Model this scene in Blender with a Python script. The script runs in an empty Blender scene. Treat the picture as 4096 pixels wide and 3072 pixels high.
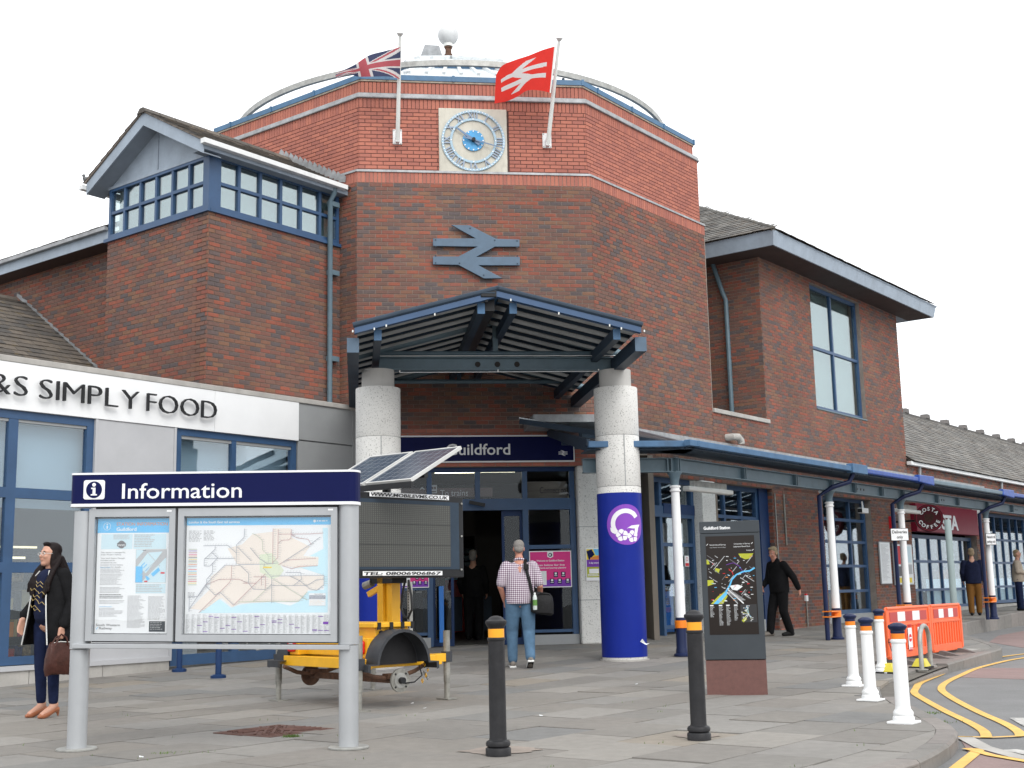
import bpy, bmesh, math, random
import numpy as np
from mathutils import Vector, Matrix
random.seed(11)
SC = bpy.context.scene
COL = SC.collection
R = math.radians
# ---------------------------------------------------------------- camera, sky, sun, exposure
FPX, PITCH, ROLL, EYE = 4982.3, 0.166474461, -0.0214722673, 1.1      # focal length in pixels of the 4096 wide photo
_cp, _sp = math.cos(PITCH), math.sin(PITCH)
FW = Vector((0, _cp, _sp)); _u = Vector((0, -_sp, _cp)); _r = Vector((1, 0, 0))
RT = math.cos(ROLL)*_r + math.sin(ROLL)*_u
UP = -math.sin(ROLL)*_r + math.cos(ROLL)*_u
CAMP = Vector((0, 0, EYE))
cd = bpy.data.cameras.new('camera'); cam = bpy.data.objects.new('camera', cd); COL.objects.link(cam)
cd.sensor_fit = 'HORIZONTAL'; cd.sensor_width = 36; cd.lens = FPX/4096*36
cd.clip_start = .1; cd.clip_end = 2000
cam.matrix_world = Matrix(((RT.x, UP.x, -FW.x, 0), (RT.y, UP.y, -FW.y, 0), (RT.z, UP.z, -FW.z, EYE), (0, 0, 0, 1)))
SC.camera = cam
SUN_EL, SUN_AZ = 42, 158          # soft overcast light from behind the photographer's right
world = bpy.data.worlds.new('World'); SC.world = world; world.use_nodes = True
nt = world.node_tree; bg = nt.nodes['Background']
sky = nt.nodes.new('ShaderNodeTexSky'); sky.sky_type = 'NISHITA'; sky.sun_disc = False
sky.sun_elevation = R(SUN_EL); sky.sun_rotation = R(SUN_AZ); sky.air_density = 1.0; sky.dust_density = 4.0
hs = nt.nodes.new('ShaderNodeHueSaturation'); hs.inputs['Saturation'].default_value = .12
nt.links.new(sky.outputs[0], hs.inputs['Color'])
mx = nt.nodes.new('ShaderNodeMixRGB'); mx.inputs[0].default_value = .82       # an even layer of white cloud
nt.links.new(hs.outputs[0], mx.inputs[1]); mx.inputs[2].default_value = (15.2, 15.5, 15.9, 1)
nt.links.new(mx.outputs[0], bg.inputs[0]); bg.inputs[1].default_value = .12
sd = bpy.data.lights.new('sun', 'SUN'); sd.energy = 1.5; sd.angle = R(35); sd.color = (1, .97, .92)
sun = bpy.data.objects.new('sun', sd); COL.objects.link(sun)
sun.rotation_euler = (R(90-SUN_EL), 0, R(180-SUN_AZ)); sun.location = (-10, -10, 30)
vs = SC.view_settings; SC.display_settings.display_device = 'sRGB'
vs.view_transform = 'Standard'; vs.look = 'None'; vs.gamma = 1; vs.exposure = 0; vs.use_curve_mapping = False
SC.cycles.max_bounces = 8; SC.cycles.transparent_max_bounces = 12
SC.cycles.glossy_bounces = 4; SC.cycles.transmission_bounces = 4

# ---------------------------------------------------------------- materials
def _noise(n, l, scale, detail=4, rough=.6, vec=None):
    t = n.new('ShaderNodeTexNoise'); t.inputs['Scale'].default_value = scale
    t.inputs['Detail'].default_value = detail; t.inputs['Roughness'].default_value = rough
    if vec: l.new(vec, t.inputs['Vector'])
    return t
def mat(name, col, rough=.6, metal=0., var=.12, scale=3., bump=0., bscale=60., spec=.5, speck=0., speckcol=(.05, .05, .05), speckscale=90., dirt=0., emit=0.):
    m = bpy.data.materials.new(name); m.use_nodes = True
    n = m.node_tree.nodes; l = m.node_tree.links; b = n['Principled BSDF']
    b.inputs['Roughness'].default_value = rough; b.inputs['Metallic'].default_value = metal
    b.inputs['Specular IOR Level'].default_value = spec
    g = n.new('ShaderNodeNewGeometry')
    c = n.new('ShaderNodeRGB'); c.outputs[0].default_value = (*col, 1); out = c.outputs[0]
    if var:
        t = _noise(n, l, scale, 5, .65, g.outputs['Position'])
        mr = n.new('ShaderNodeMapRange'); mr.inputs[1].default_value = .3; mr.inputs[2].default_value = .7
        mr.inputs[3].default_value = 1-var; mr.inputs[4].default_value = 1+var; l.new(t.outputs[0], mr.inputs[0])
        mm = n.new('ShaderNodeMixRGB'); mm.blend_type = 'MULTIPLY'; mm.inputs[0].default_value = 1
        l.new(out, mm.inputs[1]); l.new(mr.outputs[0], mm.inputs[2]); out = mm.outputs[0]
    if speck:
        t = _noise(n, l, speckscale, 2, .5, g.outputs['Position'])
        mr = n.new('ShaderNodeMapRange'); mr.inputs[1].default_value = .58; mr.inputs[2].default_value = .68
        mr.inputs[3].default_value = 0; mr.inputs[4].default_value = speck; l.new(t.outputs[0], mr.inputs[0])
        mm = n.new('ShaderNodeMixRGB'); l.new(mr.outputs[0], mm.inputs[0]); l.new(out, mm.inputs[1])
        mm.inputs[2].default_value = (*speckcol, 1); out = mm.outputs[0]
    if dirt:
        mp = n.new('ShaderNodeMapping'); mp.inputs['Scale'].default_value = (1, 1, .25); l.new(g.outputs['Position'], mp.inputs[0])
        t = _noise(n, l, 2.3, 8, .75, mp.outputs[0])
        mr = n.new('ShaderNodeMapRange'); mr.inputs[1].default_value = .5; mr.inputs[2].default_value = .8
        mr.inputs[3].default_value = 0; mr.inputs[4].default_value = dirt; l.new(t.outputs[0], mr.inputs[0])
        mm = n.new('ShaderNodeMixRGB'); l.new(mr.outputs[0], mm.inputs[0]); l.new(out, mm.inputs[1])
        mm.inputs[2].default_value = (.06, .055, .045, 1); out = mm.outputs[0]
    l.new(out, b.inputs['Base Color'])
    if bump:
        t = _noise(n, l, bscale, 3, .6, g.outputs['Position'])
        bp = n.new('ShaderNodeBump'); bp.inputs['Strength'].default_value = bump; bp.inputs['Distance'].default_value = .01
        l.new(t.outputs[0], bp.inputs['Height']); l.new(bp.outputs[0], b.inputs['Normal'])
    if emit:
        b.inputs['Emission Color'].default_value = (*col, 1); b.inputs['Emission Strength'].default_value = emit
    return m
def ramp_mat(name, cols, rough=.85, var=.15, bump=.4, bscale=120., scale=25., lichen=0., spec=.3):
    """colour picked per piece by the face attribute 'tone' (0..1)"""
    m = mat(name, (1, 1, 1), rough, 0, 0, bump=bump, bscale=bscale, spec=spec)
    n = m.node_tree.nodes; l = m.node_tree.links; b = n['Principled BSDF']
    a = n.new('ShaderNodeAttribute'); a.attribute_name = 'tone'
    r = n.new('ShaderNodeValToRGB'); r.color_ramp.interpolation = 'CONSTANT'
    e = r.color_ramp.elements
    while len(e) < len(cols): e.new(.5)
    for i, c in enumerate(cols):
        e[i].position = i/len(cols); e[i].color = (*c, 1)
    l.new(a.outputs['Fac'], r.inputs[0])
    g = n.new('ShaderNodeNewGeometry')
    t = _noise(n, l, scale, 5, .7, g.outputs['Position'])
    t2 = _noise(n, l, .55, 4, .6, g.outputs['Position'])
    ad = n.new('ShaderNodeMath'); ad.operation = 'ADD'; l.new(t.outputs[0], ad.inputs[0]); l.new(t2.outputs[0], ad.inputs[1])
    mr = n.new('ShaderNodeMapRange'); mr.inputs[1].default_value = .6; mr.inputs[2].default_value = 1.4
    mr.inputs[3].default_value = 1-var*2; mr.inputs[4].default_value = 1+var*2; l.new(ad.outputs[0], mr.inputs[0])
    mm = n.new('ShaderNodeMixRGB'); mm.blend_type = 'MULTIPLY'; mm.inputs[0].default_value = 1
    l.new(r.outputs[0], mm.inputs[1]); l.new(mr.outputs[0], mm.inputs[2]); out = mm.outputs[0]
    if lichen:
        t3 = _noise(n, l, 6, 8, .75, g.outputs['Position'])
        m3 = n.new('ShaderNodeMapRange'); m3.inputs[1].default_value = .56; m3.inputs[2].default_value = .68
        m3.inputs[3].default_value = 0; m3.inputs[4].default_value = lichen; l.new(t3.outputs[0], m3.inputs[0])
        mm = n.new('ShaderNodeMixRGB'); l.new(m3.outputs[0], mm.inputs[0]); l.new(out, mm.inputs[1])
        mm.inputs[2].default_value = (.23, .17, .08, 1); out = mm.outputs[0]
    l.new(out, b.inputs['Base Color'])
    return m
def glass(name, refl=.25, tint=(1, 1, 1), edge=.6, rough=.005, rtint=(.93, .97, 1)):
    """a pane: part mirror, part clear; more mirror at a glancing angle"""
    m = bpy.data.materials.new(name); m.use_nodes = True
    n = m.node_tree.nodes; l = m.node_tree.links; n.clear()
    o = n.new('ShaderNodeOutputMaterial'); mx = n.new('ShaderNodeMixShader')
    t = n.new('ShaderNodeBsdfTransparent'); t.inputs[0].default_value = (*tint, 1)
    g = n.new('ShaderNodeBsdfGlossy'); g.inputs['Roughness'].default_value = rough; g.inputs[0].default_value = (*rtint, 1)
    lw = n.new('ShaderNodeLayerWeight'); lw.inputs[0].default_value = .35
    mr = n.new('ShaderNodeMapRange'); mr.inputs[3].default_value = refl; mr.inputs[4].default_value = max(edge, refl)
    l.new(lw.outputs['Fresnel'], mr.inputs[0]); l.new(mr.outputs[0], mx.inputs[0])
    ge = n.new('ShaderNodeNewGeometry'); ns = _noise(n, l, 1.6, 2, .5, ge.outputs['Position'])
    bp = n.new('ShaderNodeBump'); bp.inputs['Strength'].default_value = .012; bp.inputs['Distance'].default_value = .1
    l.new(ns.outputs[0], bp.inputs['Height']); l.new(bp.outputs[0], g.inputs['Normal'])
    l.new(t.outputs[0], mx.inputs[1]); l.new(g.outputs[0], mx.inputs[2]); l.new(mx.outputs[0], o.inputs[0])
    return m
BRICKMIX = ramp_mat('mixed stock brick', [(.245, .086, .06), (.265, .088, .058), (.22, .083, .062), (.185, .095, .072), (.172, .095, .075), (.16, .086, .068), (.122, .09, .085), (.108, .086, .085), (.20, .10, .068), (.205, .11, .072), (.18, .086, .067), (.15, .086, .071)], var=.16)
BRICKRED = ramp_mat('smooth red brick', [(.385, .143, .105), (.41, .152, .110), (.365, .138, .104), (.43, .16, .113), (.345, .13, .10)], var=.08, bump=.2)
SLATE = ramp_mat('old slate', [(.13, .125, .115), (.16, .155, .145), (.11, .105, .10), (.19, .18, .165), (.145, .13, .115)], var=.2, lichen=.35, rough=.75, scale=14)
SLATEBROWN = ramp_mat('lichened slate', [(.12, .105, .09), (.10, .09, .08), (.14, .12, .10), (.085, .08, .075)], var=.22, lichen=.6, rough=.85, scale=14)
PAVING = ramp_mat('concrete paving', [(.235, .222, .204), (.248, .235, .216), (.225, .215, .20), (.235, .224, .207), (.255, .24, .218), (.23, .22, .205), (.208, .193, .175), (.186, .184, .178), (.205, .192, .175), (.194, .183, .168), (.213, .198, .178), (.2, .19, .175), (.19, .185, .175), (.208, .195, .177), (.25, .222, .186)], var=.10, scale=9, bump=.35, bscale=150, rough=.85)
KERBM = ramp_mat('kerb stone', [(.215, .197, .184), (.235, .215, .2), (.2, .19, .177)], var=.12, scale=10, bump=.4)
M = dict(
    mortar=mat('mortar', (.25, .21, .18), .95, var=.2, scale=5, bump=.3),
    mortar_dark=mat('dark mortar', (.085, .05, .045), .95, var=.2),
    lead=mat('lead flashing', (.30, .31, .32), .55, .25, var=.25, scale=6, bump=.3, bscale=25, dirt=.5),
    copeblue=mat('blue coping', (.045, .13, .24), .45, var=.18, scale=5),
    copestone=mat('coping stone', (.36, .31, .25), .85, var=.25, scale=8, dirt=.4),
    steel=mat('blue grey steel paint', (.10, .155, .19), .5, var=.14, scale=4, dirt=.25),
    steeldark=mat('dark blue grey steel paint', (.028, .045, .068), .5, var=.15, scale=4),
    emblem=mat('emblem blue paint', (.075, .125, .185), .5, var=.12, scale=6, dirt=.15),
    gutterblue=mat('gutter blue paint', (.055, .13, .24), .65, var=.2, scale=4, dirt=.25),
    tarpblue=mat('bright blue plastic wrap', (.012, .055, .27), .35, var=.3, scale=9),
    frame=mat('window frame blue', (.028, .075, .165), .45, var=.12),
    framedark=mat('door frame blue', (.012, .035, .105), .4, var=.12),
    fascia=mat('fascia blue grey paint', (.29, .345, .41), .6, var=.12, scale=3, dirt=.25, bump=.15),
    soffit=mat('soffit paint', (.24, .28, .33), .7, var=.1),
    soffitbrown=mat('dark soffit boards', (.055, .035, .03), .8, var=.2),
    white=mat('white paint', (.78, .79, .79), .45, var=.05, dirt=.12),
    whitegutter=mat('white plastic gutter', (.72, .73, .73), .4, var=.06, dirt=.3),
    panelwhite=mat('white sign panel', (.80, .81, .815), .35, var=.03, scale=2),
    cladding=mat('grey cladding', (.44, .445, .46), .5, .0, var=.05, scale=2),
    claddingdark=mat('mid grey cladding', (.29, .30, .305), .5, .0, var=.06, scale=2),
    concrete=mat('concrete', (.40, .385, .36), .9, var=.15, bump=.3, dirt=.35),
    granite=mat('pale granite', (.66, .655, .63), .75, var=.06, bump=.15, speck=.75, speckcol=(.18, .175, .165), speckscale=55, dirt=.12),
    granitegrey=mat('plain granite neck', (.47, .46, .44), .8, var=.08, dirt=.2),
    clockstone=mat('clock stone', (.55, .525, .45), .85, var=.12, scale=3, dirt=.55),
    clockblue=mat('clock light blue', (.34, .48, .58), .5, var=.15, scale=10),
    clockgrey=mat('clock grey blue', (.27, .33, .42), .5, var=.12, scale=10),
    clockdisc=mat('clock bright blue', (.055, .30, .58), .5, var=.18, scale=7),
    clockhand=mat('clock hand blue', (.13, .20, .31), .5, var=.1),
    navy=mat('navy sign face', (.007, .010, .062), .45, var=.05),
    signwhite=mat('sign white', (.80, .81, .82), .4, var=.02),
    silver=mat('silver grey powder coat', (.40, .415, .43), .45, .35, var=.05, dirt=.1),
    silverdark=mat('grey shadow gap', (.10, .10, .105), .6),
    paper=mat('poster paper', (.74, .76, .77), .35, var=.03, scale=2),
    skyblue=mat('poster sky blue', (.10, .46, .78), .4, var=.03),
    paleblue=mat('poster pale blue', (.52, .68, .74), .4, var=.03),
    seablue=mat('map sea blue', (.50, .72, .80), .4, var=.03),
    landpeach=mat('map land peach', (.74, .675, .605), .4, var=.03),
    mapgreen=mat('map pale green', (.62, .68, .52), .4, var=.03),
    greytext=mat('grey print', (.13, .13, .14), .6, var=0),
    palegrey=mat('pale grey print', (.42, .43, .44), .6, var=0),
    blacktext=mat('black print', (.02, .02, .022), .6, var=0),
    lineblue=mat('map line grey blue', (.24, .26, .32), .6, var=0),
    linered=mat('map line red', (.42, .19, .2), .6, var=0),
    linegreen=mat('map line green', (.40, .47, .33), .6, var=0),
    yellow=mat('yellow trailer paint', (.80, .42, .015), .38, var=.08, scale=5, dirt=.12),
    rubber=mat('black rubber', (.022, .022, .024), .6, var=.2, bump=.1),
    plasticgrey=mat('dark grey plastic mudguard', (.045, .048, .054), .5, var=.2, scale=6, dirt=.1),
    rust=mat('rusty steel', (.10, .05, .03), .85, var=.4, scale=14, bump=.4),
    galv=mat('galvanised steel', (.36, .36, .34), .5, .5, var=.25, scale=8, dirt=.35),
    oldmetal=mat('worn grey metal', (.27, .265, .24), .6, .4, var=.3, scale=10, dirt=.35),
    blackmetal=mat('black metal', (.012, .012, .013), .45, var=.2),
    redlens=mat('red lamp lens', (.55, .01, .012), .2, var=.05),
    solar=mat('solar cells', (.05, .065, .095), .12, .2, var=.2, scale=9),
    solarline=mat('solar grid lines', (.25, .27, .29), .4),
    aluminium=mat('aluminium frame', (.66, .66, .64), .4, .4, var=.1),
    led=mat('matrix sign face', (.085, .088, .08), .5, var=.06, scale=30),
    black=mat('black casing', (.018, .019, .021), .4, var=.15),
    bollard=mat('black bollard', (.022, .022, .024), .42, var=.25, scale=12, bump=.15, bscale=80),
    amber=mat('amber reflective band', (.86, .36, .012), .35, var=.06),
    orange=mat('orange reflective band', (.86, .22, .01), .35, var=.06),
    barrier=mat('orange plastic barrier', (.82, .13, .035), .45, var=.1, scale=5, dirt=.06),
    redstripe=mat('red reflective stripe', (.45, .03, .025), .4, var=.05),
    navycap=mat('navy bollard cap', (.014, .022, .065), .35, var=.15),
    wrapblue=mat('blue vinyl wrap', (.012, .026, .235), .3, var=.06, scale=2),
    purple=mat('purple roundel', (.235, .065, .45), .35, var=.03),
    logowhite=mat('logo white', (.78, .77, .80), .4, var=.02),
    pink=mat('pink poster', (.70, .045, .24), .35, var=.04),
    violet=mat('violet print', (.20, .05, .42), .4),
    lime=mat('lime print', (.40, .42, .02), .45),
    yellowprint=mat('yellow print', (.80, .62, .02), .45),
    redprint=mat('red print', (.62, .02, .03), .45),
    orangeprint=mat('orange print', (.75, .24, .04), .45),
    totem=mat('charcoal totem panel', (.048, .056, .064), .4, var=.08),
    totemdark=mat('dark brown map screen', (.020, .015, .013), .22, var=.1),
    totemstone=mat('reddish granite plinth', (.14, .062, .052), .6, var=.12, scale=20, speck=.5, speckcol=(.05, .035, .035), speckscale=160),
    asphalt=mat('worn asphalt', (.185, .185, .185), .92, var=.14, scale=1.2, bump=.6, bscale=160, speck=.55, speckcol=(.27, .27, .265), speckscale=75),
    redpaving=mat('red block surfacing', (.235, .165, .155), .9, var=.14, scale=2, bump=.4, speck=.3, speckcol=(.33, .27, .26), speckscale=40),
    yellowline=mat('yellow road paint', (.70, .42, .10), .7, var=.16, scale=7, speck=.35, speckcol=(.32, .24, .12), speckscale=35),
    whiteline=mat('worn white road paint', (.42, .41, .39), .8, var=.25, scale=10, speck=.9, speckcol=(.15, .15, .15), speckscale=14),
    joint=mat('paving joint sand', (.12, .11, .095), .95, var=.25, scale=6),
    grass=mat('weeds', (.10, .17, .03), .8, var=.3),
    iron=mat('rusty iron cover', (.105, .048, .036), .75, var=.3, scale=20, bump=.4),
    costa=mat('crimson shop sign', (.20, .012, .03), .4, var=.06),
    costadark=mat('dark crimson disc', (.075, .008, .014), .35, var=.06),
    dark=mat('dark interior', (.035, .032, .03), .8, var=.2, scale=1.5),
    interior=mat('interior wall', (.20, .175, .15), .8, var=.12, scale=1),
    interiorfloor=mat('interior floor', (.13, .125, .12), .4, var=.12),
    shopblind=mat('frosted blue film', (.36, .45, .52), .6, var=.05, scale=1),
    blindwhite=mat('white roller blind', (.62, .65, .63), .8, var=.05, scale=1),
    trainred=mat('train red', (.60, .02, .02), .35),
    brownsign=mat('brown direction sign', (.085, .05, .042), .5),
    tube=mat('fluorescent tube', (1, .92, .66), .5, var=0, emit=9),
    tubeoff=mat('light fitting diffuser', (.70, .71, .68), .45, var=.05, dirt=.1),
    signlit=mat('lit shelf strip', (1, .85, .55), .5, var=0, emit=1.4),
    roofwhite=mat('white roof sheet', (.70, .73, .74), .35, var=.08, dirt=.1),
    roofpanel=mat('grey canopy sheet', (.36, .365, .36), .5, var=.12, scale=3, dirt=.3),
    ball=mat('grey radar ball', (.56, .57, .57), .55, var=.1, scale=4, dirt=.3),
    postgrey=mat('grey green post', (.22, .28, .28), .5, var=.08),
    skin=mat('skin', (.50, .27, .19), .5, var=.08, scale=20),
    skinred=mat('ruddy skin', (.47, .215, .15), .5, var=.1, scale=20),
    hairdark=mat('long dark hair', (.012, .008, .008), .4, var=.35, scale=40, bump=.5, bscale=90),
    hairgrey=mat('grey cropped hair', (.23, .215, .20), .8, var=.3, scale=60),
    hairfair=mat('greying fair hair', (.27, .21, .135), .75, var=.3, scale=50, bump=.5),
    blackcloth=mat('black cloth', (.010, .010, .011), .85, var=.3, scale=9, bump=.4, bscale=40),
    navycloth=mat('navy cloth', (.012, .016, .04), .85, var=.25, scale=9, bump=.3, bscale=40),
    denimdark=mat('dark denim', (.012, .018, .05), .85, var=.25, scale=14, bump=.3),
    denim=mat('washed blue denim', (.085, .155, .24), .9, var=.2, scale=7, bump=.5, bscale=30),
    browncloth=mat('brown trousers', (.16, .075, .02), .85, var=.2),
    beigecloth=mat('beige coat', (.36, .31, .25), .85, var=.15, bump=.3),
    tanshoe=mat('tan leather', (.34, .12, .055), .35, var=.12),
    greyshoe=mat('grey shoe', (.17, .15, .13), .7, var=.15),
    soleblack=mat('black sole', (.012, .012, .012), .8),
    bagbrown=mat('brown leather bag', (.055, .02, .015), .38, var=.35, scale=14, bump=.5, bscale=30),
    bagblack=mat('black nylon bag', (.010, .010, .011), .6, var=.3, scale=14, bump=.4, bscale=30),
    bottle=mat('bottle plastic', (.55, .60, .58), .1, var=.05),
    labelgreen=mat('green label', (.09, .22, .04), .5),
    gold=mat('gold pattern', (.42, .31, .12), .6),
    white2=mat('white trim', (.62, .62, .60), .6),
    flagred=mat('red flag cloth', (.72, .035, .025), .8, var=.08),
    flagwhite=mat('white flag cloth', (.66, .64, .63), .8, var=.06),
    flagblue=mat('navy flag cloth', (.055, .065, .13), .8, var=.1),
    flagdullred=mat('faded red flag cloth', (.45, .10, .12), .8, var=.1),
    beakgrey=mat('pigeon grey', (.12, .125, .13), .7, var=.3, scale=40),
    newsblue=mat('blue plastic dispenser', (.015, .15, .50), .4, var=.05),
    stuffred=mat('goods red', (.35, .03, .03), .5, var=.4, scale=30),
    stuffmix=mat('goods mixed', (.22, .13, .05), .5, var=.8, scale=18),
    cone=mat('yellow barrier foot', (.62, .52, .04), .5, var=.1, dirt=.2),
    ballast=mat('grey rubber ballast', (.14, .13, .125), .85, var=.15, bump=.3),
)
def _check():
    m = mat('checked shirt', (.7, .69, .7), .85, var=0, bump=.3, bscale=30)
    n = m.node_tree.nodes; l = m.node_tree.links; b = n['Principled BSDF']
    tc = n.new('ShaderNodeTexCoord'); sp = n.new('ShaderNodeSeparateXYZ'); l.new(tc.outputs['Object'], sp.inputs[0])
    def stripe(o):
        a = n.new('ShaderNodeMath'); a.operation = 'MULTIPLY'; a.inputs[1].default_value = 37; l.new(o, a.inputs[0])
        f = n.new('ShaderNodeMath'); f.operation = 'FRACT'; l.new(a.outputs[0], f.inputs[0])
        g = n.new('ShaderNodeMath'); g.operation = 'GREATER_THAN'; g.inputs[1].default_value = .5; l.new(f.outputs[0], g.inputs[0])
        return g.outputs[0]
    s = n.new('ShaderNodeMath'); s.operation = 'ADD'; l.new(stripe(sp.outputs[0]), s.inputs[0]); l.new(stripe(sp.outputs[2]), s.inputs[1])
    r = n.new('ShaderNodeValToRGB'); r.color_ramp.interpolation = 'CONSTANT'; e = r.color_ramp.elements; e.new(.5)
    for i, (p, c) in enumerate(((0, (.72, .71, .73, 1)), (.3, (.34, .26, .33, 1)), (.8, (.10, .045, .085, 1)))): e[i].position = p; e[i].color = c
    h = n.new('ShaderNodeMath'); h.operation = 'MULTIPLY'; h.inputs[1].default_value = .5; l.new(s.outputs[0], h.inputs[0])
    l.new(h.outputs[0], r.inputs[0]); l.new(r.outputs[0], b.inputs['Base Color'])
    return m
M['check'] = _check()
def _ledmat():
    m = M['led']; n = m.node_tree.nodes; l = m.node_tree.links; b = n['Principled BSDF']
    g = n.new('ShaderNodeNewGeometry'); vo = n.new('ShaderNodeTexVoronoi'); vo.inputs['Randomness'].default_value = 0
    vo.inputs['Scale'].default_value = 48; l.new(g.outputs['Position'], vo.inputs['Vector'])
    mr = n.new('ShaderNodeMapRange'); mr.inputs[1].default_value = .25; mr.inputs[2].default_value = .5; mr.inputs[3].default_value = 1.15; mr.inputs[4].default_value = .5
    l.new(vo.outputs['Distance'], mr.inputs[0])
    old = b.inputs['Base Color'].links[0].from_socket
    mm = n.new('ShaderNodeMixRGB'); mm.blend_type = 'MULTIPLY'; mm.inputs[0].default_value = 1
    l.new(old, mm.inputs[1]); l.new(mr.outputs[0], mm.inputs[2]); l.new(mm.outputs[0], b.inputs['Base Color'])
_ledmat()
G = dict(
    mirror=glass('coated window glass', .20, (.72, .78, .78), .45, rtint=(.86, .93, .95)),
    shop=glass('shop window glass', .07, (.9, .95, .97), .40),
    clear=glass('door glass', .012, (.95, .97, .98), .14),
    poly=glass('canopy sheet', .05, (.8, .84, .86), .3, .3),
    case=glass('poster case glass', .03, (1, 1, 1), .25),
    spec=glass('spectacle lens', .12, (.9, .9, .9), .4),
)

for k in ('navy', 'wrapblue', 'purple', 'bollard', 'black', 'blackmetal', 'rubber', 'soleblack', 'framedark', 'navycap', 'totem', 'totemdark', 'steeldark', 'costa', 'costadark', 'dark', 'bagblack', 'bagbrown', 'redprint', 'pink', 'violet', 'plasticgrey', 'tarpblue'): M[k].node_tree.nodes['Principled BSDF'].inputs['Specular IOR Level'].default_value = .22
for k in ('blackcloth', 'navycloth', 'denimdark', 'denim', 'hairdark', 'hairgrey', 'hairfair', 'browncloth', 'beigecloth', 'check', 'interior'): M[k].node_tree.nodes['Principled BSDF'].inputs['Specular IOR Level'].default_value = .1
def _translucent(m, f=.45):
    n = m.node_tree.nodes; l = m.node_tree.links; b = n['Principled BSDF']; o = n['Material Output']
    t = n.new('ShaderNodeBsdfTranslucent'); x = n.new('ShaderNodeMixShader'); x.inputs[0].default_value = f
    l.new(b.inputs['Base Color'].links[0].from_socket, t.inputs[0]); l.new(b.outputs[0], x.inputs[1]); l.new(t.outputs[0], x.inputs[2]); l.new(x.outputs[0], o.inputs[0])
for k in ('navy', 'wrapblue'): M[k].node_tree.nodes['Principled BSDF'].inputs['Specular IOR Level'].default_value = .08
_translucent(M['roofpanel'], .5)
for k in ('flagred', 'flagwhite', 'flagblue', 'flagdullred'): _translucent(M[k])
# ---------------------------------------------------------------- geometry helpers
def ray(x, y):
    return FW + RT*((x-2048)/FPX) + UP*((1536-y)/FPX)
class Fr:
    """wall frame: x along the wall, y into it (towards the viewer is negative), z up; sh tilts x"""
    def __init__(s, o, X, sh=0.):
        s.o = Vector((o[0], o[1], 0 if len(o) < 3 else o[2])); s.X = Vector((X[0], X[1], 0)).normalized()
        s.Y = Vector((-s.X.y, s.X.x, 0)); s.sh = sh
    def w(s, x, y, z): return s.o + s.X*x + s.Y*y + Vector((0, 0, z+s.sh*x))
    def pl(s, px, py, y=0.):
        """where the line of sight through a point of the photo meets the plane at depth y: (x, z)"""
        d = ray(px, py); t = ((s.o-CAMP).dot(s.Y)+y)/d.dot(s.Y); p = CAMP+d*t
        x = (p-s.o).dot(s.X); return x, p.z-s.o.z-s.sh*x
def at_z(px, py, z):
    d = ray(px, py); return CAMP+d*((z-EYE)/d.z)
class World:
    def w(s, x, y, z): return Vector((x, y, z))
WF = World()
def gz(x, y):
    t = min(max((x-2.5)/3, 0), 1); t = t*t*(3-2*t); return max(0, y-15.5)*(.0267*(1-t)+.0138*t)
def ground(px, py, z0=None):
    d = ray(px, py); z = 0
    for _ in range(50):
        p = CAMP+d*((z-EYE)/d.z); z = .5*z+.5*(gz(p.x, p.y) if z0 is None else z0)
    return p
_rootloc = {}
def root_of(o):
    while o.parent: o = o.parent
    return o
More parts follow.
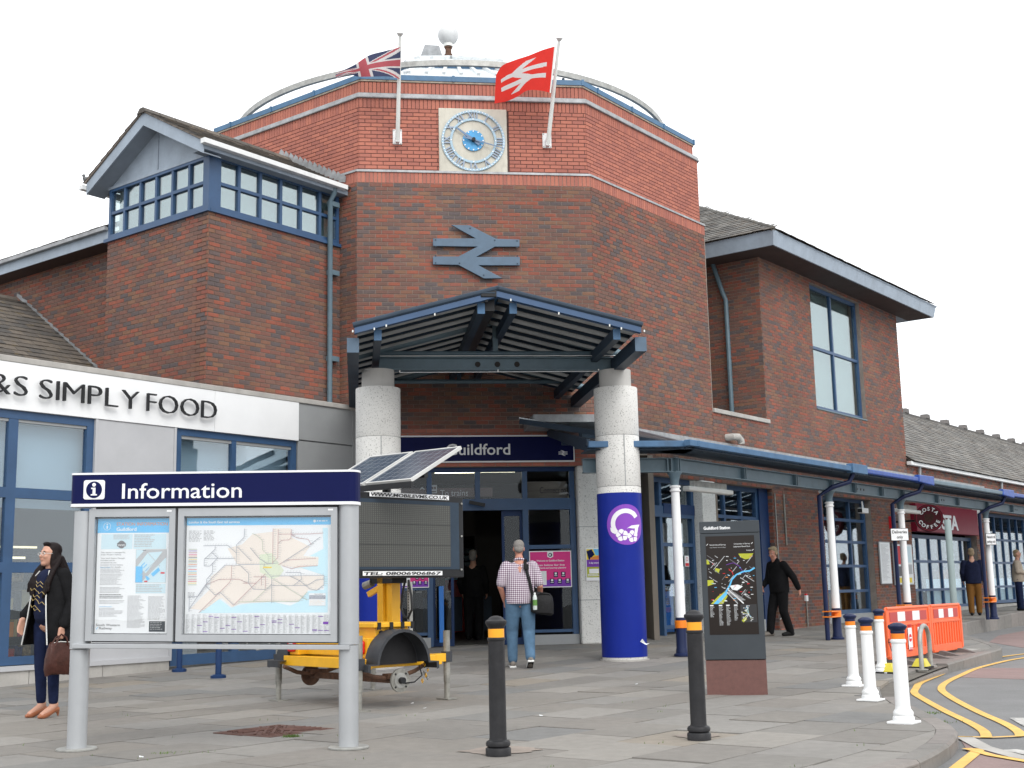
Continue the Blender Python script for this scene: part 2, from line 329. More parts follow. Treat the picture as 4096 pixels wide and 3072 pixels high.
class MB:
    def __init__(s, fr=WF): s.fr = fr; s.v = []; s.f = []; s.mi = []; s.t = []; s.sm = []; s.mats = []
    def mi_(s, m):
        if m is None: m = s.mats[0] if s.mats else None
        if m not in s.mats: s.mats.append(m)
        return s.mats.index(m)
    def add(s, vs, fs, m=None, tone=0., smooth=False, raw=False):
        b = len(s.v); i = s.mi_(m)
        s.v += [tuple(p) if raw else tuple(s.fr.w(*p)) for p in vs]
        for f in fs: s.f.append(tuple(b+k for k in f)); s.mi.append(i); s.t.append(tone); s.sm.append(smooth)
        return s
    def box(s, x0, x1, y0, y1, z0, z1, m=None, tone=0.):
        v = [(x, y, z) for z in (z0, z1) for y in (y0, y1) for x in (x0, x1)]
        return s.add(v, [(0, 2, 3, 1), (4, 5, 7, 6), (0, 1, 5, 4), (1, 3, 7, 5), (3, 2, 6, 7), (2, 0, 4, 6)], m, tone)
    def quad(s, pts, m=None, tone=0.): return s.add(pts, [tuple(range(len(pts)))], m, tone)
    def prism(s, poly, y0, y1, m=None, tone=0.):
        n = len(poly)
        v = [(x, y0, z) for x, z in poly]+[(x, y1, z) for x, z in poly]
        f = [tuple(range(n)), tuple(range(2*n-1, n-1, -1))]+[(i, n+i, n+(i+1) % n, (i+1) % n) for i in range(n)]
        return s.add(v, f, m, tone)
    def slab(s, poly, z0, z1, m=None, tone=0.):
        n = len(poly)
        v = [(x, y, z0) for x, y in poly]+[(x, y, z1) for x, y in poly]
        f = [tuple(range(n-1, -1, -1)), tuple(range(n, 2*n))]+[(i, (i+1) % n, n+(i+1) % n, n+i) for i in range(n)]
        return s.add(v, f, m, tone)
    def tube(s, pts, r, m=None, n=8, cap=True, smooth=True, sq=None):
        """round bar along points (frame coordinates); r a number or one per point; sq=(a,b) squashes the section"""
        P = [Vector(s.fr.w(*p)) for p in pts]; rr = r if isinstance(r, (list, tuple)) else [r]*len(P)
        vs = []; ref = None
        for i, p in enumerate(P):
            t = (P[min(i+1, len(P)-1)]-P[max(i-1, 0)]).normalized()
            if ref is None: ref = Vector((0, 0, 1)) if abs(t.z) < .9 else Vector((1, 0, 0))
            a = (ref-t*ref.dot(t)).normalized(); b = t.cross(a); ref = a
            k = sq or (1, 1)
            vs += [tuple(p+(a*math.cos(2*math.pi*j/n)*k[0]+b*math.sin(2*math.pi*j/n)*k[1])*rr[i]) for j in range(n)]
        fs = [(i*n+j, i*n+(j+1) % n, (i+1)*n+(j+1) % n, (i+1)*n+j) for i in range(len(P)-1) for j in range(n)]
        s.add(vs, fs, m, smooth=smooth, raw=True)
        if cap: s.add(vs[:n], [tuple(range(n-1, -1, -1))], m, raw=True); s.add(vs[-n:], [tuple(range(n))], m, raw=True)
        return s
    def beam(s, p, q, w, h, m=None):
        """square bar from p to q, w wide, h high (frame coordinates)"""
        P = Vector(s.fr.w(*p)); Q = Vector(s.fr.w(*q)); t = (Q-P).normalized()
        ref = Vector((0, 0, 1)) if abs(t.z) < .95 else Vector((0, 1, 0))
        a = t.cross(ref).normalized()*w/2; b = a.cross(t).normalized()*h/2
        v = [P-a-b, P+a-b, P+a+b, P-a+b, Q-a-b, Q+a-b, Q+a+b, Q-a+b]
        return s.add([tuple(k) for k in v], [(3, 2, 1, 0), (4, 5, 6, 7), (0, 1, 5, 4), (1, 2, 6, 5), (2, 3, 7, 6), (3, 0, 4, 7)], m, raw=True)
    def lathe(s, prof, c=(0, 0), m=None, n=24, smooth=True, cap=True):
        vs = []; k = len(prof)
        for r, z in prof: vs += [(c[0]+r*math.cos(2*math.pi*j/n), c[1]+r*math.sin(2*math.pi*j/n), z) for j in range(n)]
        s.add(vs, [(i*n+j, i*n+(j+1) % n, (i+1)*n+(j+1) % n, (i+1)*n+j) for i in range(k-1) for j in range(n)], m, smooth=smooth)
        if cap: s.add(vs[:n], [tuple(range(n-1, -1, -1))], m); s.add(vs[-n:], [tuple(range(n))], m)
        return s
    def ball(s, c, r, m=None, n=16, k=9):
        rx, ry, rz = r if isinstance(r, (tuple, list)) else (r, r, r); vs = []
        for i in range(k+1):
            a = math.pi*i/k
            vs += [(c[0]+rx*math.sin(a)*math.cos(2*math.pi*j/n), c[1]+ry*math.sin(a)*math.sin(2*math.pi*j/n), c[2]-rz*math.cos(a)) for j in range(n)]
        return s.add(vs, [(i*n+j, i*n+(j+1) % n, (i+1)*n+(j+1) % n, (i+1)*n+j) for i in range(k) for j in range(n)], m, smooth=True)
    def disc(s, cx, cz, r, y0, y1, m=None, n=32, rin=0):
        """flat disc or ring standing in the wall plane"""
        c = [(math.cos(2*math.pi*j/n), math.sin(2*math.pi*j/n)) for j in range(n)]
        if not rin: return s.prism([(cx+r*a, cz+r*b) for a, b in c], y0, y1, m)
        v = [(cx+q*a, y, cz+q*b) for y in (y0, y1) for q in (r, rin) for a, b in c]
        f = []
        for j in range(n):
            k = (j+1) % n
            f += [(j, n+j, n+k, k), (2*n+j, 2*n+k, 3*n+k, 3*n+j), (j, k, 2*n+k, 2*n+j), (n+j, 3*n+j, 3*n+k, n+k)]
        return s.add(v, f, m)
    def line(s, pts, w, y0, y1, m=None):
        """flat strip through points of the wall plane"""
        for (a, b), (c, d) in zip(pts, pts[1:]):
            L = math.hypot(c-a, d-b) or 1e-6; nx, nz = -(d-b)/L*w/2, (c-a)/L*w/2
            s.prism([(a-nx, b-nz), (c-nx, d-nz), (c+nx, d+nz), (a+nx, b+nz)], y0, y1, m)
        return s
    def text(s, txt, x, z, h=None, w=None, y=-.003, ext=.0015, m=None, align='L', bold=0., shear=0., font_ratio=.73):
        """lettering in the wall plane: baseline at z, capital height h, fitted to width w"""
        vs, fs, W = text_geo(txt, bold, shear)
        k = (h/font_ratio) if h else None
        kx = (w/W) if w else k
        if k is None: k = kx
        x0 = x-(W*kx if align == 'R' else W*kx/2 if align == 'C' else 0)
        return s.add([(x0+a*kx, y-c*ext, z+b*k) for a, b, c in vs], fs, m)
    def build(s, name, parent=None, mats=None, bevel=0., sharp=None, recalc=True, origin=None):
        me = bpy.data.meshes.new(name)
        if parent is not None: o0 = Vector(root_of(parent).location)
        elif origin is not None: o0 = Vector(origin)
        else:
            a = np.array(s.v); lo, hi = a.min(0), a.max(0); o0 = Vector(((lo[0]+hi[0])/2, (lo[1]+hi[1])/2, lo[2]))
        me.from_pydata([(p[0]-o0.x, p[1]-o0.y, p[2]-o0.z) for p in s.v], [], s.f)
        for m in (mats if mats else s.mats): me.materials.append(m)
        me.polygons.foreach_set('material_index', s.mi)
        me.polygons.foreach_set('use_smooth', s.sm)
        if any(s.t):
            at = me.attributes.new('tone', 'FLOAT', 'FACE'); at.data.foreach_set('value', s.t)
        if recalc and len(s.f) < 60000:
            bm = bmesh.new(); bm.from_mesh(me); bmesh.ops.recalc_face_normals(bm, faces=bm.faces); bm.to_mesh(me); bm.free()
        if any(s.sm): me.set_sharp_from_angle(angle=R(35))
        me.update()
        o = bpy.data.objects.new(name, me); COL.objects.link(o)
        if parent is not None: o.parent = parent
        else: o.location = o0
        if bevel:
            b = o.modifiers.new('bevel', 'BEVEL'); b.width = bevel; b.segments = 2; b.limit_method = 'ANGLE'; b.angle_limit = R(40); b.harden_normals = False
        return o
_tg = {}
def text_geo(txt, bold=0., shear=0.):
    k = (txt, bold, shear)
    if k in _tg: return _tg[k]
    c = bpy.data.curves.new('t', 'FONT'); c.body = txt; c.size = 1; c.offset = bold; c.shear = shear; c.extrude = .5; c.resolution_u = 3
    o = bpy.data.objects.new('t', c); me = bpy.data.meshes.new_from_object(o)
    vs = [tuple(v.co) for v in me.vertices]; fs = [tuple(p.vertices) for p in me.polygons]
    bpy.data.objects.remove(o); bpy.data.curves.remove(c); bpy.data.meshes.remove(me)
    if vs:
        x0 = min(v[0] for v in vs); W = max(v[0] for v in vs)-x0; vs = [(a-x0, b, c_+.5) for a, b, c_ in vs]
    else: W = .3
    _tg[k] = (vs, fs, W); return _tg[k]
def tag(o, label=None, cat=None, group=None, kind=None):
    for k, v in (('label', label), ('category', cat), ('group', group), ('kind', kind)):
        if v: o[k] = v
    return o
def thing(name, loc, label, cat, group=None, rz=0.):
    o = bpy.data.objects.new(name, None); COL.objects.link(o); o.location = loc; o.rotation_euler.z = rz; o.empty_display_size = .2
    return tag(o, label, cat, group)
def kids(o): return [c for c in bpy.data.objects if c.parent == o]
_kidcache = {}
def copy_tree(o, loc=None, rz=None, label=None, parent=None):
    c = o.copy(); COL.objects.link(c)
    if parent is not None: c.parent = parent
    if loc is not None: c.location = loc
    if rz is not None: c.rotation_euler.z = rz
    if label: c['label'] = label
    if o not in _kidcache: _kidcache[o] = kids(o)
    for k in _kidcache[o]: copy_tree(k, parent=c)
    return c
# ---------------------------------------------------------------- frames of the place (measured from the photo's vanishing lines)
PHI = 0.659006216
W_ = Vector((math.sin(PHI), math.cos(PHI), 0)); N_ = Vector((-math.cos(PHI), math.sin(PHI), 0))
F_ = Vector((math.sin(PHI+math.pi/4), math.cos(PHI+math.pi/4), 0))
P0 = Vector((-2.7856, 22.0868, 0)); SIDE = 4.38; P1 = P0+F_*SIDE
BAY = Vector((-4.989, 19.970, 0)); BL = 2.83
FF = Fr(P0, F_); FR = Fr(P1, W_); FBR = Fr(BAY, W_); FBL = Fr(BAY+N_*BL, -N_); FM = Fr((-6.804, 16.756), W_)
FLT = Fr(P0+N_*SIDE, -N_)
OUTL = Vector((0, 0, 0))
# ---------------------------------------------------------------- ground
E0 = 0.0
KERB = [(2.0, 7.5), (2.3, 7.92), (2.43, 8.06), (2.58, 8.27), (2.78, 8.6), (3.0, 9.0), (3.19, 9.4), (3.35, 9.84), (3.43, 10.2), (3.49, 10.63), (3.57, 11.24), (3.66, 12.0),
        (3.78, 12.75), (4.08, 13.9), (4.5, 14.95), (5.05, 16.0), (5.7, 17.15), (6.3, 18.1), (6.97, 19.16), (7.62, 20.15), (7.84, 20.6), (8.04, 21.29), (8.44, 23.37), (8.72, 25.0), (9.3, 26.9), (10.16, 29.17), (11.8, 31.9), (14.2, 35.7), (18.0, 41.0), (26.0, 51.4)]
PAVE = [(-14, 4.2), (0.9, 4.2)]+KERB+[(22.5, 53.5), (FR.w(1, .3, 0).x, FR.w(1, .3, 0).y), (FF.w(0, .3, 0).x, FF.w(0, .3, 0).y), (FM.w(6.5, .3, 0).x, FM.w(6.5, .3, 0).y), (FM.w(-7, .3, 0).x, FM.w(-7, .3, 0).y), (-14, 9)]
def _earcut(poly):
    from mathutils.geometry import tessellate_polygon
    return tessellate_polygon([[Vector((x, y, 0)) for x, y in poly]])
b = MB(); b.box(-150, 220, -60, 320, -.5, -.10, M['asphalt']); tag(b.build('road'), kind='structure')
# sand bed under the slabs, following the ground
b = MB(); step = 1.0
def inside(poly, x, y):
    c = False; n = len(poly)
    for i in range(n):
        x1, y1 = poly[i]; x2, y2 = poly[i-1]
        if (y1 > y) != (y2 > y) and x < (x2-x1)*(y-y1)/(y2-y1)+x1: c = not c
    return c
def clip_conv(sub, cell):
    """clip polygon sub by the convex counter-clockwise polygon cell"""
    out = sub
    for i in range(len(cell)):
        ax, ay = cell[i-1]; bx, by = cell[i]; inp = out; out = []
        if not inp: return []
        def side(p): return (bx-ax)*(p[1]-ay)-(by-ay)*(p[0]-ax)
        for j in range(len(inp)):
            p, q = inp[j-1], inp[j]; sp, sq = side(p), side(q)
            if (sp >= 0) != (sq >= 0):
                t = sp/(sp-sq); out.append((p[0]+(q[0]-p[0])*t, p[1]+(q[1]-p[1])*t))
            if sq >= 0: out.append(q)
    return out
def area(p): return .5*sum(p[i-1][0]*p[i][1]-p[i][0]*p[i-1][1] for i in range(len(p)))
pav = bpy.data.objects.new('pavement', None); COL.objects.link(pav); tag(pav, kind='structure')
BED = [p for p in PAVE]
cells = []
for i in range(-15, 28):
    for j in range(3, 55):
        c = clip_conv(BED, [(i, j), (i+1, j), (i+1, j+1), (i, j+1)])
        if len(c) > 2 and abs(area(c)) > 1e-4: cells.append(c)
for c in cells: b.add([(x, y, gz(x, y)-.028) for x, y in c], [tuple(range(len(c)))], M['joint'])
b.build('sand_bed', pav, recalc=False)
# inner edge of the kerb
def offset_path(pts, d):
    o = []
    for i, (x, y) in enumerate(pts):
        a = pts[max(i-1, 0)]; c = pts[min(i+1, len(pts)-1)]; L = math.hypot(c[0]-a[0], c[1]-a[1])
        o.append((x-(c[1]-a[1])/L*d, y+(c[0]-a[0])/L*d))
    return o
KIN = offset_path(KERB, .16)
FIELD = [(-14, 4.2), (0.75, 4.2)]+KIN+PAVE[2+len(KERB):]
slabs = []
s0 = Vector((-2.05, 10.79, 0))
U0, V0 = W_, -N_            # slab courses run with the building
LX, LY, JN = .885, .59, .007
rs = random.Random(5)
for r in range(-40, 44):
    off = (r % 2)*LX/2+.12*(r % 3)
    for c in range(-24, 62):
        a0, a1 = c*LX+off, (c+1)*LX+off-JN; b0, b1 = r*LY, (r+1)*LY-JN
        q = [s0+U0*a+V0*bb for a, bb in ((a0, b0), (a1, b0), (a1, b1), (a0, b1))]
        cx = sum(p.x for p in q)/4; cy = sum(p.y for p in q)/4
        if cy < 3.5 or cy > 40 or cx < -14.5 or cx > 22: continue
        cell = [(p.x, p.y) for p in q]
        if area(cell) < 0: cell.reverse()
        g = clip_conv(FIELD, cell)
        if len(g) < 3 or abs(area(g)) < .01: continue
        slabs.append((math.hypot(cx, cy), cx, cy, g, rs.random(), rs.uniform(-.0025, .0025), rs.uniform(-.0025, .0025), rs.uniform(-.003, .003)))
HOLES = []
def in_view(x, y):
    d = Vector((x, y, gz(x, y)))-CAMP; z = d.dot(FW)
    return z > .5 and -60 < 2048+FPX*d.dot(RT)/z < 4156 and 1536-FPX*d.dot(UP)/z < 3200
slabs.sort(key=lambda s: (not in_view(s[1], s[2]), s[0]))
def add_slab(mb, s):
    _, cx, cy, g, tone, tx, ty, dz = s; n = len(g)
    z = lambda x, y: gz(x, y)+dz+tx*(x-cx)/.4+ty*(y-cy)/.4
    vs = [(x, y, z(x, y)) for x, y in g]+[(x, y, z(x, y)-.045) for x, y in g]
    mb.add(vs, [tuple(range(n))]+[(i, n+i, n+(i+1) % n, (i+1) % n) for i in range(n)], PAVING, .02+tone*.96)
MANH = (-2.05, 10.83)
stuff = MB()
k = 0
for s in slabs:
    if in_view(s[1], s[2]) and k < 300:
        mb = MB(); add_slab(mb, s); mb.build('paving_slab', pav, recalc=False); k += 1
    else: add_slab(stuff, s)
tag(stuff.build('paving_slabs', pav, recalc=False), kind='stuff')
# kerb stones
def along(pts, step):
    out = [pts[0]]; acc = 0
    for p, q in zip(pts, pts[1:]):
        L = math.hypot(q[0]-p[0], q[1]-p[1]); t = step-acc
        while t <= L: out.append((p[0]+(q[0]-p[0])*t/L, p[1]+(q[1]-p[1])*t/L)); t += step
        acc = L-(t-step)
    return out
kp = along(KERB, .3); ki = offset_path(kp, .155)
for i in range(0, len(kp)-3, 3):
    e = 3; m = MB(); tone = rs.random()*.96+.02
    for j in range(e):
        a, c = i+j, i+j+1
        def mixp(p, q, t): return (p[0]+(q[0]-p[0])*t, p[1]+(q[1]-p[1])*t)
        o0, o1 = kp[a], kp[c]; n0, n1 = ki[a], ki[c]
        if j == e-1: o1 = mixp(o0, o1, .97); n1 = mixp(n0, n1, .97)
        z = [gz(*p)+.002 for p in (o0, o1, n1, n0)]
        drop = 12.6 < o0[1] < 17.3                                   # dropped kerb by the crossing
        if drop: z = [v-.055 for v in z]
        m.add([(*o0, -.14), (*o1, -.14), (*n1, -.14), (*n0, -.14), (*mixp(o0, n0, .12), z[0]), (*mixp(o1, n1, .12), z[1]), (*n1, z[2]), (*n0, z[3]), (*o0, z[0]-.02), (*o1, z[1]-.02)],
              [(0, 1, 9, 8), (8, 9, 5, 4), (4, 5, 6, 7), (2, 3, 7, 6)]+([(3, 0, 8, 4, 7)] if j == 0 else [])+([(1, 2, 6, 5, 9)] if j == e-1 else []), KERBM, tone)
    m.build('kerb_stone', pav)
# road surfaces and paint
def strip(name, pts, w, z, m, parent=None):
    o = offset_path(pts, w/2); i = offset_path(pts, -w/2); mb = MB(); n = len(pts)
    mb.add([(*p, z) for p in o]+[(*p, z) for p in i], [(k, k+1, n+k+1, n+k) for k in range(n-1)], m)
    return tag(mb.build(name), kind='structure')
def smooth_path(pts, n=6):
    P = [Vector((x, y, 0)) for x, y in pts]; out = []
    for i in range(len(P)-1):
        p0, p1, p2, p3 = P[max(i-1, 0)], P[i], P[i+1], P[min(i+2, len(P)-1)]
        for k in range(n):
            t = k/n; q = .5*((2*p1)+(p2-p0)*t+(2*p0-5*p1+4*p2-p3)*t*t+(3*p1-p0-3*p2+p3)*t**3); out.append((q.x, q.y))
    return out+[(P[-1].x, P[-1].y)]
ZR = -.10
lay = MB(); lay.slab([(8.9, 20.0), (9.35, 23.4), (9.7, 26.2), (11.08, 29.3), (16.2, 37.4), (30, 56), (34, 54), (20, 36.5), (14, 28.2), (10.6, 22.6)], ZR, ZR+.004, M['redpaving']); tag(lay.build('parking_bay'), kind='structure')
red = MB(); red.slab([(5.75, 16.6), (6.45, 15.9), (9.5, 15.4), (14, 15.2), (14.6, 17.0), (10, 17.4), (7.1, 18.1), (6.6, 18.3)], ZR, ZR+.004, M['redpaving']); tag(red.build('raised_crossing'), kind='structure')
near = MB(); near.slab([(1.0, 4.2), (6.5, 4.2), (4.2, 7.6), (3.62, 8.5), (3.42, 9.4), (3.45, 10.1), (3.2, 9.2), (2.7, 8.3), (2.1, 7.4)], ZR, ZR+.005, M['redpaving']); tag(near.build('block_paved_bay'), kind='structure')
strip('flush_kerb', [(3.5, 10.15), (3.41, 9.5), (3.45, 8.95), (3.8, 7.9), (5.2, 5.6)], .13, ZR+.012, M['concrete'])
YO = smooth_path([(15.5, 26.0), (11.5, 23.9), (8.31, 21.3), (6.58, 18.87), (5.54, 16.89), (4.95, 15.75), (4.66, 15.0), (4.42, 14.3), (4.25, 13.4), (4.05, 12.16), (3.92, 11.21), (3.80, 10.55), (3.66, 10.1)])
YI = smooth_path([(15.7, 25.2), (11.7, 23.2), (8.55, 20.9), (6.85, 18.7), (5.8, 16.8), (5.2, 15.6), (4.87, 14.75), (4.68, 14.0), (4.5, 13.1), (4.31, 12.0), (4.18, 11.1), (4.06, 10.5), (3.95, 10.15)])
strip('yellow_line', YO, .085, ZR+.009, M['yellowline']); strip('yellow_line', YI, .085, ZR+.009, M['yellowline'])
strip('yellow_line', [(3.45, 10.17), (3.7, 10.08), (3.95, 10.13)], .06, ZR+.012, M['yellowline'])
strip('yellow_line', [(2.6, 8.0), (3.36, 9.42)], .085, ZR+.011, M['yellowline']); strip('yellow_line', [(3.27, 9.45), (3.30, 9.05), (3.42, 8.68), (3.6, 8.2)], .075, ZR+.013, M['yellowline'])
strip('white_line', [(4.45, 11.5), (4.32, 10.9), (4.3, 10.45), (4.12, 10.0)], .12, ZR+.007, M['whiteline'])
strip('white_line', [(3.55, 9.35), (3.62, 8.95)], .12, ZR+.009, M['whiteline']); strip('white_line', [(3.52, 8.62), (3.60, 8.3), (3.72, 8.0)], .10, ZR+.016, M['whiteline'])
strip('white_line', [(12.2, 29.2), (14.6, 28.0)], .1, ZR+.009, M['whiteline'])
strip('yellow_line', [(10.4, 24.5), (11.6, 24.1)], .1, ZR+.009, M['yellowline'])
# weeds
wd = MB(); rw = random.Random(3)
def weeds(x, y, n, sp, z):
    for _ in range(n):
        a = rw.uniform(0, 6.3); px, py = x+rw.gauss(0, sp), y+rw.gauss(0, sp*.5); h = rw.uniform(.008, .028)
        wd.add([(px-.004*math.cos(a), py-.004*math.sin(a), z), (px+.004*math.cos(a), py+.004*math.sin(a), z), (px+rw.uniform(-.012, .012), py+rw.uniform(-.012, .012), z+h)], [(0, 1, 2)], M['grass'])
weeds(-1.83, 10.33, 160, .035, 0); weeds(3.78, 12.1, 150, .10, ZR); weeds(3.66, 11.3, 90, .09, ZR); weeds(-2.6, 9.4, 40, .05, 0)
for _ in range(30): weeds(rw.uniform(-4, 3), rw.uniform(8, 13), 3, .05, -.002)
tag(wd.build('weeds', recalc=False), kind='stuff')

# ---------------------------------------------------------------- brick, slate
BRICKS = []     # (frame, x0,x1,z0,z1,y,tone,mat,building,candidate)
def bricks(fr, x0, x1, z0, z1, holes=(), clip=None, m=None, y=0., soldier=False, cand=False, bld=None, ph=0., rng=random.Random(2)):
    m = m or BRICKMIX
    if soldier:
        n = max(1, round((x1-x0)/.075)); w = (x1-x0)/n
        for i in range(n): BRICKS.append((fr, x0+i*w+.004, x0+(i+1)*w-.004, z0+.004, z1-.004, y, rng.random()*.96+.02, m, bld, cand))
        return
    rows = max(1, round((z1-z0)/.075)); h = (z1-z0)/rows
    for k in range(rows):
        a, c = z0+k*h+.005, z0+(k+1)*h-.005; zc = (a+c)/2
        x = x0-.225+(.1125 if k % 2 else 0)+ph
        while x < x1:
            l, r = max(x+.005, x0), min(x+.22, x1); x += .225
            segs = [(l, r)]
            for hx0, hx1, hz0, hz1 in holes:
                if c > hz0 and a < hz1:
                    ns = []
                    for p, q in segs:
                        if q <= hx0 or p >= hx1: ns.append((p, q))
                        else:
                            if p < hx0: ns.append((p, hx0))
                            if q > hx1: ns.append((hx1, q))
                    segs = ns
            for p, q in segs:
                if q-p < .014: continue
                if clip and not clip((p+q)/2, zc): continue
                BRICKS.append((fr, p, q, a, c, y, rng.random()*.96+.02, m, bld, cand))
def put_brick(mb, bk):
    fr, x0, x1, z0, z1, y, t, m = bk[:8]; d = .009; e = .002
    mb.add([(x0, y, z0), (x1, y, z0), (x1, y, z1), (x0, y, z1), (x0+e, y-d, z0+e), (x1-e, y-d, z0+e), (x1-e, y-d, z1-e), (x0+e, y-d, z1-e)],
           [(4, 5, 6, 7), (0, 1, 5, 4), (1, 2, 6, 5), (2, 3, 7, 6), (3, 0, 4, 7)], m, t)
SLATES = []
def slates(o, A, B, nA, nB, slope_n, m, bld, cand=False, clip=None, sw=.25, ex=.19, rng=random.Random(4)):
    """rows of slates: o corner, A unit along the eave, B unit up the slope, nA/nB lengths"""
    rows = int(nB/ex)+1
    for k in range(rows):
        x = -(.5*sw if k % 2 else 0)
        while x < nA:
            l, r = max(x+.003, 0), min(x+sw-.003, nA); x += sw
            if r-l < .04: continue
            c = (l+r)/2, k*ex+ex*.5
            if clip and not clip(*c): continue
            SLATES.append((o, A, B, slope_n, l, r, k*ex-.012, min((k+1)*ex+.03, nB+.05), rng.random()*.96+.02, m, bld, cand, rng.uniform(-.004, .006)))
def put_slate(mb, s):
    o, A, B, n, l, r, a, c, t, m, _, _, j = s
    lo = n*(.020+j); hi = n*.004; th = n*.012
    v = [o+A*l+B*(a+j)+lo, o+A*r+B*(a+j)+lo, o+A*r+B*c+hi, o+A*l+B*c+hi]; v += [p-th for p in v]
    mb.add([tuple(p) for p in v], [(0, 1, 2, 3), (4, 5, 1, 0), (5, 6, 2, 1), (7, 4, 0, 3)], m, t, raw=True)

# ---------------------------------------------------------------- station building
station = thing('station_building', (P0.x, P0.y, 0), 'red brick station with eight-sided clock tower, gabled window bay and hipped side wing', 'building')
lowrange = thing('station_range', tuple(FR.w(18, 0, 0)), 'long single-storey brick range with slate roof and shop fronts running off to the right', 'building')
foodshop = thing('food_shop', tuple(FM.w(0, 0, 0)), 'single-storey grey clad shop front with white fascia and blue framed windows', 'building')
def wall_block(fr, x0, x1, y0, y1, z0, z1, name='wall', parent=station, m='mortar'):
    return MB(fr).box(x0, x1, y0, y1, z0, z1, M[m]).build(name, parent)
# octagon
apo = SIDE/2*(1+math.sqrt(2)); OC = P0+F_*SIDE/2+FF.Y*apo
def octa(d):
    k = (apo-d)/apo; ds = [F_, W_]
    c = [P0, P1]; a = PHI+math.pi/4
    p = P1.copy()
    for i in range(1, 7):
        a2 = a-i*math.pi/4; p = p+Vector((math.sin(a2), math.cos(a2), 0))*SIDE; c.append(p.copy())
    return [OC+(q-OC)*k for q in c]
def octaslab(name, d0, d1, z0, z1, m, parent=station, d1t=None, bevel=0):
    """eight-sided ring between insets d0 (outside) and d1 (inside)"""
    a, i = octa(d0), octa(d1); at = octa(d1t if d1t is not None else d0); mb = MB()
    v = [(p.x, p.y, z0) for p in a]+[(p.x, p.y, z1) for p in at]+[(p.x, p.y, z0) for p in i]+[(p.x, p.y, z1) for p in i]
    f = []
    for k in range(8):
        n = (k+1) % 8; f += [(k, n, 8+n, 8+k), (8+k, 8+n, 24+n, 24+k), (24+k, 24+n, 16+n, 16+k), (16+k, 16+n, n, k)]
    mb.add(v, f, M[m]); return mb.build(name, parent, bevel=bevel)
def facefr(i, d):
    c = octa(d); p, q = c[i], c[(i+1) % 8]; f = Fr((p.x, p.y), q-p); return f, (q-p).length
Z1, Z2, Z3 = 8.65, 8.87, 10.37
# lower stage walls: front and right faces stand on the entrance glazing, the others go to the ground
for i in range(8):
    f, L = facefr(i, 0)
    z0 = 3.36 if i == 0 else 3.30 if i == 1 else 0.
    mb = MB(f); mb.prism([(0, z0), (L, z0), (L, Z2), (0, Z2)], 0, .3, M['mortar']); mb.build('tower_wall', station)
f7, _ = facefr(7, 0)
bricks(FF, 0, SIDE, 3.36, 3.435, bld=station, m=BRICKRED)
bricks(FF, 0, SIDE, 3.9, 4.05, bld=station, m=BRICKRED); bricks(FF, 0, SIDE, 3.435, 3.9, bld=station, m=BRICKRED)
bricks(FF, 0, SIDE, 4.05, Z1, bld=station); bricks(FR, 0, 4.34, 3.30, Z1, bld=station, ph=.04); bricks(f7, 0, SIDE, 4.2, Z1, bld=station, ph=.07)
for i in (0, 1, 7):
    f, L = facefr(i, 0); bricks(f, 0, L, Z1, Z2, soldier=True, m=BRICKRED, bld=station)
octaslab('tower_wall', .085, .5, Z2, Z3+.02, 'mortar_dark'); octaslab('tower_wall', .165, .5, Z3, 10.70, 'mortar_dark')
CLK = (1.40, 2.82, 8.9, 10.145)
for i in (0, 1, 7):
    f, L = facefr(i, .085)
    cx0 = FF.pl(1754, 430, .085)[0]-.03; cx1 = FF.pl(2032, 430, .085)[0]-.03
    bricks(f, 0, L, Z2+.005, Z3-.225, m=BRICKRED, bld=station, holes=[(cx0, cx1, 8, 10.2)] if i == 0 else ())
    bricks(f, 0, L, Z3-.225, Z3, soldier=True, m=BRICKRED, bld=station)
    f, L = facefr(i, .165)
    bricks(f, 0, L, Z3+.03, Z3+.105, m=BRICKRED, bld=station); bricks(f, 0, L, Z3+.105, 10.70, soldier=True, m=BRICKRED, bld=station)
octaslab('lead_ledge', -.03, .12, Z2-.01, Z2+.035, 'lead', d1t=-.02)
octaslab('lead_cornice', .03, .2, Z3-.035, Z3+.075, 'lead', d1t=.06, bevel=.02)
octaslab('coping_stone', .135, .55, 10.70, 10.735, 'copestone'); octaslab('coping', .12, .6, 10.735, 10.835, 'copeblue')
# thin joint covers along the coping
for i in (0, 1, 7):
    f, L = facefr(i, .12); mb = MB(f)
    for x in np.arange(.5, L, 1.25): mb.box(x, x+.05, -.012, .45, 10.73, 10.848, M['copeblue'])
    mb.build('coping_clip', station)
# roof of the tower: sheets, blue upstand, upper pyramid
def octaroof(name, d0, z0, d1, z1, m):
    a, c = octa(d0), octa(d1)
    for k in range(8):
        n = (k+1) % 8; mb = MB()
        v = [a[k], a[n], c[n], c[k]]; zz = (z0, z0, z1, z1)
        mb.add([(p.x, p.y, z) for p, z in zip(v, zz)]+[(p.x, p.y, z-.04) for p, z in zip(v, zz)], [(0, 1, 2, 3), (7, 6, 5, 4), (0, 4, 5, 1), (1, 5, 6, 2), (2, 6, 7, 3), (3, 7, 4, 0)], M[m]); mb.build('roof_sheet', station)
        rb = MB()
        for t in np.linspace(0.02, .98, 7):
            p, q = a[k].lerp(a[n], t), c[k].lerp(c[n], t); rb.beam((p.x, p.y, z0+.03), (q.x, q.y, z1+.03), .07, .07, M[m])
        rb.build('roof_rib', station)
octaslab('roof_drum', 2.52, 2.62, 10.5, 11.90, 'fascia'); octaroof('lower', 2.5, 11.90, 3.2, 12.36, 'roofwhite'); octaslab('roof_upstand', 3.2, 3.3, 12.30, 12.51, 'copeblue')
octaroof('upper', 3.08, 12.50, 5.1, 13.45, 'roofwhite'); octaslab('flat_roof', .5, 2.7, 10.45, 10.5, 'lead')
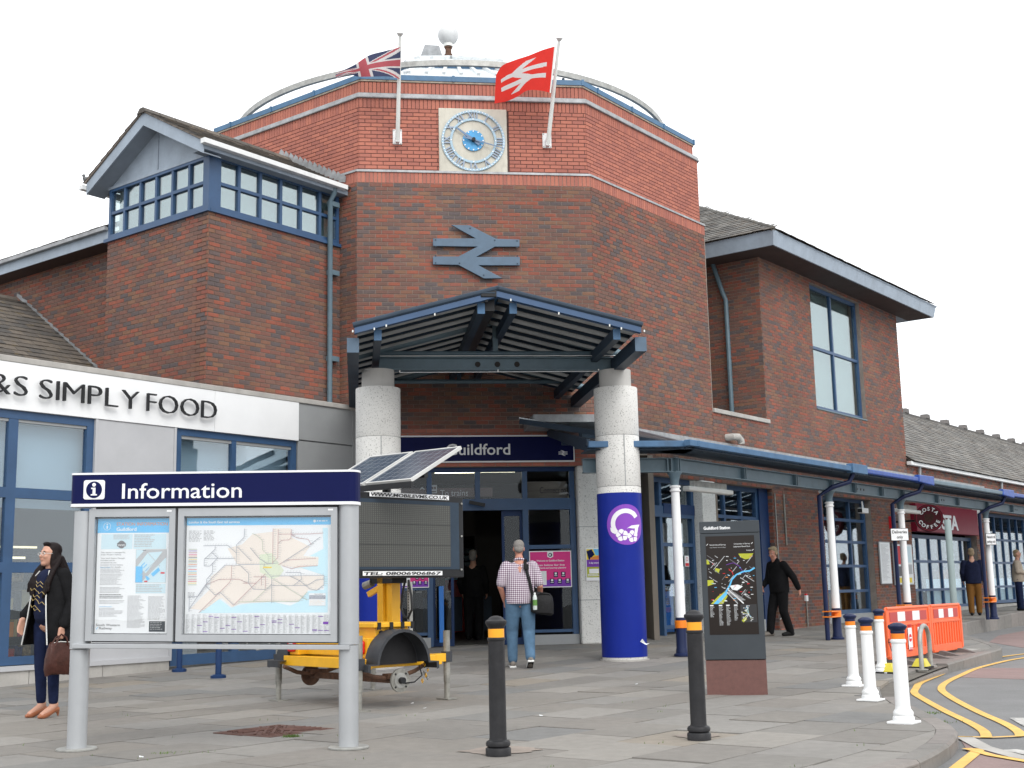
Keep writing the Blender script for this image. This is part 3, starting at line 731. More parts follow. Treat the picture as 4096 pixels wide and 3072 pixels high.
# ring rail on posts above the parapet
ring = MB(); RR, RZ = 4.92, 11.22; n = 96
vs = []; fs = []
for k in range(n):
    a = 2*math.pi*k/n; ca, sa = math.cos(a), math.sin(a)
    for r, z in ((RR-.035, RZ-.055), (RR+.035, RZ-.055), (RR+.035, RZ+.055), (RR-.035, RZ+.055)): vs.append((OC.x+r*ca, OC.y+r*sa, z))
for k in range(n):
    m2 = (k+1) % n
    for j in range(4): fs.append((k*4+j, k*4+(j+1) % 4, m2*4+(j+1) % 4, m2*4+j))
ring.add(vs, fs, M['galv']); ringo = ring.build('ring_rail', station)
for k in range(8):
    a = R(-83+22.5+k*45); p = OC+Vector((math.cos(a), math.sin(a), 0))*RR
    MB().tube([(p.x, p.y, 10.85), (p.x, p.y, RZ-.09)], .03, M['steeldark']).build('rail_post', station)
# grey ball and vents on the roof top
rb = thing('roof_ball', (OC.x-.05, OC.y, 13.45), 'grey ball on a short post at the very top of the clock tower roof', 'finial')
MB().lathe([(.10, 13.40), (.10, 13.62), (.075, 13.64), (.07, 13.76), (.09, 13.78), (.09, 13.82)], (OC.x-.05, OC.y), M['rust']).build('post', rb)
MB().lathe([(.11, 13.82), (.11, 13.90)], (OC.x-.05, OC.y), M['tubeoff']).build('collar', rb)
MB().ball((OC.x-.05, OC.y, 14.11), .245, M['ball'], 28, 16).build('ball', rb)
vb = MB(); c0 = (OC.x-.45, OC.y-.3)
vb.add([(c0[0]-.25, c0[1]-.2, 13.3), (c0[0]+.3, c0[1]-.3, 13.3), (c0[0]+.3, c0[1]+.2, 13.3), (c0[0]-.25, c0[1]+.2, 13.3), (c0[0]-.12, c0[1]-.2, 13.66), (c0[0]+.22, c0[1]-.3, 13.58), (c0[0]+.22, c0[1]+.2, 13.58), (c0[0]-.12, c0[1]+.2, 13.66)],
       [(3, 2, 1, 0), (4, 5, 6, 7), (0, 1, 5, 4), (1, 2, 6, 5), (2, 3, 7, 6), (3, 0, 4, 7)], M['lead'])
tag(vb.build('roof_vent'), 'grey metal vent box beside the ball on the tower roof', 'vent')

# ---------------------------------------------------------------- left bay
BZ, GZ_ = 7.50, 8.48
mb = MB(FBR); mb.box(0, 3.05, 0, .3, 3.0, BZ, M['mortar']); mb.build('bay_wall', station)
mb = MB(FBL); mb.box(.02, BL, 0, .3, 3.0, BZ, M['mortar']); mb.build('bay_wall', station)
bricks(FBR, 0, 3.02, 4.2, BZ, bld=station, cand=True, ph=.02); bricks(FBL, 0, BL, 3.9, BZ, bld=station, cand=True, ph=.09)
YW = .46
MB(FBL).box(-7, 0.02, YW, YW+.4, 2.5, 7.9, M['mortar']).build('bay_wall', station)
bricks(FBL, -5.2, .02, 4.6, 7.8, y=YW, bld=station, ph=.11)
MB(FBL).box(0.02, .3, .3, YW+.2, 2.5, BZ, M['mortar']).build('bay_wall', station)
def window_grid(fr, x0, x1, z0, z1, cols, rows, y=.0, bar=.06, depth=.09, fm='frame', pm=None, parent=station, edge=.09, blind=None, rowz=None, name='window_frame', colx=None):
    """frame mesh with its panes as children; a blind may hang behind the glass"""
    mb = MB(fr); m = M[fm]
    cx = colx or [x0+(x1-x0)*i/cols for i in range(cols+1)]; rz = rowz or [z0+(z1-z0)*i/rows for i in range(rows+1)]
    mb.box(x0, x0+edge, y, y+depth, z0, z1, m); mb.box(x1-edge, x1, y, y+depth, z0, z1, m)
    mb.box(x0+edge, x1-edge, y, y+depth, z0, z0+edge, m); mb.box(x0+edge, x1-edge, y, y+depth, z1-edge, z1, m)
    for x in cx[1:-1]: mb.box(x-bar/2, x+bar/2, y+.006, y+depth-.006, z0+edge, z1-edge, m)
    for z in rz[1:-1]:
        for a, c in zip(cx, cx[1:]):
            l = a+(edge if a == cx[0] else bar/2); r = c-(edge if c == cx[-1] else bar/2)
            mb.box(l, r, y+.006, y+depth-.006, z-bar/2, z+bar/2, m)
    o = mb.build(name, parent)
    for i in range(len(cx)-1):
        for j in range(len(rz)-1):
            l = cx[i]+(edge if i == 0 else bar/2); r = cx[i+1]-(edge if i == len(cx)-2 else bar/2)
            a = rz[j]+(edge if j == 0 else bar/2); c = rz[j+1]-(edge if j == len(rz)-2 else bar/2)
            MB(fr).box(l, r, y+depth*.5, y+depth*.5+.008, a, c, pm or G['mirror']).build('pane', o)
    if blind: MB(fr).box(x0+.02, x1-.02, y+depth+.12, y+depth+.125, z0+.02, z1-.02, blind).build('blind', o)
    return o
xb = [0.10+.06+i*(2.62/6) for i in range(7)]
window_grid(FBL, .02, BL-.07, BZ+.04, GZ_, 6, 2, y=-.02, edge=.07, bar=.055, blind=M['blindwhite'])
window_grid(FBR, .16, 2.98, BZ+.04, GZ_+.02, 6, 2, y=-.02, edge=.07, bar=.055, blind=M['blindwhite'])
MB(FBR).box(-.03, .16, -.03, .07, BZ+.04, GZ_, M['frame']).build('corner_post', station)
mb = MB(FBL); mb.box(-.06, BL+.05, -.06, .2, BZ-.02, BZ+.04, M['frame']); mb.build('window_sill', station); MB(FBR).box(.0, 3.0, -.06, .2, BZ-.021, BZ+.039, M['frame']).build('window_sill', station)
mb = MB(FBL); mb.box(0.3, BL-.5, 1.6, 1.7, BZ, GZ_, M['interior']); mb.build('bay_partition', station)
MB(FBL).box(.1, BL-.1, .12, 3.0, GZ_+.01, GZ_+.05, M['interior']).build('bay_ceiling', station)
# gable: boarding, barge boards, roof
OVG, OVS = .3, .2; AX = 1.415; ZA, ZE = 9.49, 8.57      # outer apex and eave heights of the barge board
sl = (ZA-ZE)/(AX+OVS+.03)
gb = MB(FBL); gb.prism([(0, GZ_), (BL, GZ_), (AX, GZ_+sl*AX+.02)], .0, .05, M['fascia']); gb.build('gable_board', station)
MB(FBL).box(AX-.012, AX+.012, -.012, .02, GZ_+.06, GZ_+sl*AX-.1, M['soffit']).build('gable_batten', station)
MB(FBL).box(-.02, BL+.02, -.03, .06, GZ_-.02, GZ_+.035, M['fascia']).build('gable_sill', station)
for s in (-1, 1):
    e = AX+s*(AX+OVS+.03); mb = MB(FBL)
    mb.prism([(AX, ZA), (e, ZE), (e, ZE-.21), (AX, ZA-.235)], -OVG-.03, -OVG, M['fascia']); mb.build('barge_board', station)
    mb = MB(FBL); mb.prism([(AX, ZA-.2), (e, ZE-.19), (e, ZE-.205), (AX, ZA-.215)], -OVG, .05, M['soffit']); mb.build('gable_soffit', station)
RL = 4.6     # roof runs back to the tower
for s in (-1, 1):
    e = AX+s*(AX+OVS+.06); mb = MB(FBL)
    mb.prism([(AX, ZA+.035), (e, ZE+.02), (e, ZE-.005), (AX, ZA+.01)], -OVG-.06, RL if s > 0 else 3.4, M['mortar']); mb.build('roof_deck', station)
bx = FBL.X; byv = FBL.Y
B_up = (-bx*(AX+OVS+.06)+Vector((0, 0, ZA-ZE))).normalized(); nrm = Vector((bx.x, bx.y, 0))*(ZA-ZE)+Vector((0, 0, 1))*(AX+OVS+.06); nrm.normalize()
eo = FBL.w(AX+AX+OVS+.08, -OVG-.07, ZE+.012); slen = math.hypot(AX+OVS+.06, ZA-ZE)
slates(eo, byv, B_up, 4.0, slen, nrm, SLATEBROWN, station, cand=True, sw=.26, ex=.2)
B_up2 = (bx*(AX+OVS+.06)+Vector((0, 0, ZA-ZE))).normalized(); nrm2 = Vector((-bx.x, -bx.y, 0))*(ZA-ZE)+Vector((0, 0, 1))*(AX+OVS+.06); nrm2.normalize()
slates(FBL.w(AX-AX-OVS-.08, -OVG-.07, ZE+.012), byv, B_up2, 3.4, slen, nrm2, SLATEBROWN, station, sw=.26, ex=.2)
rt = MB(FBL)
for k in range(13):
    y = -OVG-.08+k*.33
    rt.prism([(AX-.13, ZA-.02), (AX-.05, ZA+.07), (AX+.05, ZA+.07), (AX+.13, ZA-.02)], y, y+.315, SLATEBROWN, .3+.05*(k % 5))
rt.build('ridge_tile', station)
def gutter(fr, x0, x1, y, z, w=.11, h=.085, m='whitegutter', parent=station, name='gutter'):
    mb = MB(fr); mm = M[m]
    mb.box(x0, x1, y-w, y-w+.008, z, z+h, mm); mb.box(x0, x1, y-w+.008, y-.008, z, z+.01, mm); mb.box(x0, x1, y-.008, y, z, z+h, mm)
    mb.box(x0-.01, x0, y-w, y, z, z+h, mm); mb.box(x1, x1+.01, y-w, y, z, z+h, mm); return mb.build(name, parent, bevel=.006)
MB(FBR).box(-OVG, 3.05, -.215, -.19, GZ_-.03, ZE-.02, M['fascia']).build('eaves_board', station)
MB(FBR).box(-OVG+.03, 3.05, -.19, .1, GZ_-.03, GZ_-.015, M['soffit']).build('eaves_soffit', station)
gutter(FBR, -OVG-.06, 2.9, -.22, ZE-.06)
gutter(FBR, -.40, 3.2, BL+.35, ZE-.12)
# stepped lead where the bay roof meets the tower
sg = MB(f7)
ta = f7.pl(1140, 610, -.01)[0]
for k in range(14):
    t = k/13; x, z = f7.pl(1115+245*t, 625+98*t, -.0)
    sg.add([(x-.02, -.03, z-.03), (x+.17, -.03, z-.075), (x+.19, -.035, z+.03), (x+.1, -.03, z+.12)], [(0, 1, 2, 3)], M['lead'])
sg.build('stepped_flashing', station)
dp = MB(FBR); px = FBR.pl(1322, 1000, -.1)[0]
dp.tube([(px, -.2, ZE-.06), (px, -.19, ZE-.16), (px, -.09, GZ_-.2), (px, -.09, 4.3)], .048, M['steel'], 12)
for z in (8.2, 6.9, 5.3): dp.box(px-.02, px+.2, -.13, -.02, z, z+.09, M['steel'])
dp.build('downpipe', station)
# roof and eaves of the wall running back behind the bay
ez = FBL.pl(300, 1007, .02)[1]
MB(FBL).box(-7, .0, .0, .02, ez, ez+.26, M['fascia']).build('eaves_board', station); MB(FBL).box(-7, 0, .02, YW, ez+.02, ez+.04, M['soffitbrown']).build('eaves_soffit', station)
for_up = (FBL.Y+Vector((0, 0, .5))).normalized(); nn = Vector((-FBL.Y.x*.5, -FBL.Y.y*.5, 1)).normalized()
slates(FBL.w(-7, -.05, ez+.27), bx, for_up, 6.96, 1.6, nn, SLATEBROWN, station, sw=.26, ex=.2)
mb = MB(FBL); mb.add([(-7, -.03, ez+.26), (0, -.03, ez+.26), (0, 3, ez+.26+1.51), (-7, 3, ez+.26+1.51)], [(0, 1, 2, 3)], M['mortar']); mb.build('roof_deck', station)
gutter(FBL, -7, -.02, -.002, ez+.19, w=.08, h=.07, m='lead')
# lean-to slate roof above the shop, against that wall
va, vb = FBL.pl(410, 1460, YW), FBL.pl(130, 1205, YW)          # valley against the wall
slp = (vb[1]-va[1])/(va[0]-vb[0]); yv = .78+BL-va[0]
zl = lambda y: va[1]+slp*(y-yv)
YR = .78+BL-vb[0]; XV = 3.65+YW
lo = FM.w(-6.5, 1.2, zl(1.2)); up = (FM.Y+Vector((0, 0, slp))).normalized(); ln = Vector((-FM.Y.x*slp, -FM.Y.y*slp, 1)).normalized()
slates(lo, W_, up, XV+6.48, (YR-1.2)/up.dot(FM.Y), ln, SLATEBROWN, station, sw=.27, ex=.2)
mb = MB(FM); mb.add([(-6.5, 1.0, zl(1.0)-.02), (XV, 1.0, zl(1.0)-.02), (XV, YR, zl(YR)-.02), (-6.5, YR, zl(YR)-.02), (XV, 9, 5.0), (-6.5, 9, 5.0)], [(0, 1, 2, 3), (3, 2, 4, 5)], M['mortar']); mb.build('roof_deck', station)
mb = MB(FM)
for k in range(24): mb.tube([(-6.4+k*.43, YR, zl(YR)+.01), (-6.4+k*.43+.41, YR, zl(YR)+.01)], .075, SLATEBROWN, 8)
mb.build('ridge_tile', station)
mb = MB(FM)
for k in range(16):
    y0 = yv-.3+k*.19; mb.add([(XV-.014, y0, zl(y0)-.02), (XV-.014, y0+.2, zl(y0+.2)-.02), (XV-.014, y0+.2, zl(y0+.2)+.05), (XV-.014, y0, zl(y0)+.09)], [(0, 1, 2, 3)], M['lead'])
mb.build('stepped_flashing', station)
pg = thing('pigeon', tuple(FBL.w(-.33, -OVG+.05, ZE+.02)), 'small dark pigeon perched at the left foot of the gable roof', 'bird')
x, y, z = FBL.w(-.30, -OVG+.02, ZE+.10)
m_ = MB(); m_.ball((x, y, z), (.075, .05, .05), M['beakgrey'], 14, 8); m_.ball((x-.055, y-.02, z+.07), (.028, .028, .03), M['beakgrey'], 10, 6); m_.tube([(x-.045, y-.012, z+.015), (x-.055, y-.018, z+.06)], [.035, .022], M['beakgrey']); m_.tube([(x-.08, y-.03, z+.068), (x-.10, y-.038, z+.062)], [.008, .002], M['black'], 6)
m_.add([(x+.06, y-.02, z+.0), (x+.06, y+.03, z+.0), (x+.16, y+.03, z-.03), (x+.16, y+.0, z-.035)], [(0, 1, 2, 3)], M['beakgrey']); m_.tube([(x, y, z-.04), (x, y, z-.09)], .006, M['rust'], 6); m_.build('body', pg)
# ---------------------------------------------------------------- right wing
WX0, WX1, WZ = 6.90, 15.42, 8.9
WIN = (9.62, 12.74, 5.43, 8.60)
mb = MB(FR)
for a in ((4.3, WX0, 3.3, 4.80), (WX0, WIN[0], 3.3, WZ), (WIN[0], WIN[1], 3.3, WIN[2]), (WIN[0], WIN[1], WIN[3], WZ), (WIN[1], WX1, 3.3, WZ)):
    mb.box(a[0], a[1], 0, .3, a[2], a[3], M['mortar'])
mb.build('wing_wall', station)
MB(FR).box(WX0, WX0+.3, .3, 9, 4.6, WZ, M['mortar']).build('wing_wall', station)
MB(FR).box(WX1-.3, WX1, .3, 9, 0, WZ, M['mortar']).build('wing_wall', station)
MB(FR).box(4.0, WX0, 0.02, 6.5, 4.6, 4.78, M['lead']).build('flat_roof', station)
MB(FR).box(WX0+.31, WX1-.31, .31, 8, 5.0, 5.2, M['interiorfloor']).build('wing_floor', station); MB(FR).box(WX0+.31, WX1-.31, 3.5, 3.7, 5.2, WZ, M['interior']).build('wing_partition', station)
bricks(FR, 4.34, WX1, 3.30, 4.785, bld=station, ph=.04)
bricks(FR, WX0, WX1, 4.785, WZ, bld=station, ph=.04, holes=[WIN])
FWS = Fr(FR.w(WX0, 8.0, 0), -FR.Y)        # left side of the wing, seen in the recess
bricks(FWS, 2.0, 8.0, 4.8, WZ, bld=station, ph=.03)
MB(FR).box(4.37, 6.97, -.05, .25, 4.785, 4.875, M['concrete']).build('ledge_stone', station, bevel=.008)
window_grid(FR, *WIN, 2, 2, y=.10, edge=.09, bar=.07, rowz=[WIN[2], 7.0, WIN[3]], colx=[WIN[0], 11.12, WIN[1]], blind=M['blindwhite'])
for nm, q in (('window_reveal', (WIN[0]-.002, WIN[0]+.003)), ('window_reveal', (WIN[1]-.003, WIN[1]+.002))): MB(FR).box(q[0], q[1], -.006, .12, WIN[2], WIN[3], M['mortar']).build(nm, station)
MB(FR).box(WIN[0], WIN[1], -.03, .12, WIN[2]-.03, WIN[2], M['steel']).build('window_sill', station)
# eaves and hipped roof
OV, ZB, ZT = .80, 8.68, 9.02
xl, xr, yf = WX0-OV, 16.49, -OV
HL = 6.5
mb = MB(FR); mb.add([(xl+.04, yf+.04, ZB), (xr-.1, yf+.04, ZB), (xr, yf, ZT-.05), (xl, yf, ZT-.05), (xl, yf, ZT), (xr+.08, yf-.03, ZT), (xl, yf+.03, ZT), (xr, yf+.03, ZT), (xl+.04, yf+.08, ZB), (xr-.1, yf+.08, ZB)],
    [(0, 1, 2, 3), (3, 2, 5, 4), (8, 9, 1, 0), (4, 5, 7, 6), (6, 7, 9, 8)], M['fascia']); mb.build('fascia_board', station)
mb = MB(FR); mb.add([(xl+.04, yf+.04, ZB), (xl+.04, 9, ZB), (xl, 9, ZT-.05), (xl, yf, ZT-.05), (xl, 9, ZT), (xl, yf, ZT), (xl+.06, yf+.04, ZT), (xl+.06, 9, ZT), (xl+.08, yf+.04, ZB), (xl+.08, 9, ZB)],
    [(0, 1, 2, 3), (3, 2, 4, 5), (5, 4, 7, 6), (6, 7, 9, 8), (8, 9, 1, 0)], M['fascia']); mb.build('fascia_board', station)
mb = MB(FR); mb.add([(xr-.1, yf+.04, ZB), (xr-.1, 9, ZB), (xr, 9, ZT), (xr, yf, ZT), (xr-.14, yf+.04, ZB), (xr-.14, 9, ZB)], [(0, 1, 2, 3), (0, 4, 5, 1), (4, 0, 3), (4, 3, 2, 5)], M['fascia']); mb.build('fascia_board', station)
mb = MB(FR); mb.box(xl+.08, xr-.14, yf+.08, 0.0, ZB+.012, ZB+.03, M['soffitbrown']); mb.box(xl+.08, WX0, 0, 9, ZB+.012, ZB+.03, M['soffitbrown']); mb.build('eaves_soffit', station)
MB(FR).box(WX1, xr-.14, 0, 9, ZB+.012, ZB+.03, M['soffit']).build('eaves_soffit', station)
# pitch from where the hip meets the skyline in the photo
best = None
for s_ in np.linspace(1, 9, 400):
    p = FR.w(xl+s_, yf+s_, 0); d = p-CAMP
    # choose z so that the point projects on x=2796
    for z in np.linspace(9.5, 16, 131):
        q = Vector((p.x, p.y, z))-CAMP; zc = q.dot(FW); X = 2048+FPX*q.dot(RT)/zc; Y = 1536-FPX*q.dot(UP)/zc
        e = abs(X-2796)+abs(Y-835)
        if best is None or e < best[0]: best = (e, s_, z)
hs_, hz_ = best[1], best[2]; PIT = (hz_-ZT)/hs_
RX = min(hs_*1.25, 4.6)
mb = MB(FR)
top = RX; zt = ZT+PIT*top
v = [(xl, yf, ZT+.01), (xr, yf, ZT+.01), (xr-top*.9, yf+top, zt), (xl+top, yf+top, zt), (xl, 10, ZT+.01), (xl+top, 10, zt), (xr, 10, ZT+.01), (xr-top*.9, 10, zt)]
mb.add(v, [(0, 1, 2, 3), (0, 3, 5, 4), (1, 6, 7, 2), (3, 2, 7, 5)], M['mortar']); mb.build('roof_deck', station)
ux = FR.X; uy = FR.Y
sl_up = (ux+Vector((0, 0, PIT))).normalized(); sl_n = Vector((-ux.x*PIT, -ux.y*PIT, 1)).normalized()
LS = top/ux.dot(sl_up)
slates(FR.w(xl-.05, yf-.05, ZT+.012), uy, sl_up, 9.5, LS, sl_n, SLATE, station, cand=True, sw=.27, ex=.2, clip=lambda a, c: a > c*ux.dot(sl_up)-.02)
sl_up2 = (uy+Vector((0, 0, PIT))).normalized(); sl_n2 = Vector((-uy.x*PIT, -uy.y*PIT, 1)).normalized()
slates(FR.w(xl-.05, yf-.05, ZT+.012), ux, sl_up2, xr-xl+.1, 1.2, sl_n2, SLATE, station, sw=.27, ex=.2, clip=lambda a, c: a > c*uy.dot(sl_up2)+.05 and a < xr-xl-c*uy.dot(sl_up2)-.05)
hip = MB(FR); k = 0
while k*.3 < top*1.0: hip.tube([(xl+k*.3, yf+k*.3, ZT+PIT*k*.3+.02), (xl+k*.3+.29, yf+k*.3+.29, ZT+PIT*(k*.3+.29)+.035)], .06, SLATE, 8); k += 1
hip.build('hip_tile', station)
# pipe in the recess
def s2(fr, px, py, y=0.): a = fr.pl(px, py, y); return (a[0], y, a[1])
dp = MB(FWS); q = [FWS.pl(x, y, -.1) for x, y in ((2848, 1050), (2890, 1170), (2903, 1200), (2928, 1650))]
dp.tube([(a, -.1, z) for a, z in q], .055, M['steel'], 10); dp.build('downpipe', station)
vp = FR.pl(2945, 1758, -.1)
MB(FR).tube([(vp[0]-.28, .0, vp[1]+.03), (vp[0]-.25, -.16, vp[1]+.03), (vp[0]-.1, -.20, vp[1]+.04), (vp[0]+.02, -.2, vp[1]-.03), (vp[0]+.03, -.2, vp[1]-.10)], .075, M['concrete'], 12).build('vent_pipe', station)
# lead flashing where the canopy roof meets the wall
MB(FR).box(-.3, 22, -.055, -.0125, 4.02, 4.16, M['lead']).build('lead_flashing', station)
# ---------------------------------------------------------------- low range to the right
LX0, LX1 = WX1, 44
GZL, RY, RZL = 4.42, 4.0, 7.33
mb = MB(FR); mb.box(LX0+.005, LX1, 0.0, .3, 3.35, GZL+.05, M['mortar']); mb.build('wall', lowrange)
bricks(FR, LX0+.01, LX1, 3.35, GZL, bld=lowrange, ph=.1)
gutter(FR, LX0-.12, LX1, -.06, GZL-.02, w=.13, h=.10, parent=lowrange)
mb = MB(FR); mb.add([(LX0, -.2, GZL+.07), (LX1, -.2, GZL+.07), (LX1, RY, RZL), (LX0, RY, RZL), (LX1, 9, GZL), (LX0, 9, GZL)], [(0, 1, 2, 3), (3, 2, 4, 5)], M['mortar']); mb.build('roof_deck', lowrange)
pu = (uy*(RY+.2)+Vector((0, 0, RZL-GZL-.07))).normalized(); pn = Vector((-uy.x*(RZL-GZL), -uy.y*(RZL-GZL), RY+.2)).normalized()
slates(FR.w(LX0+.01, -.24, GZL+.085), ux, pu, LX1-LX0, math.hypot(RY+.24, RZL-GZL), pn, SLATE, lowrange, sw=.34, ex=.21)
rt = MB(FR)
for k in range(62):
    x = LX0+k*.46; rt.prism([(x, RZL-.03), (x+.44, RZL-.03), (x+.44, RZL+.08), (x, RZL+.08)], RY-.1, RY+.1, SLATE, .5)
rt.build('ridge_tiles', lowrange)
for k in range(14):
    x = LX0+8.6+k*2.2; MB(FR).prism([(x, RZL+.08), (x+.42, RZL+.08), (x+.36, RZL+.24), (x+.06, RZL+.24)], RY-.13, RY+.13, SLATE, .2).build('ridge_vent', lowrange, mats=[M['ballast']])
for x in (LX0+.75, LX0+8.3): MB(FR).tube([(x, -.10, GZL), (x, -.07, 3.95)], .045, M['lead'], 10).build('downpipe', lowrange)
# ---------------------------------------------------------------- ground floor on the right hand wall
def pier(x0, x1, parent, z0=0.05, z1=3.36, y=0., wb=0.):
    MB(FR).box(x0, x1, y, y+.35, z0-.3, z1, M['mortar']).build('pier', parent)
    bricks(FR, x0, x1, z0, z1, y=y, bld=parent, ph=.05)
pier(6.96, 9.62, station); pier(12.62, 15.40, station); pier(20.95, 21.8, lowrange); pier(27.6, 28.6, lowrange); pier(34.2, 35, lowrange)
FPS = Fr(FR.w(6.96, .35, 0), -FR.Y); bricks(FPS, 0, .35, .05, 3.3, bld=station)
tg = MB(FR)
for x0, x1 in ((6.97, 9.61), (12.63, 15.39)):
    for z in (.06, .13): tg.box(x0, x1, -.03, -.011, z, z+.065, BRICKRED, .3)
tg.build('plinth_course', station)
MB(FR).prism([(3.60+.05, 0.05), (4.20, 0.05), (4.20, 3.30), (3.65, 3.30)], -.06, .35, M['granite']).build('granite_pilaster', station, bevel=.02)
def shopfront(x0, x1, cols, rowz, parent, y=.16, fm='frame', plinth=.42, pm=None):
    b_ = MB(FR); b_.box(x0, x1, y-.05, y+.15, -.2, plinth, M['concrete' if parent is lowrange else 'claddingdark']); b_.build('plinth', parent)
    return window_grid(FR, x0, x1, rowz[0], rowz[-1], cols, len(rowz)-1, y=y, rowz=rowz, parent=parent, fm=fm, edge=.10, bar=.07, pm=pm or G['shop'])
shopfront(4.22, 6.52, 3, [.42, .95, 1.9, 2.62, 3.3], station)
MB(FR).box(6.52, 6.95, .12, .3, 0, 3.3, M['framedark']).build('door_post', station)
shopfront(9.64, 12.6, 3, [.42, .98, 1.6, 2.2, 2.75, 3.32], station)
shopfront(15.42, 20.93, 6, [.40, .95, 1.75, 2.5], lowrange)
shopfront(21.82, 27.58, 7, [.45, .98, 1.75, 2.5, 3.34], lowrange)
shopfront(28.62, 34.18, 6, [.45, .98, 1.75, 2.5, 3.34], lowrange)
# lower frosted band in the shop windows
for x0, x1 in ((17.0, 20.9), (21.9, 27.5)): MB(FR).box(x0, x1, .26, .262, .5, 1.25, M['paleblue']).build('frosted_film', lowrange)
# dim rooms behind the glass on the right
def room(fr, x0, x1, y0, y1, z0, z1, parent, wall='interior', floor='interiorfloor'):
    b_ = MB(fr); b_.box(x0, x1, y1, y1+.1, z0, z1, M[wall]); b_.box(x0, x1, y0, y1, z1, z1+.08, M[wall]); b_.box(x0-.1, x0, y0, y1, z0, z1, M[wall]); b_.box(x1, x1+.1, y0, y1, z0, z1, M[wall]); b_.build('room_wall', parent)
    MB(fr).box(x0, x1, y0, y1, z0-.05, z0+.06, M[floor]).build('room_floor', parent)
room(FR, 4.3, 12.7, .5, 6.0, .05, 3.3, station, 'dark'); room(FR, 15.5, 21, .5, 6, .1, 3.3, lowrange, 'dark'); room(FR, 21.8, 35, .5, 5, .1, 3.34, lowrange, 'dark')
# ---------------------------------------------------------------- entrance (front face)
YE = .12
px = lambda p: FF.pl(p, 1940, YE)[0]
posts = [FF.pl(x, 1940, YE)[0] for x in (1717, 1910, 2099, 2288)]
ex0, ex1 = .30, posts[3]+.05
MB(FF).box(-.05, .30, -.05, .3, 0, 3.36, M['granite']).build('granite_pilaster', station)
MB(FF).prism([(posts[3]+.07, .18), (SIDE+.1, .18), (SIDE+.1, 3.36), (posts[3]+.07, 3.36)], -.05, .35, M['granite']).build('granite_pilaster', station, bevel=.03)
for z in (.95, 2.25): MB(FF).box(posts[3]+.065, SIDE+.11, -.053, .3, z, z+.012, M['claddingdark']).build('stone_joint', station)
ent = MB(FF); fm = M['frame']
zt0, zt1 = 2.585, 2.79
ent.box(ex0, ex1, YE, YE+.12, 3.28, 3.37, M['framedark']); ent.box(ex0, ex1, YE-.01, YE+.13, zt0, zt1, fm)
for x in [ex0+.05]+posts: ent.box(x-.05, x+.05, YE, YE+.12, .2, zt0, fm) if x in (ex0+.05, posts[0], posts[2], posts[3]) else None
for x in [ex0+.05]+posts: ent.box(x-.045, x+.045, YE+.005, YE+.115, zt1, 3.28, fm)
for a, c in ((posts[2], posts[3]), (ex0+.05, posts[0])):
    for z0, z1 in ((.22, .34), (.40, .45), (1.19, 1.27), (1.88, 1.95)): ent.box(a+.05, c-.05, YE+.01, YE+.11, z0, z1, fm)
entf = ent.build('entrance_frame', station)
for a, c in zip([ex0+.05]+posts, posts): MB(FF).box(a+.045, c-.045, YE+.05, YE+.058, zt1, 3.28, G['clear']).build('pane', entf)
for a, c in ((posts[2], posts[3]), (ex0+.05, posts[0])):
    for z0, z1 in ((.45, 1.19), (1.27, 1.88), (1.95, zt0)): MB(FF).box(a+.05, c-.05, YE+.05, YE+.058, z0, z1, G['clear']).build('pane', entf)
MB(FF).box(posts[2]-.05, posts[3]+.06, YE-.03, YE+.1, .12, .36, M['claddingdark']).build('plinth', station)
MB(FF).box(ex0, posts[0], YE-.03, YE+.1, .1, .36, M['claddingdark']).build('plinth', station)
# sliding leaves slid open, blue pull screen on the left
for x in (posts[2]-.42, posts[0]+.05):
    d = MB(FF); d.box(x, x+.05, YE+.14, YE+.19, .2, zt0, M['framedark']); d.box(x+.33, x+.38, YE+.14, YE+.19, .2, zt0, M['framedark']); d.box(x+.05, x+.33, YE+.14, YE+.19, .2, .32, M['framedark']); d.box(x+.05, x+.33, YE+.14, YE+.19, zt0-.1, zt0, M['framedark']); do = d.build('sliding_door', station)
    MB(FF).box(x+.05, x+.33, YE+.16, YE+.168, .32, zt0-.1, G['clear']).build('pane', do)
sx = FF.pl(1766, 2450, -.05)[0]
MB(FF).box(sx-.04, sx+.04, -.09, .06, .28, 1.25, M['newsblue']).build('door_guard', station)
ms = MB(FF); c_ = FF.pl(1908, 2015, -.05); ms.beam((c_[0]-.14, -.06, c_[1]+.03), (c_[0]+.14, -.1, c_[1]-.03), .07, .06, M['black']); tag(ms.build('door_sensor'), 'small black motion sensor fixed on the blue bar above the station entrance', 'sensor')
# hall behind
HY = 9.0
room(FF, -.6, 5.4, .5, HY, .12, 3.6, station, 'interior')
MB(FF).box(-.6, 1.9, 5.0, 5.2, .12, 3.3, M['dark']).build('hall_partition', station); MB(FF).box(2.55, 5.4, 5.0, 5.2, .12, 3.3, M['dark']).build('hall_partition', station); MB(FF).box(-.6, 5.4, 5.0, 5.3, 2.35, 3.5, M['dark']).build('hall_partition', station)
tr = MB(FF); tr.box(1.0, 3.6, 8.2, 8.5, .2, 1.45, M['trainred']); tr.box(1.0, 3.6, 8.19, 8.5, 1.45, 2.2, M['paleblue']); tr.box(1.2, 1.5, 8.18, 8.2, .2, 1.5, M['yellowprint'])
for k in range(5): tr.box(1.0, 3.6, 8.1, 8.15, 1.55+k*.16, 1.60+k*.16, M['steeldark'])
tag(tr.build('train'), 'red and pale train side glimpsed through the dark station hall', 'train')
lampp = [FF.pl(1750, 1888, 2.0), FF.pl(2070, 1888, 2.0)]
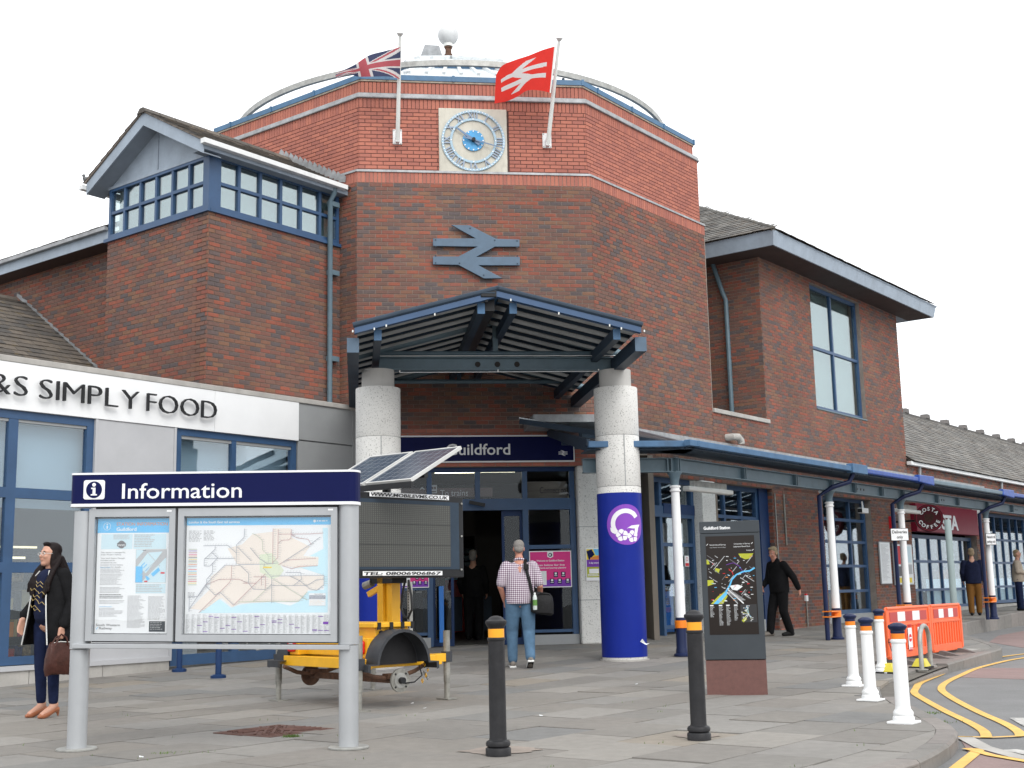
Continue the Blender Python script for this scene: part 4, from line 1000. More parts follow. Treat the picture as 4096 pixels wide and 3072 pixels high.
for i, (a, c) in enumerate(((FF.pl(1733, 1888, 1.6), FF.pl(1903, 1886, 1.6)), (FF.pl(1916, 1885, 1.6), FF.pl(2066, 1885, 1.6)))):
    t = thing('ceiling_light', tuple(FF.w((a[0]+c[0])/2, 1.6, a[1])), ['lit strip light in the entrance hall nearest the solar panel', 'lit strip light in the entrance hall under the end of the station name sign'][i], 'strip light', 'strip lights in the entrance hall')
    MB(FF).box(a[0], c[0], 1.56, 1.66, a[1]+.02, a[1]+.05, M['tubeoff']).build('tray', t)
    MB(FF).tube([(a[0]+.03, 1.61, a[1]), (c[0]-.03, 1.61, a[1])], .024, M['tube'], 10).build('tube', t)
ps = FF.pl(1900, 1930, 1.0)
d0 = FF.pl(1600, 1990, .5); d1 = FF.pl(1970, 1950, .5)
ds = thing('direction_sign', tuple(FF.w((d0[0]+d1[0])/2, .5, d0[1])), 'brown hanging sign reading To trains behind the entrance glass', 'sign')
MB(FF).box(d0[0]-.1, d1[0], .5, .54, d0[1], d1[1], M['brownsign']).build('board', ds)
a = FF.pl(1761, 1984, .5); c = FF.pl(1872, 1968, .5)
MB(FF).text('To trains', a[0], a[1], w=c[0]-a[0], h=.115, y=.498, m=M['palegrey']).build('lettering', ds)
a = FF.pl(1678, 1978, .5)[0]; zz = d0[1]+.05
MB(FF).prism([(a, zz+.09), (a+.05, zz+.14), (a+.10, zz+.09), (a+.075, zz+.09), (a+.05, zz+.11), (a+.025, zz+.09)], .494, .498, M['palegrey']).build('arrow', ds)
a = FF.pl(1722, 1984, .5)[0]; tm = MB(FF); tm.box(a, a+.12, .494, .498, zz+.02, zz+.17, M['palegrey']); tm.box(a+.02, a+.055, .492, .494, zz+.09, zz+.14, M['brownsign']); tm.box(a+.065, a+.10, .492, .494, zz+.09, zz+.14, M['brownsign']); tm.box(a+.02, a+.10, .492, .494, zz+.04, zz+.06, M['brownsign']); tm.build('train_symbol', ds)
a = FF.pl(2160, 1975, .3); c = FF.pl(2282, 1958, .3)
cs = thing('window_notice', tuple(FF.w(a[0], .3, a[1])), 'pale notice reading Connect to F behind the top right entrance pane', 'notice')
MB(FF).box(posts[2]+.06, posts[3]-.06, .32, .33, zt1+.01, zt1+.32, M['interior']).build('board', cs)
MB(FF).text('Connect to F', a[0], a[1]+.01, w=c[0]-a[0], h=.12, y=.318, m=M['blacktext'], shear=.05).build('lettering', cs)
# ticket gates
for i in range(4):
    g = thing('ticket_gate', tuple(FF.w(1.25+i*.62, 3.9, .18)), ['ticket gate at the left end of the dark row in the hall', 'ticket gate second from the left in the dark hall', 'ticket gate third from the left in the dark hall', 'ticket gate at the right end of the dark row in the hall'][i], 'ticket gate', 'ticket gates in the hall')
    MB(FF).box(1.17+i*.62, 1.33+i*.62, 3.5, 4.5, .18, 1.15, M['black']).build('cabinet', g); MB(FF).box(1.19+i*.62, 1.31+i*.62, 3.49, 4.4, 1.15, 1.18, M['galv']).build('top_plate', g)
    MB(FF).box(1.33+i*.62, 1.55+i*.62, 4.0, 4.02, .35, 1.05, M['steeldark']).build('paddle', g)
# ---------------------------------------------------------------- signs on the front face
sg = thing('station_name_sign', tuple(FF.w(2.2, -.05, 3.45)), 'long navy sign reading Guildford above the station entrance', 'sign')
s0, s1, sz0, sz1 = .45, 3.895, 3.455, 3.895
MB(FF).box(s0, s1, -.075, -.012, sz0, sz1, M['navy']).build('board', sg)
tr_ = MB(FF); tr_.box(s0-.02, s1+.02, -.085, -.012, sz1, sz1+.025, M['signwhite']); tr_.box(s0-.02, s1+.02, -.085, -.012, sz0-.025, sz0, M['signwhite']); tr_.box(s1, s1+.02, -.085, -.012, sz0, sz1-.12, M['signwhite']); tr_.build('trim', sg)
MB(FF).text('Guildford', 1.583, 3.57, w=2.74-1.583, h=.205, y=-.0765, m=M['signwhite'], bold=.012).build('lettering', sg)
EMB = [(597, 1318), (833, 1318), (697, 1243), (800, 1245), (945, 1320), (1076, 1324), (1076, 1364), (940, 1364), (838, 1420), (1078, 1420), (1078, 1467), (850, 1467), (982, 1538), (880, 1540), (738, 1465), (597, 1462), (597, 1418), (738, 1418), (842, 1364), (597, 1360)]
def emblem(mb, cx, cz, w, y0, y1, m):
    k = w/481; mb.prism([(cx+(x-837)*k, cz-(y-1392)*k) for x, y in EMB], y0, y1, m)
c_ = FF.pl(2252, 1812, -.077); e_ = MB(FF); emblem(e_, c_[0], c_[1], .165, -.079, -.0765, M['signwhite']); e_.build('emblem', sg)
em = thing('station_emblem', tuple(FF.w(2.1, -.05, 6.8)), 'large blue double arrow emblem on the tower brickwork below the clock', 'emblem')
e_ = MB(FF); pts = [FF.pl(1300+.7233*x, .7233*y, -.10) for x, y in EMB]; e_.prism(pts, -.10, -.06, M['emblem']); e_.build('arrows', em, bevel=.006)
bo = MB(FF)
for i in (0, 2, 3, 5, 6, 9, 10, 12, 13, 15, 16, 19, 4, 14):
    x, z = pts[i]; cx_ = sum(p[0] for p in pts)/20; cz_ = sum(p[1] for p in pts)/20
    bo.disc(x+(cx_-x)*.06, z+(cz_-z)*.12, .014, -.107, -.10, M['steeldark'], 8)
bo.build('bolts', em)
for x, z in ((1.2, 7.0), (3.0, 7.0)): pass
# ---------------------------------------------------------------- clock
ck = thing('wall_clock', tuple(FF.w(2.19, .0, 8.9)), 'square stone clock with blue roman numeral ring high on the tower', 'clock')
YC = .085
a = FF.pl(1754.2, 431, YC-.05); c = FF.pl(2031, 692, YC-.05)
kx0, kx1, kz0, kz1 = a[0], c[0], c[1]+.005, a[1]
MB(FF).box(kx0, kx1, YC-.05, YC, kz0, kz1, M['clockstone']).build('face_slab', ck, bevel=.01)
cx_, cz_ = FF.pl(1893.4, 562.5, YC-.07); RO = (FF.pl(2020, 562, YC-.07)[0]-FF.pl(1766, 562, YC-.07)[0])/2
yy0, yy1 = YC-.078, YC-.058
MB(FF).disc(cx_, cz_, RO, yy0, yy1, M['clockblue'], 64, RO*.93).build('outer_ring', ck)
MB(FF).disc(cx_, cz_, RO*.735, yy0, yy1, M['clockblue'], 64, RO*.665).build('inner_ring', ck)
MB(FF).disc(cx_, cz_, RO*.338, yy0, yy1, M['clockdisc'], 48).build('centre_disc', ck)
st = MB(FF)
for k in range(60):
    t = 2*math.pi*k/60; st.disc(cx_+RO*.965*math.sin(t), cz_+RO*.965*math.cos(t), .011, yy0-.008, yy0, M['signwhite'], 6)
for k in range(12):
    t = 2*math.pi*k/12
    for q in (.70, .305): st.disc(cx_+RO*q*math.sin(t), cz_+RO*q*math.cos(t), .014, yy0-.008, yy0, M['signwhite'], 6)
st.build('studs', ck)
NUM = ['XII', 'I', 'II', 'III', 'IIII', 'V', 'VI', 'VII', 'VIII', 'IX', 'X', 'XI']
for k, s_ in enumerate(NUM):
    t = 2*math.pi*k/12; nb = MB(FF)
    wd_ = {'I': .05, 'V': .1, 'X': .1}; tot = sum(wd_[q] for q in s_); u = -tot/2
    def P(tx, r): return (cx_+math.sin(t)*r+math.cos(t)*tx, cz_+math.cos(t)*r-math.sin(t)*tx)
    r0, r1 = RO*.735, RO*.935
    for q in s_:
        w = wd_[q]; mid = u+w/2
        if q == 'I': nb.line([P(mid, r0), P(mid, r1)], .024, yy0+.002, yy1, M['clockgrey'])
        elif q == 'V': nb.line([P(mid, r0), P(u+.008, r1)], .026, yy0+.002, yy1, M['clockgrey']); nb.line([P(mid, r0), P(u+w-.008, r1)], .016, yy0+.004, yy1, M['clockgrey'])
        else: nb.line([P(u+w-.01, r0), P(u+.01, r1)], .026, yy0+.002, yy1, M['clockgrey']); nb.line([P(u+.01, r0), P(u+w-.01, r1)], .016, yy0+.004, yy1, M['clockgrey'])
        u += w
    nb.build('numeral', ck)
h = MB(FF)
def hand(nm, dx, dz, L, tail, w, y):
    q = math.hypot(dx, dz); dx, dz = dx/q, dz/q; hb = MB(FF)
    hb.prism([(cx_-dx*tail-dz*w*.5, cz_-dz*tail+dx*w*.5), (cx_-dx*tail+dz*w*.5, cz_-dz*tail-dx*w*.5), (cx_+dx*L+dz*w*.22, cz_+dz*L-dx*w*.22), (cx_+dx*L-dz*w*.22, cz_+dz*L+dx*w*.22)], y-.012, y, M['clockhand']); hb.build(nm, ck)
hand('hour_hand', -385, 290, RO*.69, RO*.24, .06, yy0-.02); hand('minute_hand', 665, -180, RO*1.0, RO*.3, .03, yy0-.04)
MB(FF).disc(cx_, cz_, .035, yy0-.09, yy0, M['black'], 12).build('spindle', ck)
# ---------------------------------------------------------------- flags
def flagpole(bx_, by_, tx_, ty_, yt, label):
    b0 = FF.pl(bx_, by_, -.0); t0 = FF.pl(tx_, ty_, yt)
    root = thing('flagpole', tuple(FF.w(b0[0], 0, b0[1])), label, 'flagpole', 'flagpoles on the tower')
    pb = MB(FF); pb.box(b0[0]-.085, b0[0]+.085, .055, .075, b0[1]-.1, b0[1]+.19, M['white']); pb.box(b0[0]-.035, b0[0]+.035, -.06, .055, b0[1]-.09, b0[1]+.05, M['white']); pb.build('bracket', root, bevel=.004)
    bl = MB(FF)
    for dx in (-.065, .065):
        for dz in (-.08, .17): bl.disc(b0[0]+dx, b0[1]+dz, .012, .048, .055, M['galv'], 8)
    bl.build('bolts', root)
    p, q = Vector((b0[0], -.02, b0[1]-.08)), Vector((t0[0], yt, t0[1]))
    MB(FF).tube([tuple(p), tuple(p.lerp(q, .2)), tuple(q)], [.042, .040, .028], M['galv'], 12).build('pole', root, mats=[M['tubeoff']])
    MB(FF).tube([tuple(q), tuple(q+(q-p).normalized()*.03), tuple(q+(q-p).normalized()*.06)], [.028, .05, .07], M['tubeoff'], 12).build('finial', root)
    return p, q
YT = -.75
flagpole(1590, 552, 1600, 146, YT, 'white flagpole left of the clock carrying the faded union flag')
flagpole(2190, 567, 2236, 165, YT, 'white flagpole right of the clock carrying the red flag')
def flag(name, top, bot, colour, label, mats, cat, nu=72, nv=40, amp=.05, fold=0.):
    """cloth as a fine grid; top and bot are edge points (photo px) from hoist to fly"""
    def curve(pts, u):
        n = len(pts)-1; i = min(int(u*n), n-1); t = u*n-i
        P = lambda k: Vector(pts[min(max(k, 0), n)])
        p0, p1, p2, p3 = P(i-1), P(i), P(i+1), P(i+2)
        return .5*((2*p1)+(p2-p0)*t+(2*p0-5*p1+4*p2-p3)*t*t+(3*p1-p0-3*p2+p3)*t**3)
    mb = MB(FF); vs = []; 
    for i in range(nu+1):
        u = i/nu; a, c = curve(top, u), curve(bot, u)
        for j in range(nv+1):
            v = j/nv; p = a.lerp(c, v)
            y = YT*(.75+.2*(1-v))+amp*math.sin(u*7.5+v*1.5)*u**.6+fold*u
            x, z = FF.pl(p.x, p.y, y); vs.append((x, y, z))
    for i in range(nu):
        for j in range(nv): mb.mi_(mats[0])
    base = 0
    mb.v = [tuple(FF.w(*p)) for p in vs]
    for m in mats: mb.mi_(m)
    for i in range(nu):
        for j in range(nv):
            a = i*(nv+1)+j; mb.f.append((a, a+1, a+nv+2, a+nv+1)); mb.mi.append(colour((i+.5)/nu, (j+.5)/nv)); mb.t.append(0.); mb.sm.append(True)
    o = mb.build(name, recalc=False); tag(o, label, cat); return o
def union(u, v):
    x, y = u*60, (1-v)*30
    if abs(x-30) < 3 or abs(y-15) < 3: return 2
    if abs(x-30) < 5 or abs(y-15) < 5: return 1
    for s_ in (1, -1):
        d = ((x-30)*s_*.5-(y-15))/math.hypot(.5, 1)
        if abs(d) < 3:
            left = x < 30
            dd = d*s_*(1 if left else -1)*(1)
            if (0 < dd < 2): return 2
            return 1
    return 0
flag('union_flag', [(1603, 188), (1540, 204), (1475, 222), (1420, 258), (1370, 282), (1340, 296)], [(1600, 316), (1555, 306), (1500, 306), (1430, 306), (1395, 296), (1345, 314)], union,
     'faded union flag blowing to the left on the left flagpole', [M['flagblue'], M['flagwhite'], M['flagdullred']], 'flag', 96, 56, amp=.06)
EMN = [((x-597)/481*.74+.13, (y-1243)/297*.74+.13) for x, y in EMB]
def redflag(u, v): return 1 if (inside(EMN, u, v)) else (2 if u < .035 else 0)
flag('red_flag', [(2224, 184), (2170, 200), (2115, 222), (2060, 240), (2010, 262), (1984, 300)], [(2204, 372), (2160, 362), (2110, 362), (2070, 386), (2030, 404), (1978, 414)], redflag,
     'bright red flag with white double arrow on the right flagpole', [M['flagred'], M['flagwhite'], M['tubeoff']], 'flag', 110, 84, amp=.05)
# ---------------------------------------------------------------- shop front on the left
cz0, cz1 = 4.355, 4.44
SX = 6.44
mb = MB(FM); mb.box(-3, SX, .02, .3, 3.55, cz0, M['claddingdark']); mb.build('wall', foodshop)
MB(FM).box(-3, SX+.1, -.06, .5, cz0, cz1, M['concrete']).build('coping', foodshop, bevel=.01)
mb = MB(FM)
MB(FM).box(-2.9, 3.39, -.05, .02, 3.705, cz0, M['panelwhite']).build('fascia_panel', foodshop, bevel=.004); MB(FM).box(3.395, 5.16, -.05, .02, 3.705, cz0, M['panelwhite']).build('fascia_panel', foodshop, bevel=.004)
jz = FM.pl(1290, 1772, -.0)[1]
MB(FM).box(5.17, SX, -.03, .02, jz+.012, cz0, M['claddingdark']).build('cladding_panel', foodshop, bevel=.004); MB(FM).box(5.17, SX, -.03, .02, .3, jz-.012, M['claddingdark']).build('cladding_panel', foodshop, bevel=.004)
MB(FM).box(SX, SX+.12, -.04, .3, .1, cz0, M['claddingdark']).build('corner_trim', foodshop)
fs_ = thing('shop_sign_letters', tuple(FM.w(.5, -.1, 3.9)), 'dark raised letters spelling M&S SIMPLY FOOD on the white fascia', 'sign letters')
def letters(word, x0, x1, z, h, gap=.045):
    geos = [text_geo(ch, -.018, 0.) for ch in word]; k = h/.73
    tot = sum(g[2]*k for g in geos)+gap*(len(word)-1); sx = (x1-x0-gap*(len(word)-1))/(tot-gap*(len(word)-1)); x = x0
    for ch, g in zip(word, geos):
        mb = MB(FM); mb.add([(x+a*k*sx, -.10+(.5-c)*.0-c*.045, z+b*k) for a, b, c in g[0]], g[1], M['black']); mb.build('letter', fs_)
        pn = MB(FM)
        for q in (.2, .8): pn.box(x+g[2]*k*sx*.5-.006, x+g[2]*k*sx*.5+.006, -.10, -.05, z+h*q, z+h*q+.01, M['black'])
        x += g[2]*k*sx+gap
zb, hh = 3.885, .30
letters('SIMPLY', .318, 1.925, zb, hh, .07); letters('FOOD', 2.072, 3.36, zb, hh, .06); letters('M&S', -.80, .13, zb, hh, .06)
# windows and grey panels
MB(FM).box(1.30, 2.64, -.03, .02, .28, 3.70, M['cladding']).build('cladding_panel', foodshop, bevel=.004)
for x in (1.27, 2.64): MB(FM).box(x, x+.04, -.045, .02, .28, 3.70, M['cladding']).build('panel_trim', foodshop)
rz = [.30, 1.52, 2.34, 3.70]
z_ = [FM.pl(130, y, .03)[1] for y in (2578, 2270, 1975)]
window_grid(FM, -2.9, 1.27, .30, 3.70, 3, 3, y=.0, rowz=[.30, z_[1], z_[2], 3.70], colx=[-2.9, -1.45, FM.pl(47, 1900, 0.)[0], 1.27], edge=.11, bar=.14, pm=G['shop'], parent=foodshop)
window_grid(FM, 2.70, 5.15, 1.30, 3.70, 2, 2, y=.0, rowz=[1.30, 2.34, 3.70], colx=[2.70, 3.83, 5.15], edge=.10, bar=.09, pm=G['shop'], parent=foodshop)
dd = window_grid(FM, 2.70, 5.15, .14, 1.30, 2, 1, y=.02, rowz=[.14, 1.30], colx=[2.70, 3.93, 5.15], edge=.16, bar=.14, pm=G['shop'], parent=foodshop, name='door_frame')
for x in (3.72, 4.12): MB(FM).tube([(x, -.03, .35), (x, -.03, 1.2)], .014, M['galv'], 8).build('door_handle', foodshop); MB(FM).box(x-.03, x+.03, -.01, .03, .42, .52, M['silver']).build('lock_box', foodshop)
MB(FM).box(-3, 2.66, -.07, .05, .225, .29, M['cladding']).build('sill', foodshop)
for k in range(5): MB(FM).box(-3+k*1.13, -3+(k+1)*1.13-.01, -.04, .1, -.15, .225, M['concrete']).build('plinth_block', foodshop)
# inside the shop: ceiling with light strips, shelves of goods
room(FM, -2.9, 2.6, .6, 5.5, .1, 3.6, foodshop, 'interior')
MB(FM).box(-2.9, 1.3, .25, .26, 2.40, 3.68, M['shopblind']).build('window_film', foodshop); MB(FM).box(2.7, 5.15, .25, .26, 1.4, 3.69, M['shopblind']).build('window_film', foodshop)
ls = MB(FM); ls.beam((-2.5, 2.0, 3.45), (1.1, 1.2, 3.45), .05, .03, M['signlit']); ls.beam((-2.5, 3.6, 3.45), (1.1, 2.8, 3.45), .05, .03, M['signlit']); tag(ls.build('light_strip'), 'thin lit ceiling strips inside the food shop', 'light')
rs_ = random.Random(8)
for k in range(4):
    sh = thing('shelf_unit', tuple(FM.w(-2.4+k*1.1, 1.7, .15)), ['shelf of goods behind the shop glass at the far left', 'second shelf of goods from the left behind the shop glass', 'shelf of goods inside the shop behind the woman', 'shelf of goods inside the shop nearest the information board'][k], 'shelf', 'shelves inside the food shop')
    b_ = MB(FM); b_.box(-2.9+k*1.1, -1.85+k*1.1, 2.0, 2.05, .1, 1.95, M['dark'])
    for z in (.2, .6, 1.0, 1.4, 1.8): b_.box(-2.9+k*1.1, -1.85+k*1.1, 1.65, 2.0, z, z+.025, M['dark'])
    b_.box(-2.9+k*1.1, -1.85+k*1.1, 1.64, 1.66, 1.92, 1.95, M['signlit']); b_.build('shelving', sh)
    g_ = MB(FM)
    for z in (.225, .625, 1.025, 1.425):
        x = -2.88+k*1.1
        while x < -1.95+k*1.1:
            w = rs_.uniform(.05, .14); g_.box(x, x+w-.01, 1.67, 1.9, z, z+rs_.uniform(.15, .3), M[rs_.choice(['stuffred', 'stuffmix', 'orangeprint', 'paper', 'navy', 'gold', 'stuffmix', 'dark'])]); x += w
    tag(g_.build('goods', sh), kind='stuff')
wl = MB(FM); c = FM.pl(60, 2232, .9); wl.box(c[0]-.12, c[0]+.16, .9, .95, c[1]-.01, c[1]+.02, M['signlit']); tag(wl.build('counter_light'), 'small bright counter light glowing inside the dark shop', 'light')
# ---------------------------------------------------------------- entrance canopy
can = thing('entrance_canopy', tuple(FF.w(2.08, -3.66, 0)), 'gabled steel and sheet canopy in front of the station doors', 'canopy')
DC = 3.66
cl = FF.pl(1420, 1700, -DC)[0], FF.pl(1605, 1700, -DC)[0]; cr = FF.pl(2368+8, 1700, -DC)[0], FF.pl(2547+9, 1700, -DC)[0]
CLX, CRX = sum(cl)/2, sum(cr)/2; CR = .335
zsh = FF.pl(2457, 1550, -DC)[1]-.02; znk = FF.pl(2457, 1484, -DC)[1]; zwr = FF.pl(2480, 1976, -DC)[1]; 
SEG = [FF.pl(2470, y, -DC)[1] for y in (1748, 1950)]
for i, (cx0, lab) in enumerate(((CLX, 'pale granite column of the entrance canopy partly hidden behind the trailer'), (CRX, 'pale granite column wrapped in blue with a purple roundel'))):
    p = FF.w(cx0, -DC, 0); z0 = gz(p.x, p.y)
    col = thing('granite_column', (p.x, p.y, z0), lab, 'column', 'granite columns of the entrance canopy')
    c = (p.x, p.y)
    MB().lathe([(.245, zsh), (.245, znk)], c, M['granitegrey'], 40).build('neck', col)
    zs = [z0, SEG[1], SEG[0], zsh]
    for a, q in zip(zs, zs[1:]): MB().lathe([(CR-.004, a+.003), (CR, a+.010), (CR, q-.010), (CR-.004, q-.003)], c, M['granite'], 48).build('drum', col)
    MB().lathe([(CR-.012, z0), (CR-.012, zsh-.005)], c, M['claddingdark'], 40).build('joint', col)
    jn = MB(FF); jn.box(cx0+.03, cx0+.042, -DC-CR-.004, -DC-CR+.02, SEG[1], SEG[0], M['claddingdark']); jn.build('joint', col)
    MB().lathe([(CR+.004, z0+.045), (CR+.004, zwr)], c, M['wrapblue'], 56).build('blue_wrap', col)
    if i == 1:
        # purple roundel printed on the wrap, with a leafy letter G and two flowers
        ctr = FF.pl(2485, 2098, -DC-CR)
        ux0 = ctr[0]-cx0; 
        def on_col(u, z, r):   # u metres round the column from its nearest line
            a = u/CR; q = FF.w(cx0+r*math.sin(a), -DC-r*math.cos(a), z); return (q.x, q.y, q.z)
        SH = .028
        def patch(poly, r, m, name, closed=True):
            from mathutils.geometry import tessellate_polygon
            # fine strips so that the print follows the curve
            us = [q[0] for q in poly]; lo, hi = min(us), max(us); n = max(2, int((hi-lo)/.02)); pb = MB()
            for k in range(n):
                a0, a1 = lo+(hi-lo)*k/n, lo+(hi-lo)*(k+1)/n
                g = clip_conv(poly, [(a0, -9), (a1, -9), (a1, 9), (a0, 9)])
                if len(g) > 2: pb.add([on_col(u+SH, ctr[1]+w, r) for u, w in g], [tuple(range(len(g)))], m, raw=True)
            return pb
        RR_ = (FF.pl(2485, 2017, -DC-CR)[1]-FF.pl(2485, 2180, -DC-CR)[1])/2
        circ = [(RR_*math.cos(2*math.pi*k/40), RR_*math.sin(2*math.pi*k/40)) for k in range(40)]
        patch(circ, CR+.006, M['purple'], 'r').build('roundel', col)
        lg = MB()
        def addp(poly):
            if area(poly) < 0: poly = poly[::-1]
            q = patch(poly, CR+.0085, M['logowhite'], 'x'); b0 = len(lg.v); lg.v += q.v; lg.mats = [M['logowhite']]
            for f in q.f: lg.f.append(tuple(b0+k for k in f)); lg.mi.append(0); lg.t.append(0.); lg.sm.append(False)
        arc = []
        for a0, a1 in [(t, t+12) for t in range(30, 222, 12)]:
            ri = RR_*.53; ro = RR_*(.755 if a1 > 60 else .77); o = lambda t, r: (r*math.cos(R(t))-.01, r*math.sin(R(t))*1.0+.01)
            addp([o(a0, ri), o(a0, ro), o(a1+.3, ro), o(a1+.3, ri)])
        k_ = RR_
        addp([(-.02*k_, -.2*k_), (.25*k_, -.05*k_), (.78*k_, .0*k_), (.70*k_, -.12*k_), (.64*k_, -.2*k_), (.3*k_, -.2*k_), (.1*k_, -.17*k_)])
        addp([(.44*k_, -.2*k_), (.66*k_, -.2*k_), (.58*k_, -.45*k_), (.40*k_, -.42*k_)])
        addp([(-.82*k_, -.12*k_), (-.70*k_, -.22*k_), (-.58*k_, -.32*k_), (-.57*k_, -.45*k_), (-.72*k_, -.4*k_), (-.8*k_, -.3*k_)])
        for fx, fz in ((-.25, -.52), (.30, -.58)):
            for q in range(5):
                a = R(90+72*q+10); px_, pz_ = fx+.16*math.cos(a), fz+.16*math.sin(a)
                addp([((px_+.145*math.cos(2*math.pi*j/9))*k_, (pz_+.145*math.sin(2*math.pi*j/9))*k_) for j in range(9)])
        lg.build('logo', col, recalc=False)
        fl_ = MB()
        for fx, fz in ((-.25, -.52), (.30, -.58)):
            for q in range(5):
                a = R(54+72*q+10)
                q_ = patch([((fx+.03*math.cos(a+1.57))*k_, (fz+.03*math.sin(a+1.57))*k_), ((fx+.30*math.cos(a))*k_, (fz+.30*math.sin(a))*k_), ((fx+.03*math.cos(a-1.57))*k_, (fz+.03*math.sin(a-1.57))*k_)][::-1], CR+.0105, M['purple'], 'x')
                b0 = len(fl_.v); fl_.v += q_.v; fl_.mats = [M['purple']]
                for f in q_.f: fl_.f.append(tuple(b0+kk for kk in f)); fl_.mi.append(0); fl_.t.append(0.); fl_.sm.append(False)
        fl_.build('petal_line', col, recalc=False)
        # torn paper low on the wrap
        tp = FF.pl(2566, 2570, -DC-CR*.5); tb = MB(FF); tb.add([(tp[0]-.05, -DC-.30, tp[1]+.02), (tp[0]-.02, -DC-.32, tp[1]+.06), (tp[0]+.03, -DC-.33, tp[1]-.01), (tp[0]+.09, -DC-.3, tp[1]-.01), (tp[0]+.03, -DC-.34, tp[1]-.03)], [(0, 2, 1), (0, 4, 2), (2, 4, 3)], M['paper'])
        tag(tb.build('torn_paper'), 'scrap of torn white paper hanging from the foot of the blue column', 'litter')
    MB().lathe([(CR+.03, z0-.02), (CR+.03, z0+.012)], c, M['concrete'], 40).build('base', col)
# cross beam
b0x, b1x = FF.pl(1516, 1450, -DC)[0], FF.pl(2454, 1450, -DC)[0]
bz0, bz1 = znk, FF.pl(2000, 1432, -DC)[1]
bb = MB(FF); bb.box(b0x, b1x, -DC-.02, -DC+.02, bz0+.012, bz1-.012, M['steel']); bb.box(b0x, b1x, -DC-.11, -DC+.11, bz1-.014, bz1, M['steel']); bb.box(b0x, b1x, -DC-.11, -DC+.11, bz0, bz0+.014, M['steel']); bb.build('cross_beam', can)
hb = MB(FF)
for p in (1911, 1990, 2068):
    q = FF.pl(p, 1457, -DC-.03); hb.disc(q[0], q[1], .043, -DC-.026, -DC-.021, M['dark'], 20)
hb.build('beam_hole', can)
DT = DC
def tube_(pts, r, m='steel', name='truss_tube', n=12): return MB(FF).tube(pts, r, M[m], n).build(name, can)
ap = FF.pl(1979, 1281, -DT); tr0 = FF.pl(2523, 1428, -DT); tl0 = FF.pl(1423, 1424, -DT)
tube_([(ap[0], -DT, ap[1]), (tr0[0], -DT, tr0[1])], .068); tube_([(ap[0], -DT, ap[1]), (tl0[0], -DT, tl0[1])], .068)
ch0, ch1 = FF.pl(1502, 1415, -DT), FF.pl(2451, 1415, -DT)
tube_([(ch0[0], -DT, ch0[1]), (ch1[0], -DT, ch1[1])], .042); MB(FF).box(ap[0]-.04, ap[0]+.04, -DT-.02, -DT+.02, ch0[1], ap[1], M['steel']).build('king_post', can)
# second truss by the wall
for (a, c) in (((ap[0], -.5, ap[1]), (tr0[0], -.5, tr0[1])), ((ap[0], -.5, ap[1]), (tl0[0], -.5, tl0[1]))): tube_([a, c], .06)
q = FF.pl(2000, 1526, -.6); tube_([(tl0[0]+.3, -.6, q[1]), (tr0[0]-.3, -.6, q[1])], .04); MB(FF).box(ap[0]-.35, ap[0]-.27, -.62, -.58, q[1], ap[1]-.1, M['steeldark']).build('king_post', can)
YF_, YB_ = -5.5, -.05
ga, gl, gr = FF.pl(1990, 1180, YF_), FF.pl(1429, 1324, YF_), FF.pl(2552, 1321, YF_)
for s_, (ex_, ez_), nm in ((-1, gl, 'left'), (1, gr, 'right')):
    dx, dz = ex_-ga[0], ez_-ga[1]
    P = lambda t, y, o=0.: (ga[0]+dx*t, y, ga[1]+dz*t+o)
    # ribbed sheet: raised dark rafters between pale pans running down the slope
    nR = 11
    for k in range(nR):
        y0 = YF_+.1+(YB_-YF_-.1)*k/nR; y1 = YF_+.1+(YB_-YF_-.1)*(k+1)/nR; ym = y0+(y1-y0)*.55
        pb = MB(FF); pb.add([P(.02, y0), P(1, y0), P(1, ym), P(.02, ym), P(.02, y0, .01), P(1, y0, .01), P(1, ym, .01), P(.02, ym, .01)], [(3, 2, 1, 0), (4, 5, 6, 7), (0, 1, 5, 4), (1, 2, 6, 5), (2, 3, 7, 6), (3, 0, 4, 7)], M['roofpanel']); pb.build('roof_sheet', can)
        pb = MB(FF); pb.add([P(.02, ym, -.0), P(1, ym, -.0), P(1, y1, -.0), P(.02, y1, -.0), P(.02, ym, .08), P(1, ym, .08), P(1, y1, .08), P(.02, y1, .08)], [(4, 5, 6, 7), (0, 1, 5, 4), (1, 2, 6, 5), (2, 3, 7, 6), (3, 0, 4, 7)], M['steeldark']); pb.build('roof_rib', can)
    eb = MB(FF); eb.add([P(-.01, YF_-.03, -.03), P(1.02, YF_-.03, -.03), P(1.02, YF_+.08, -.03), P(-.01, YF_+.08, -.03), P(-.01, YF_-.03, .08), P(1.02, YF_-.03, .08), P(1.02, YF_+.08, .08), P(-.01, YF_+.08, .08)], [(3, 2, 1, 0), (4, 5, 6, 7), (0, 1, 5, 4), (1, 2, 6, 5), (2, 3, 7, 6), (3, 0, 4, 7)], M['frame']); eb.build('verge_trim', can)
    mb = MB(FF); mb.tube([P(-.01, YF_-.02, .09), P(1.03, YF_-.02, .09)], .04, M['steeldark'], 10); mb.build('verge_tube', can)
    for t, w, h in ((.115, .10, .15), (.855, .10, .15)):
        a, c = P(t, YF_+.1, -.11), P(t, -.02, -.11)
        MB(FF).beam(a, c, w, h, M['steeldark']).build('purlin', can); e1 = MB(FF); e1.beam((a[0], a[1]-.012, a[2]), (a[0], a[1], a[2]), w+.004, h+.004, M['gutterblue']); e1.build('purlin_end', can)
    a, c = P(1.03, YF_+.12, -.16), P(1.03, -.02, -.16)
    MB(FF).beam(a, c, .16, .2, M['steeldark']).build('eaves_beam', can); MB(FF).beam((a[0], a[1]-.012, a[2]), (a[0], a[1], a[2]), .164, .204, M['emblem']).build('purlin_end', can)
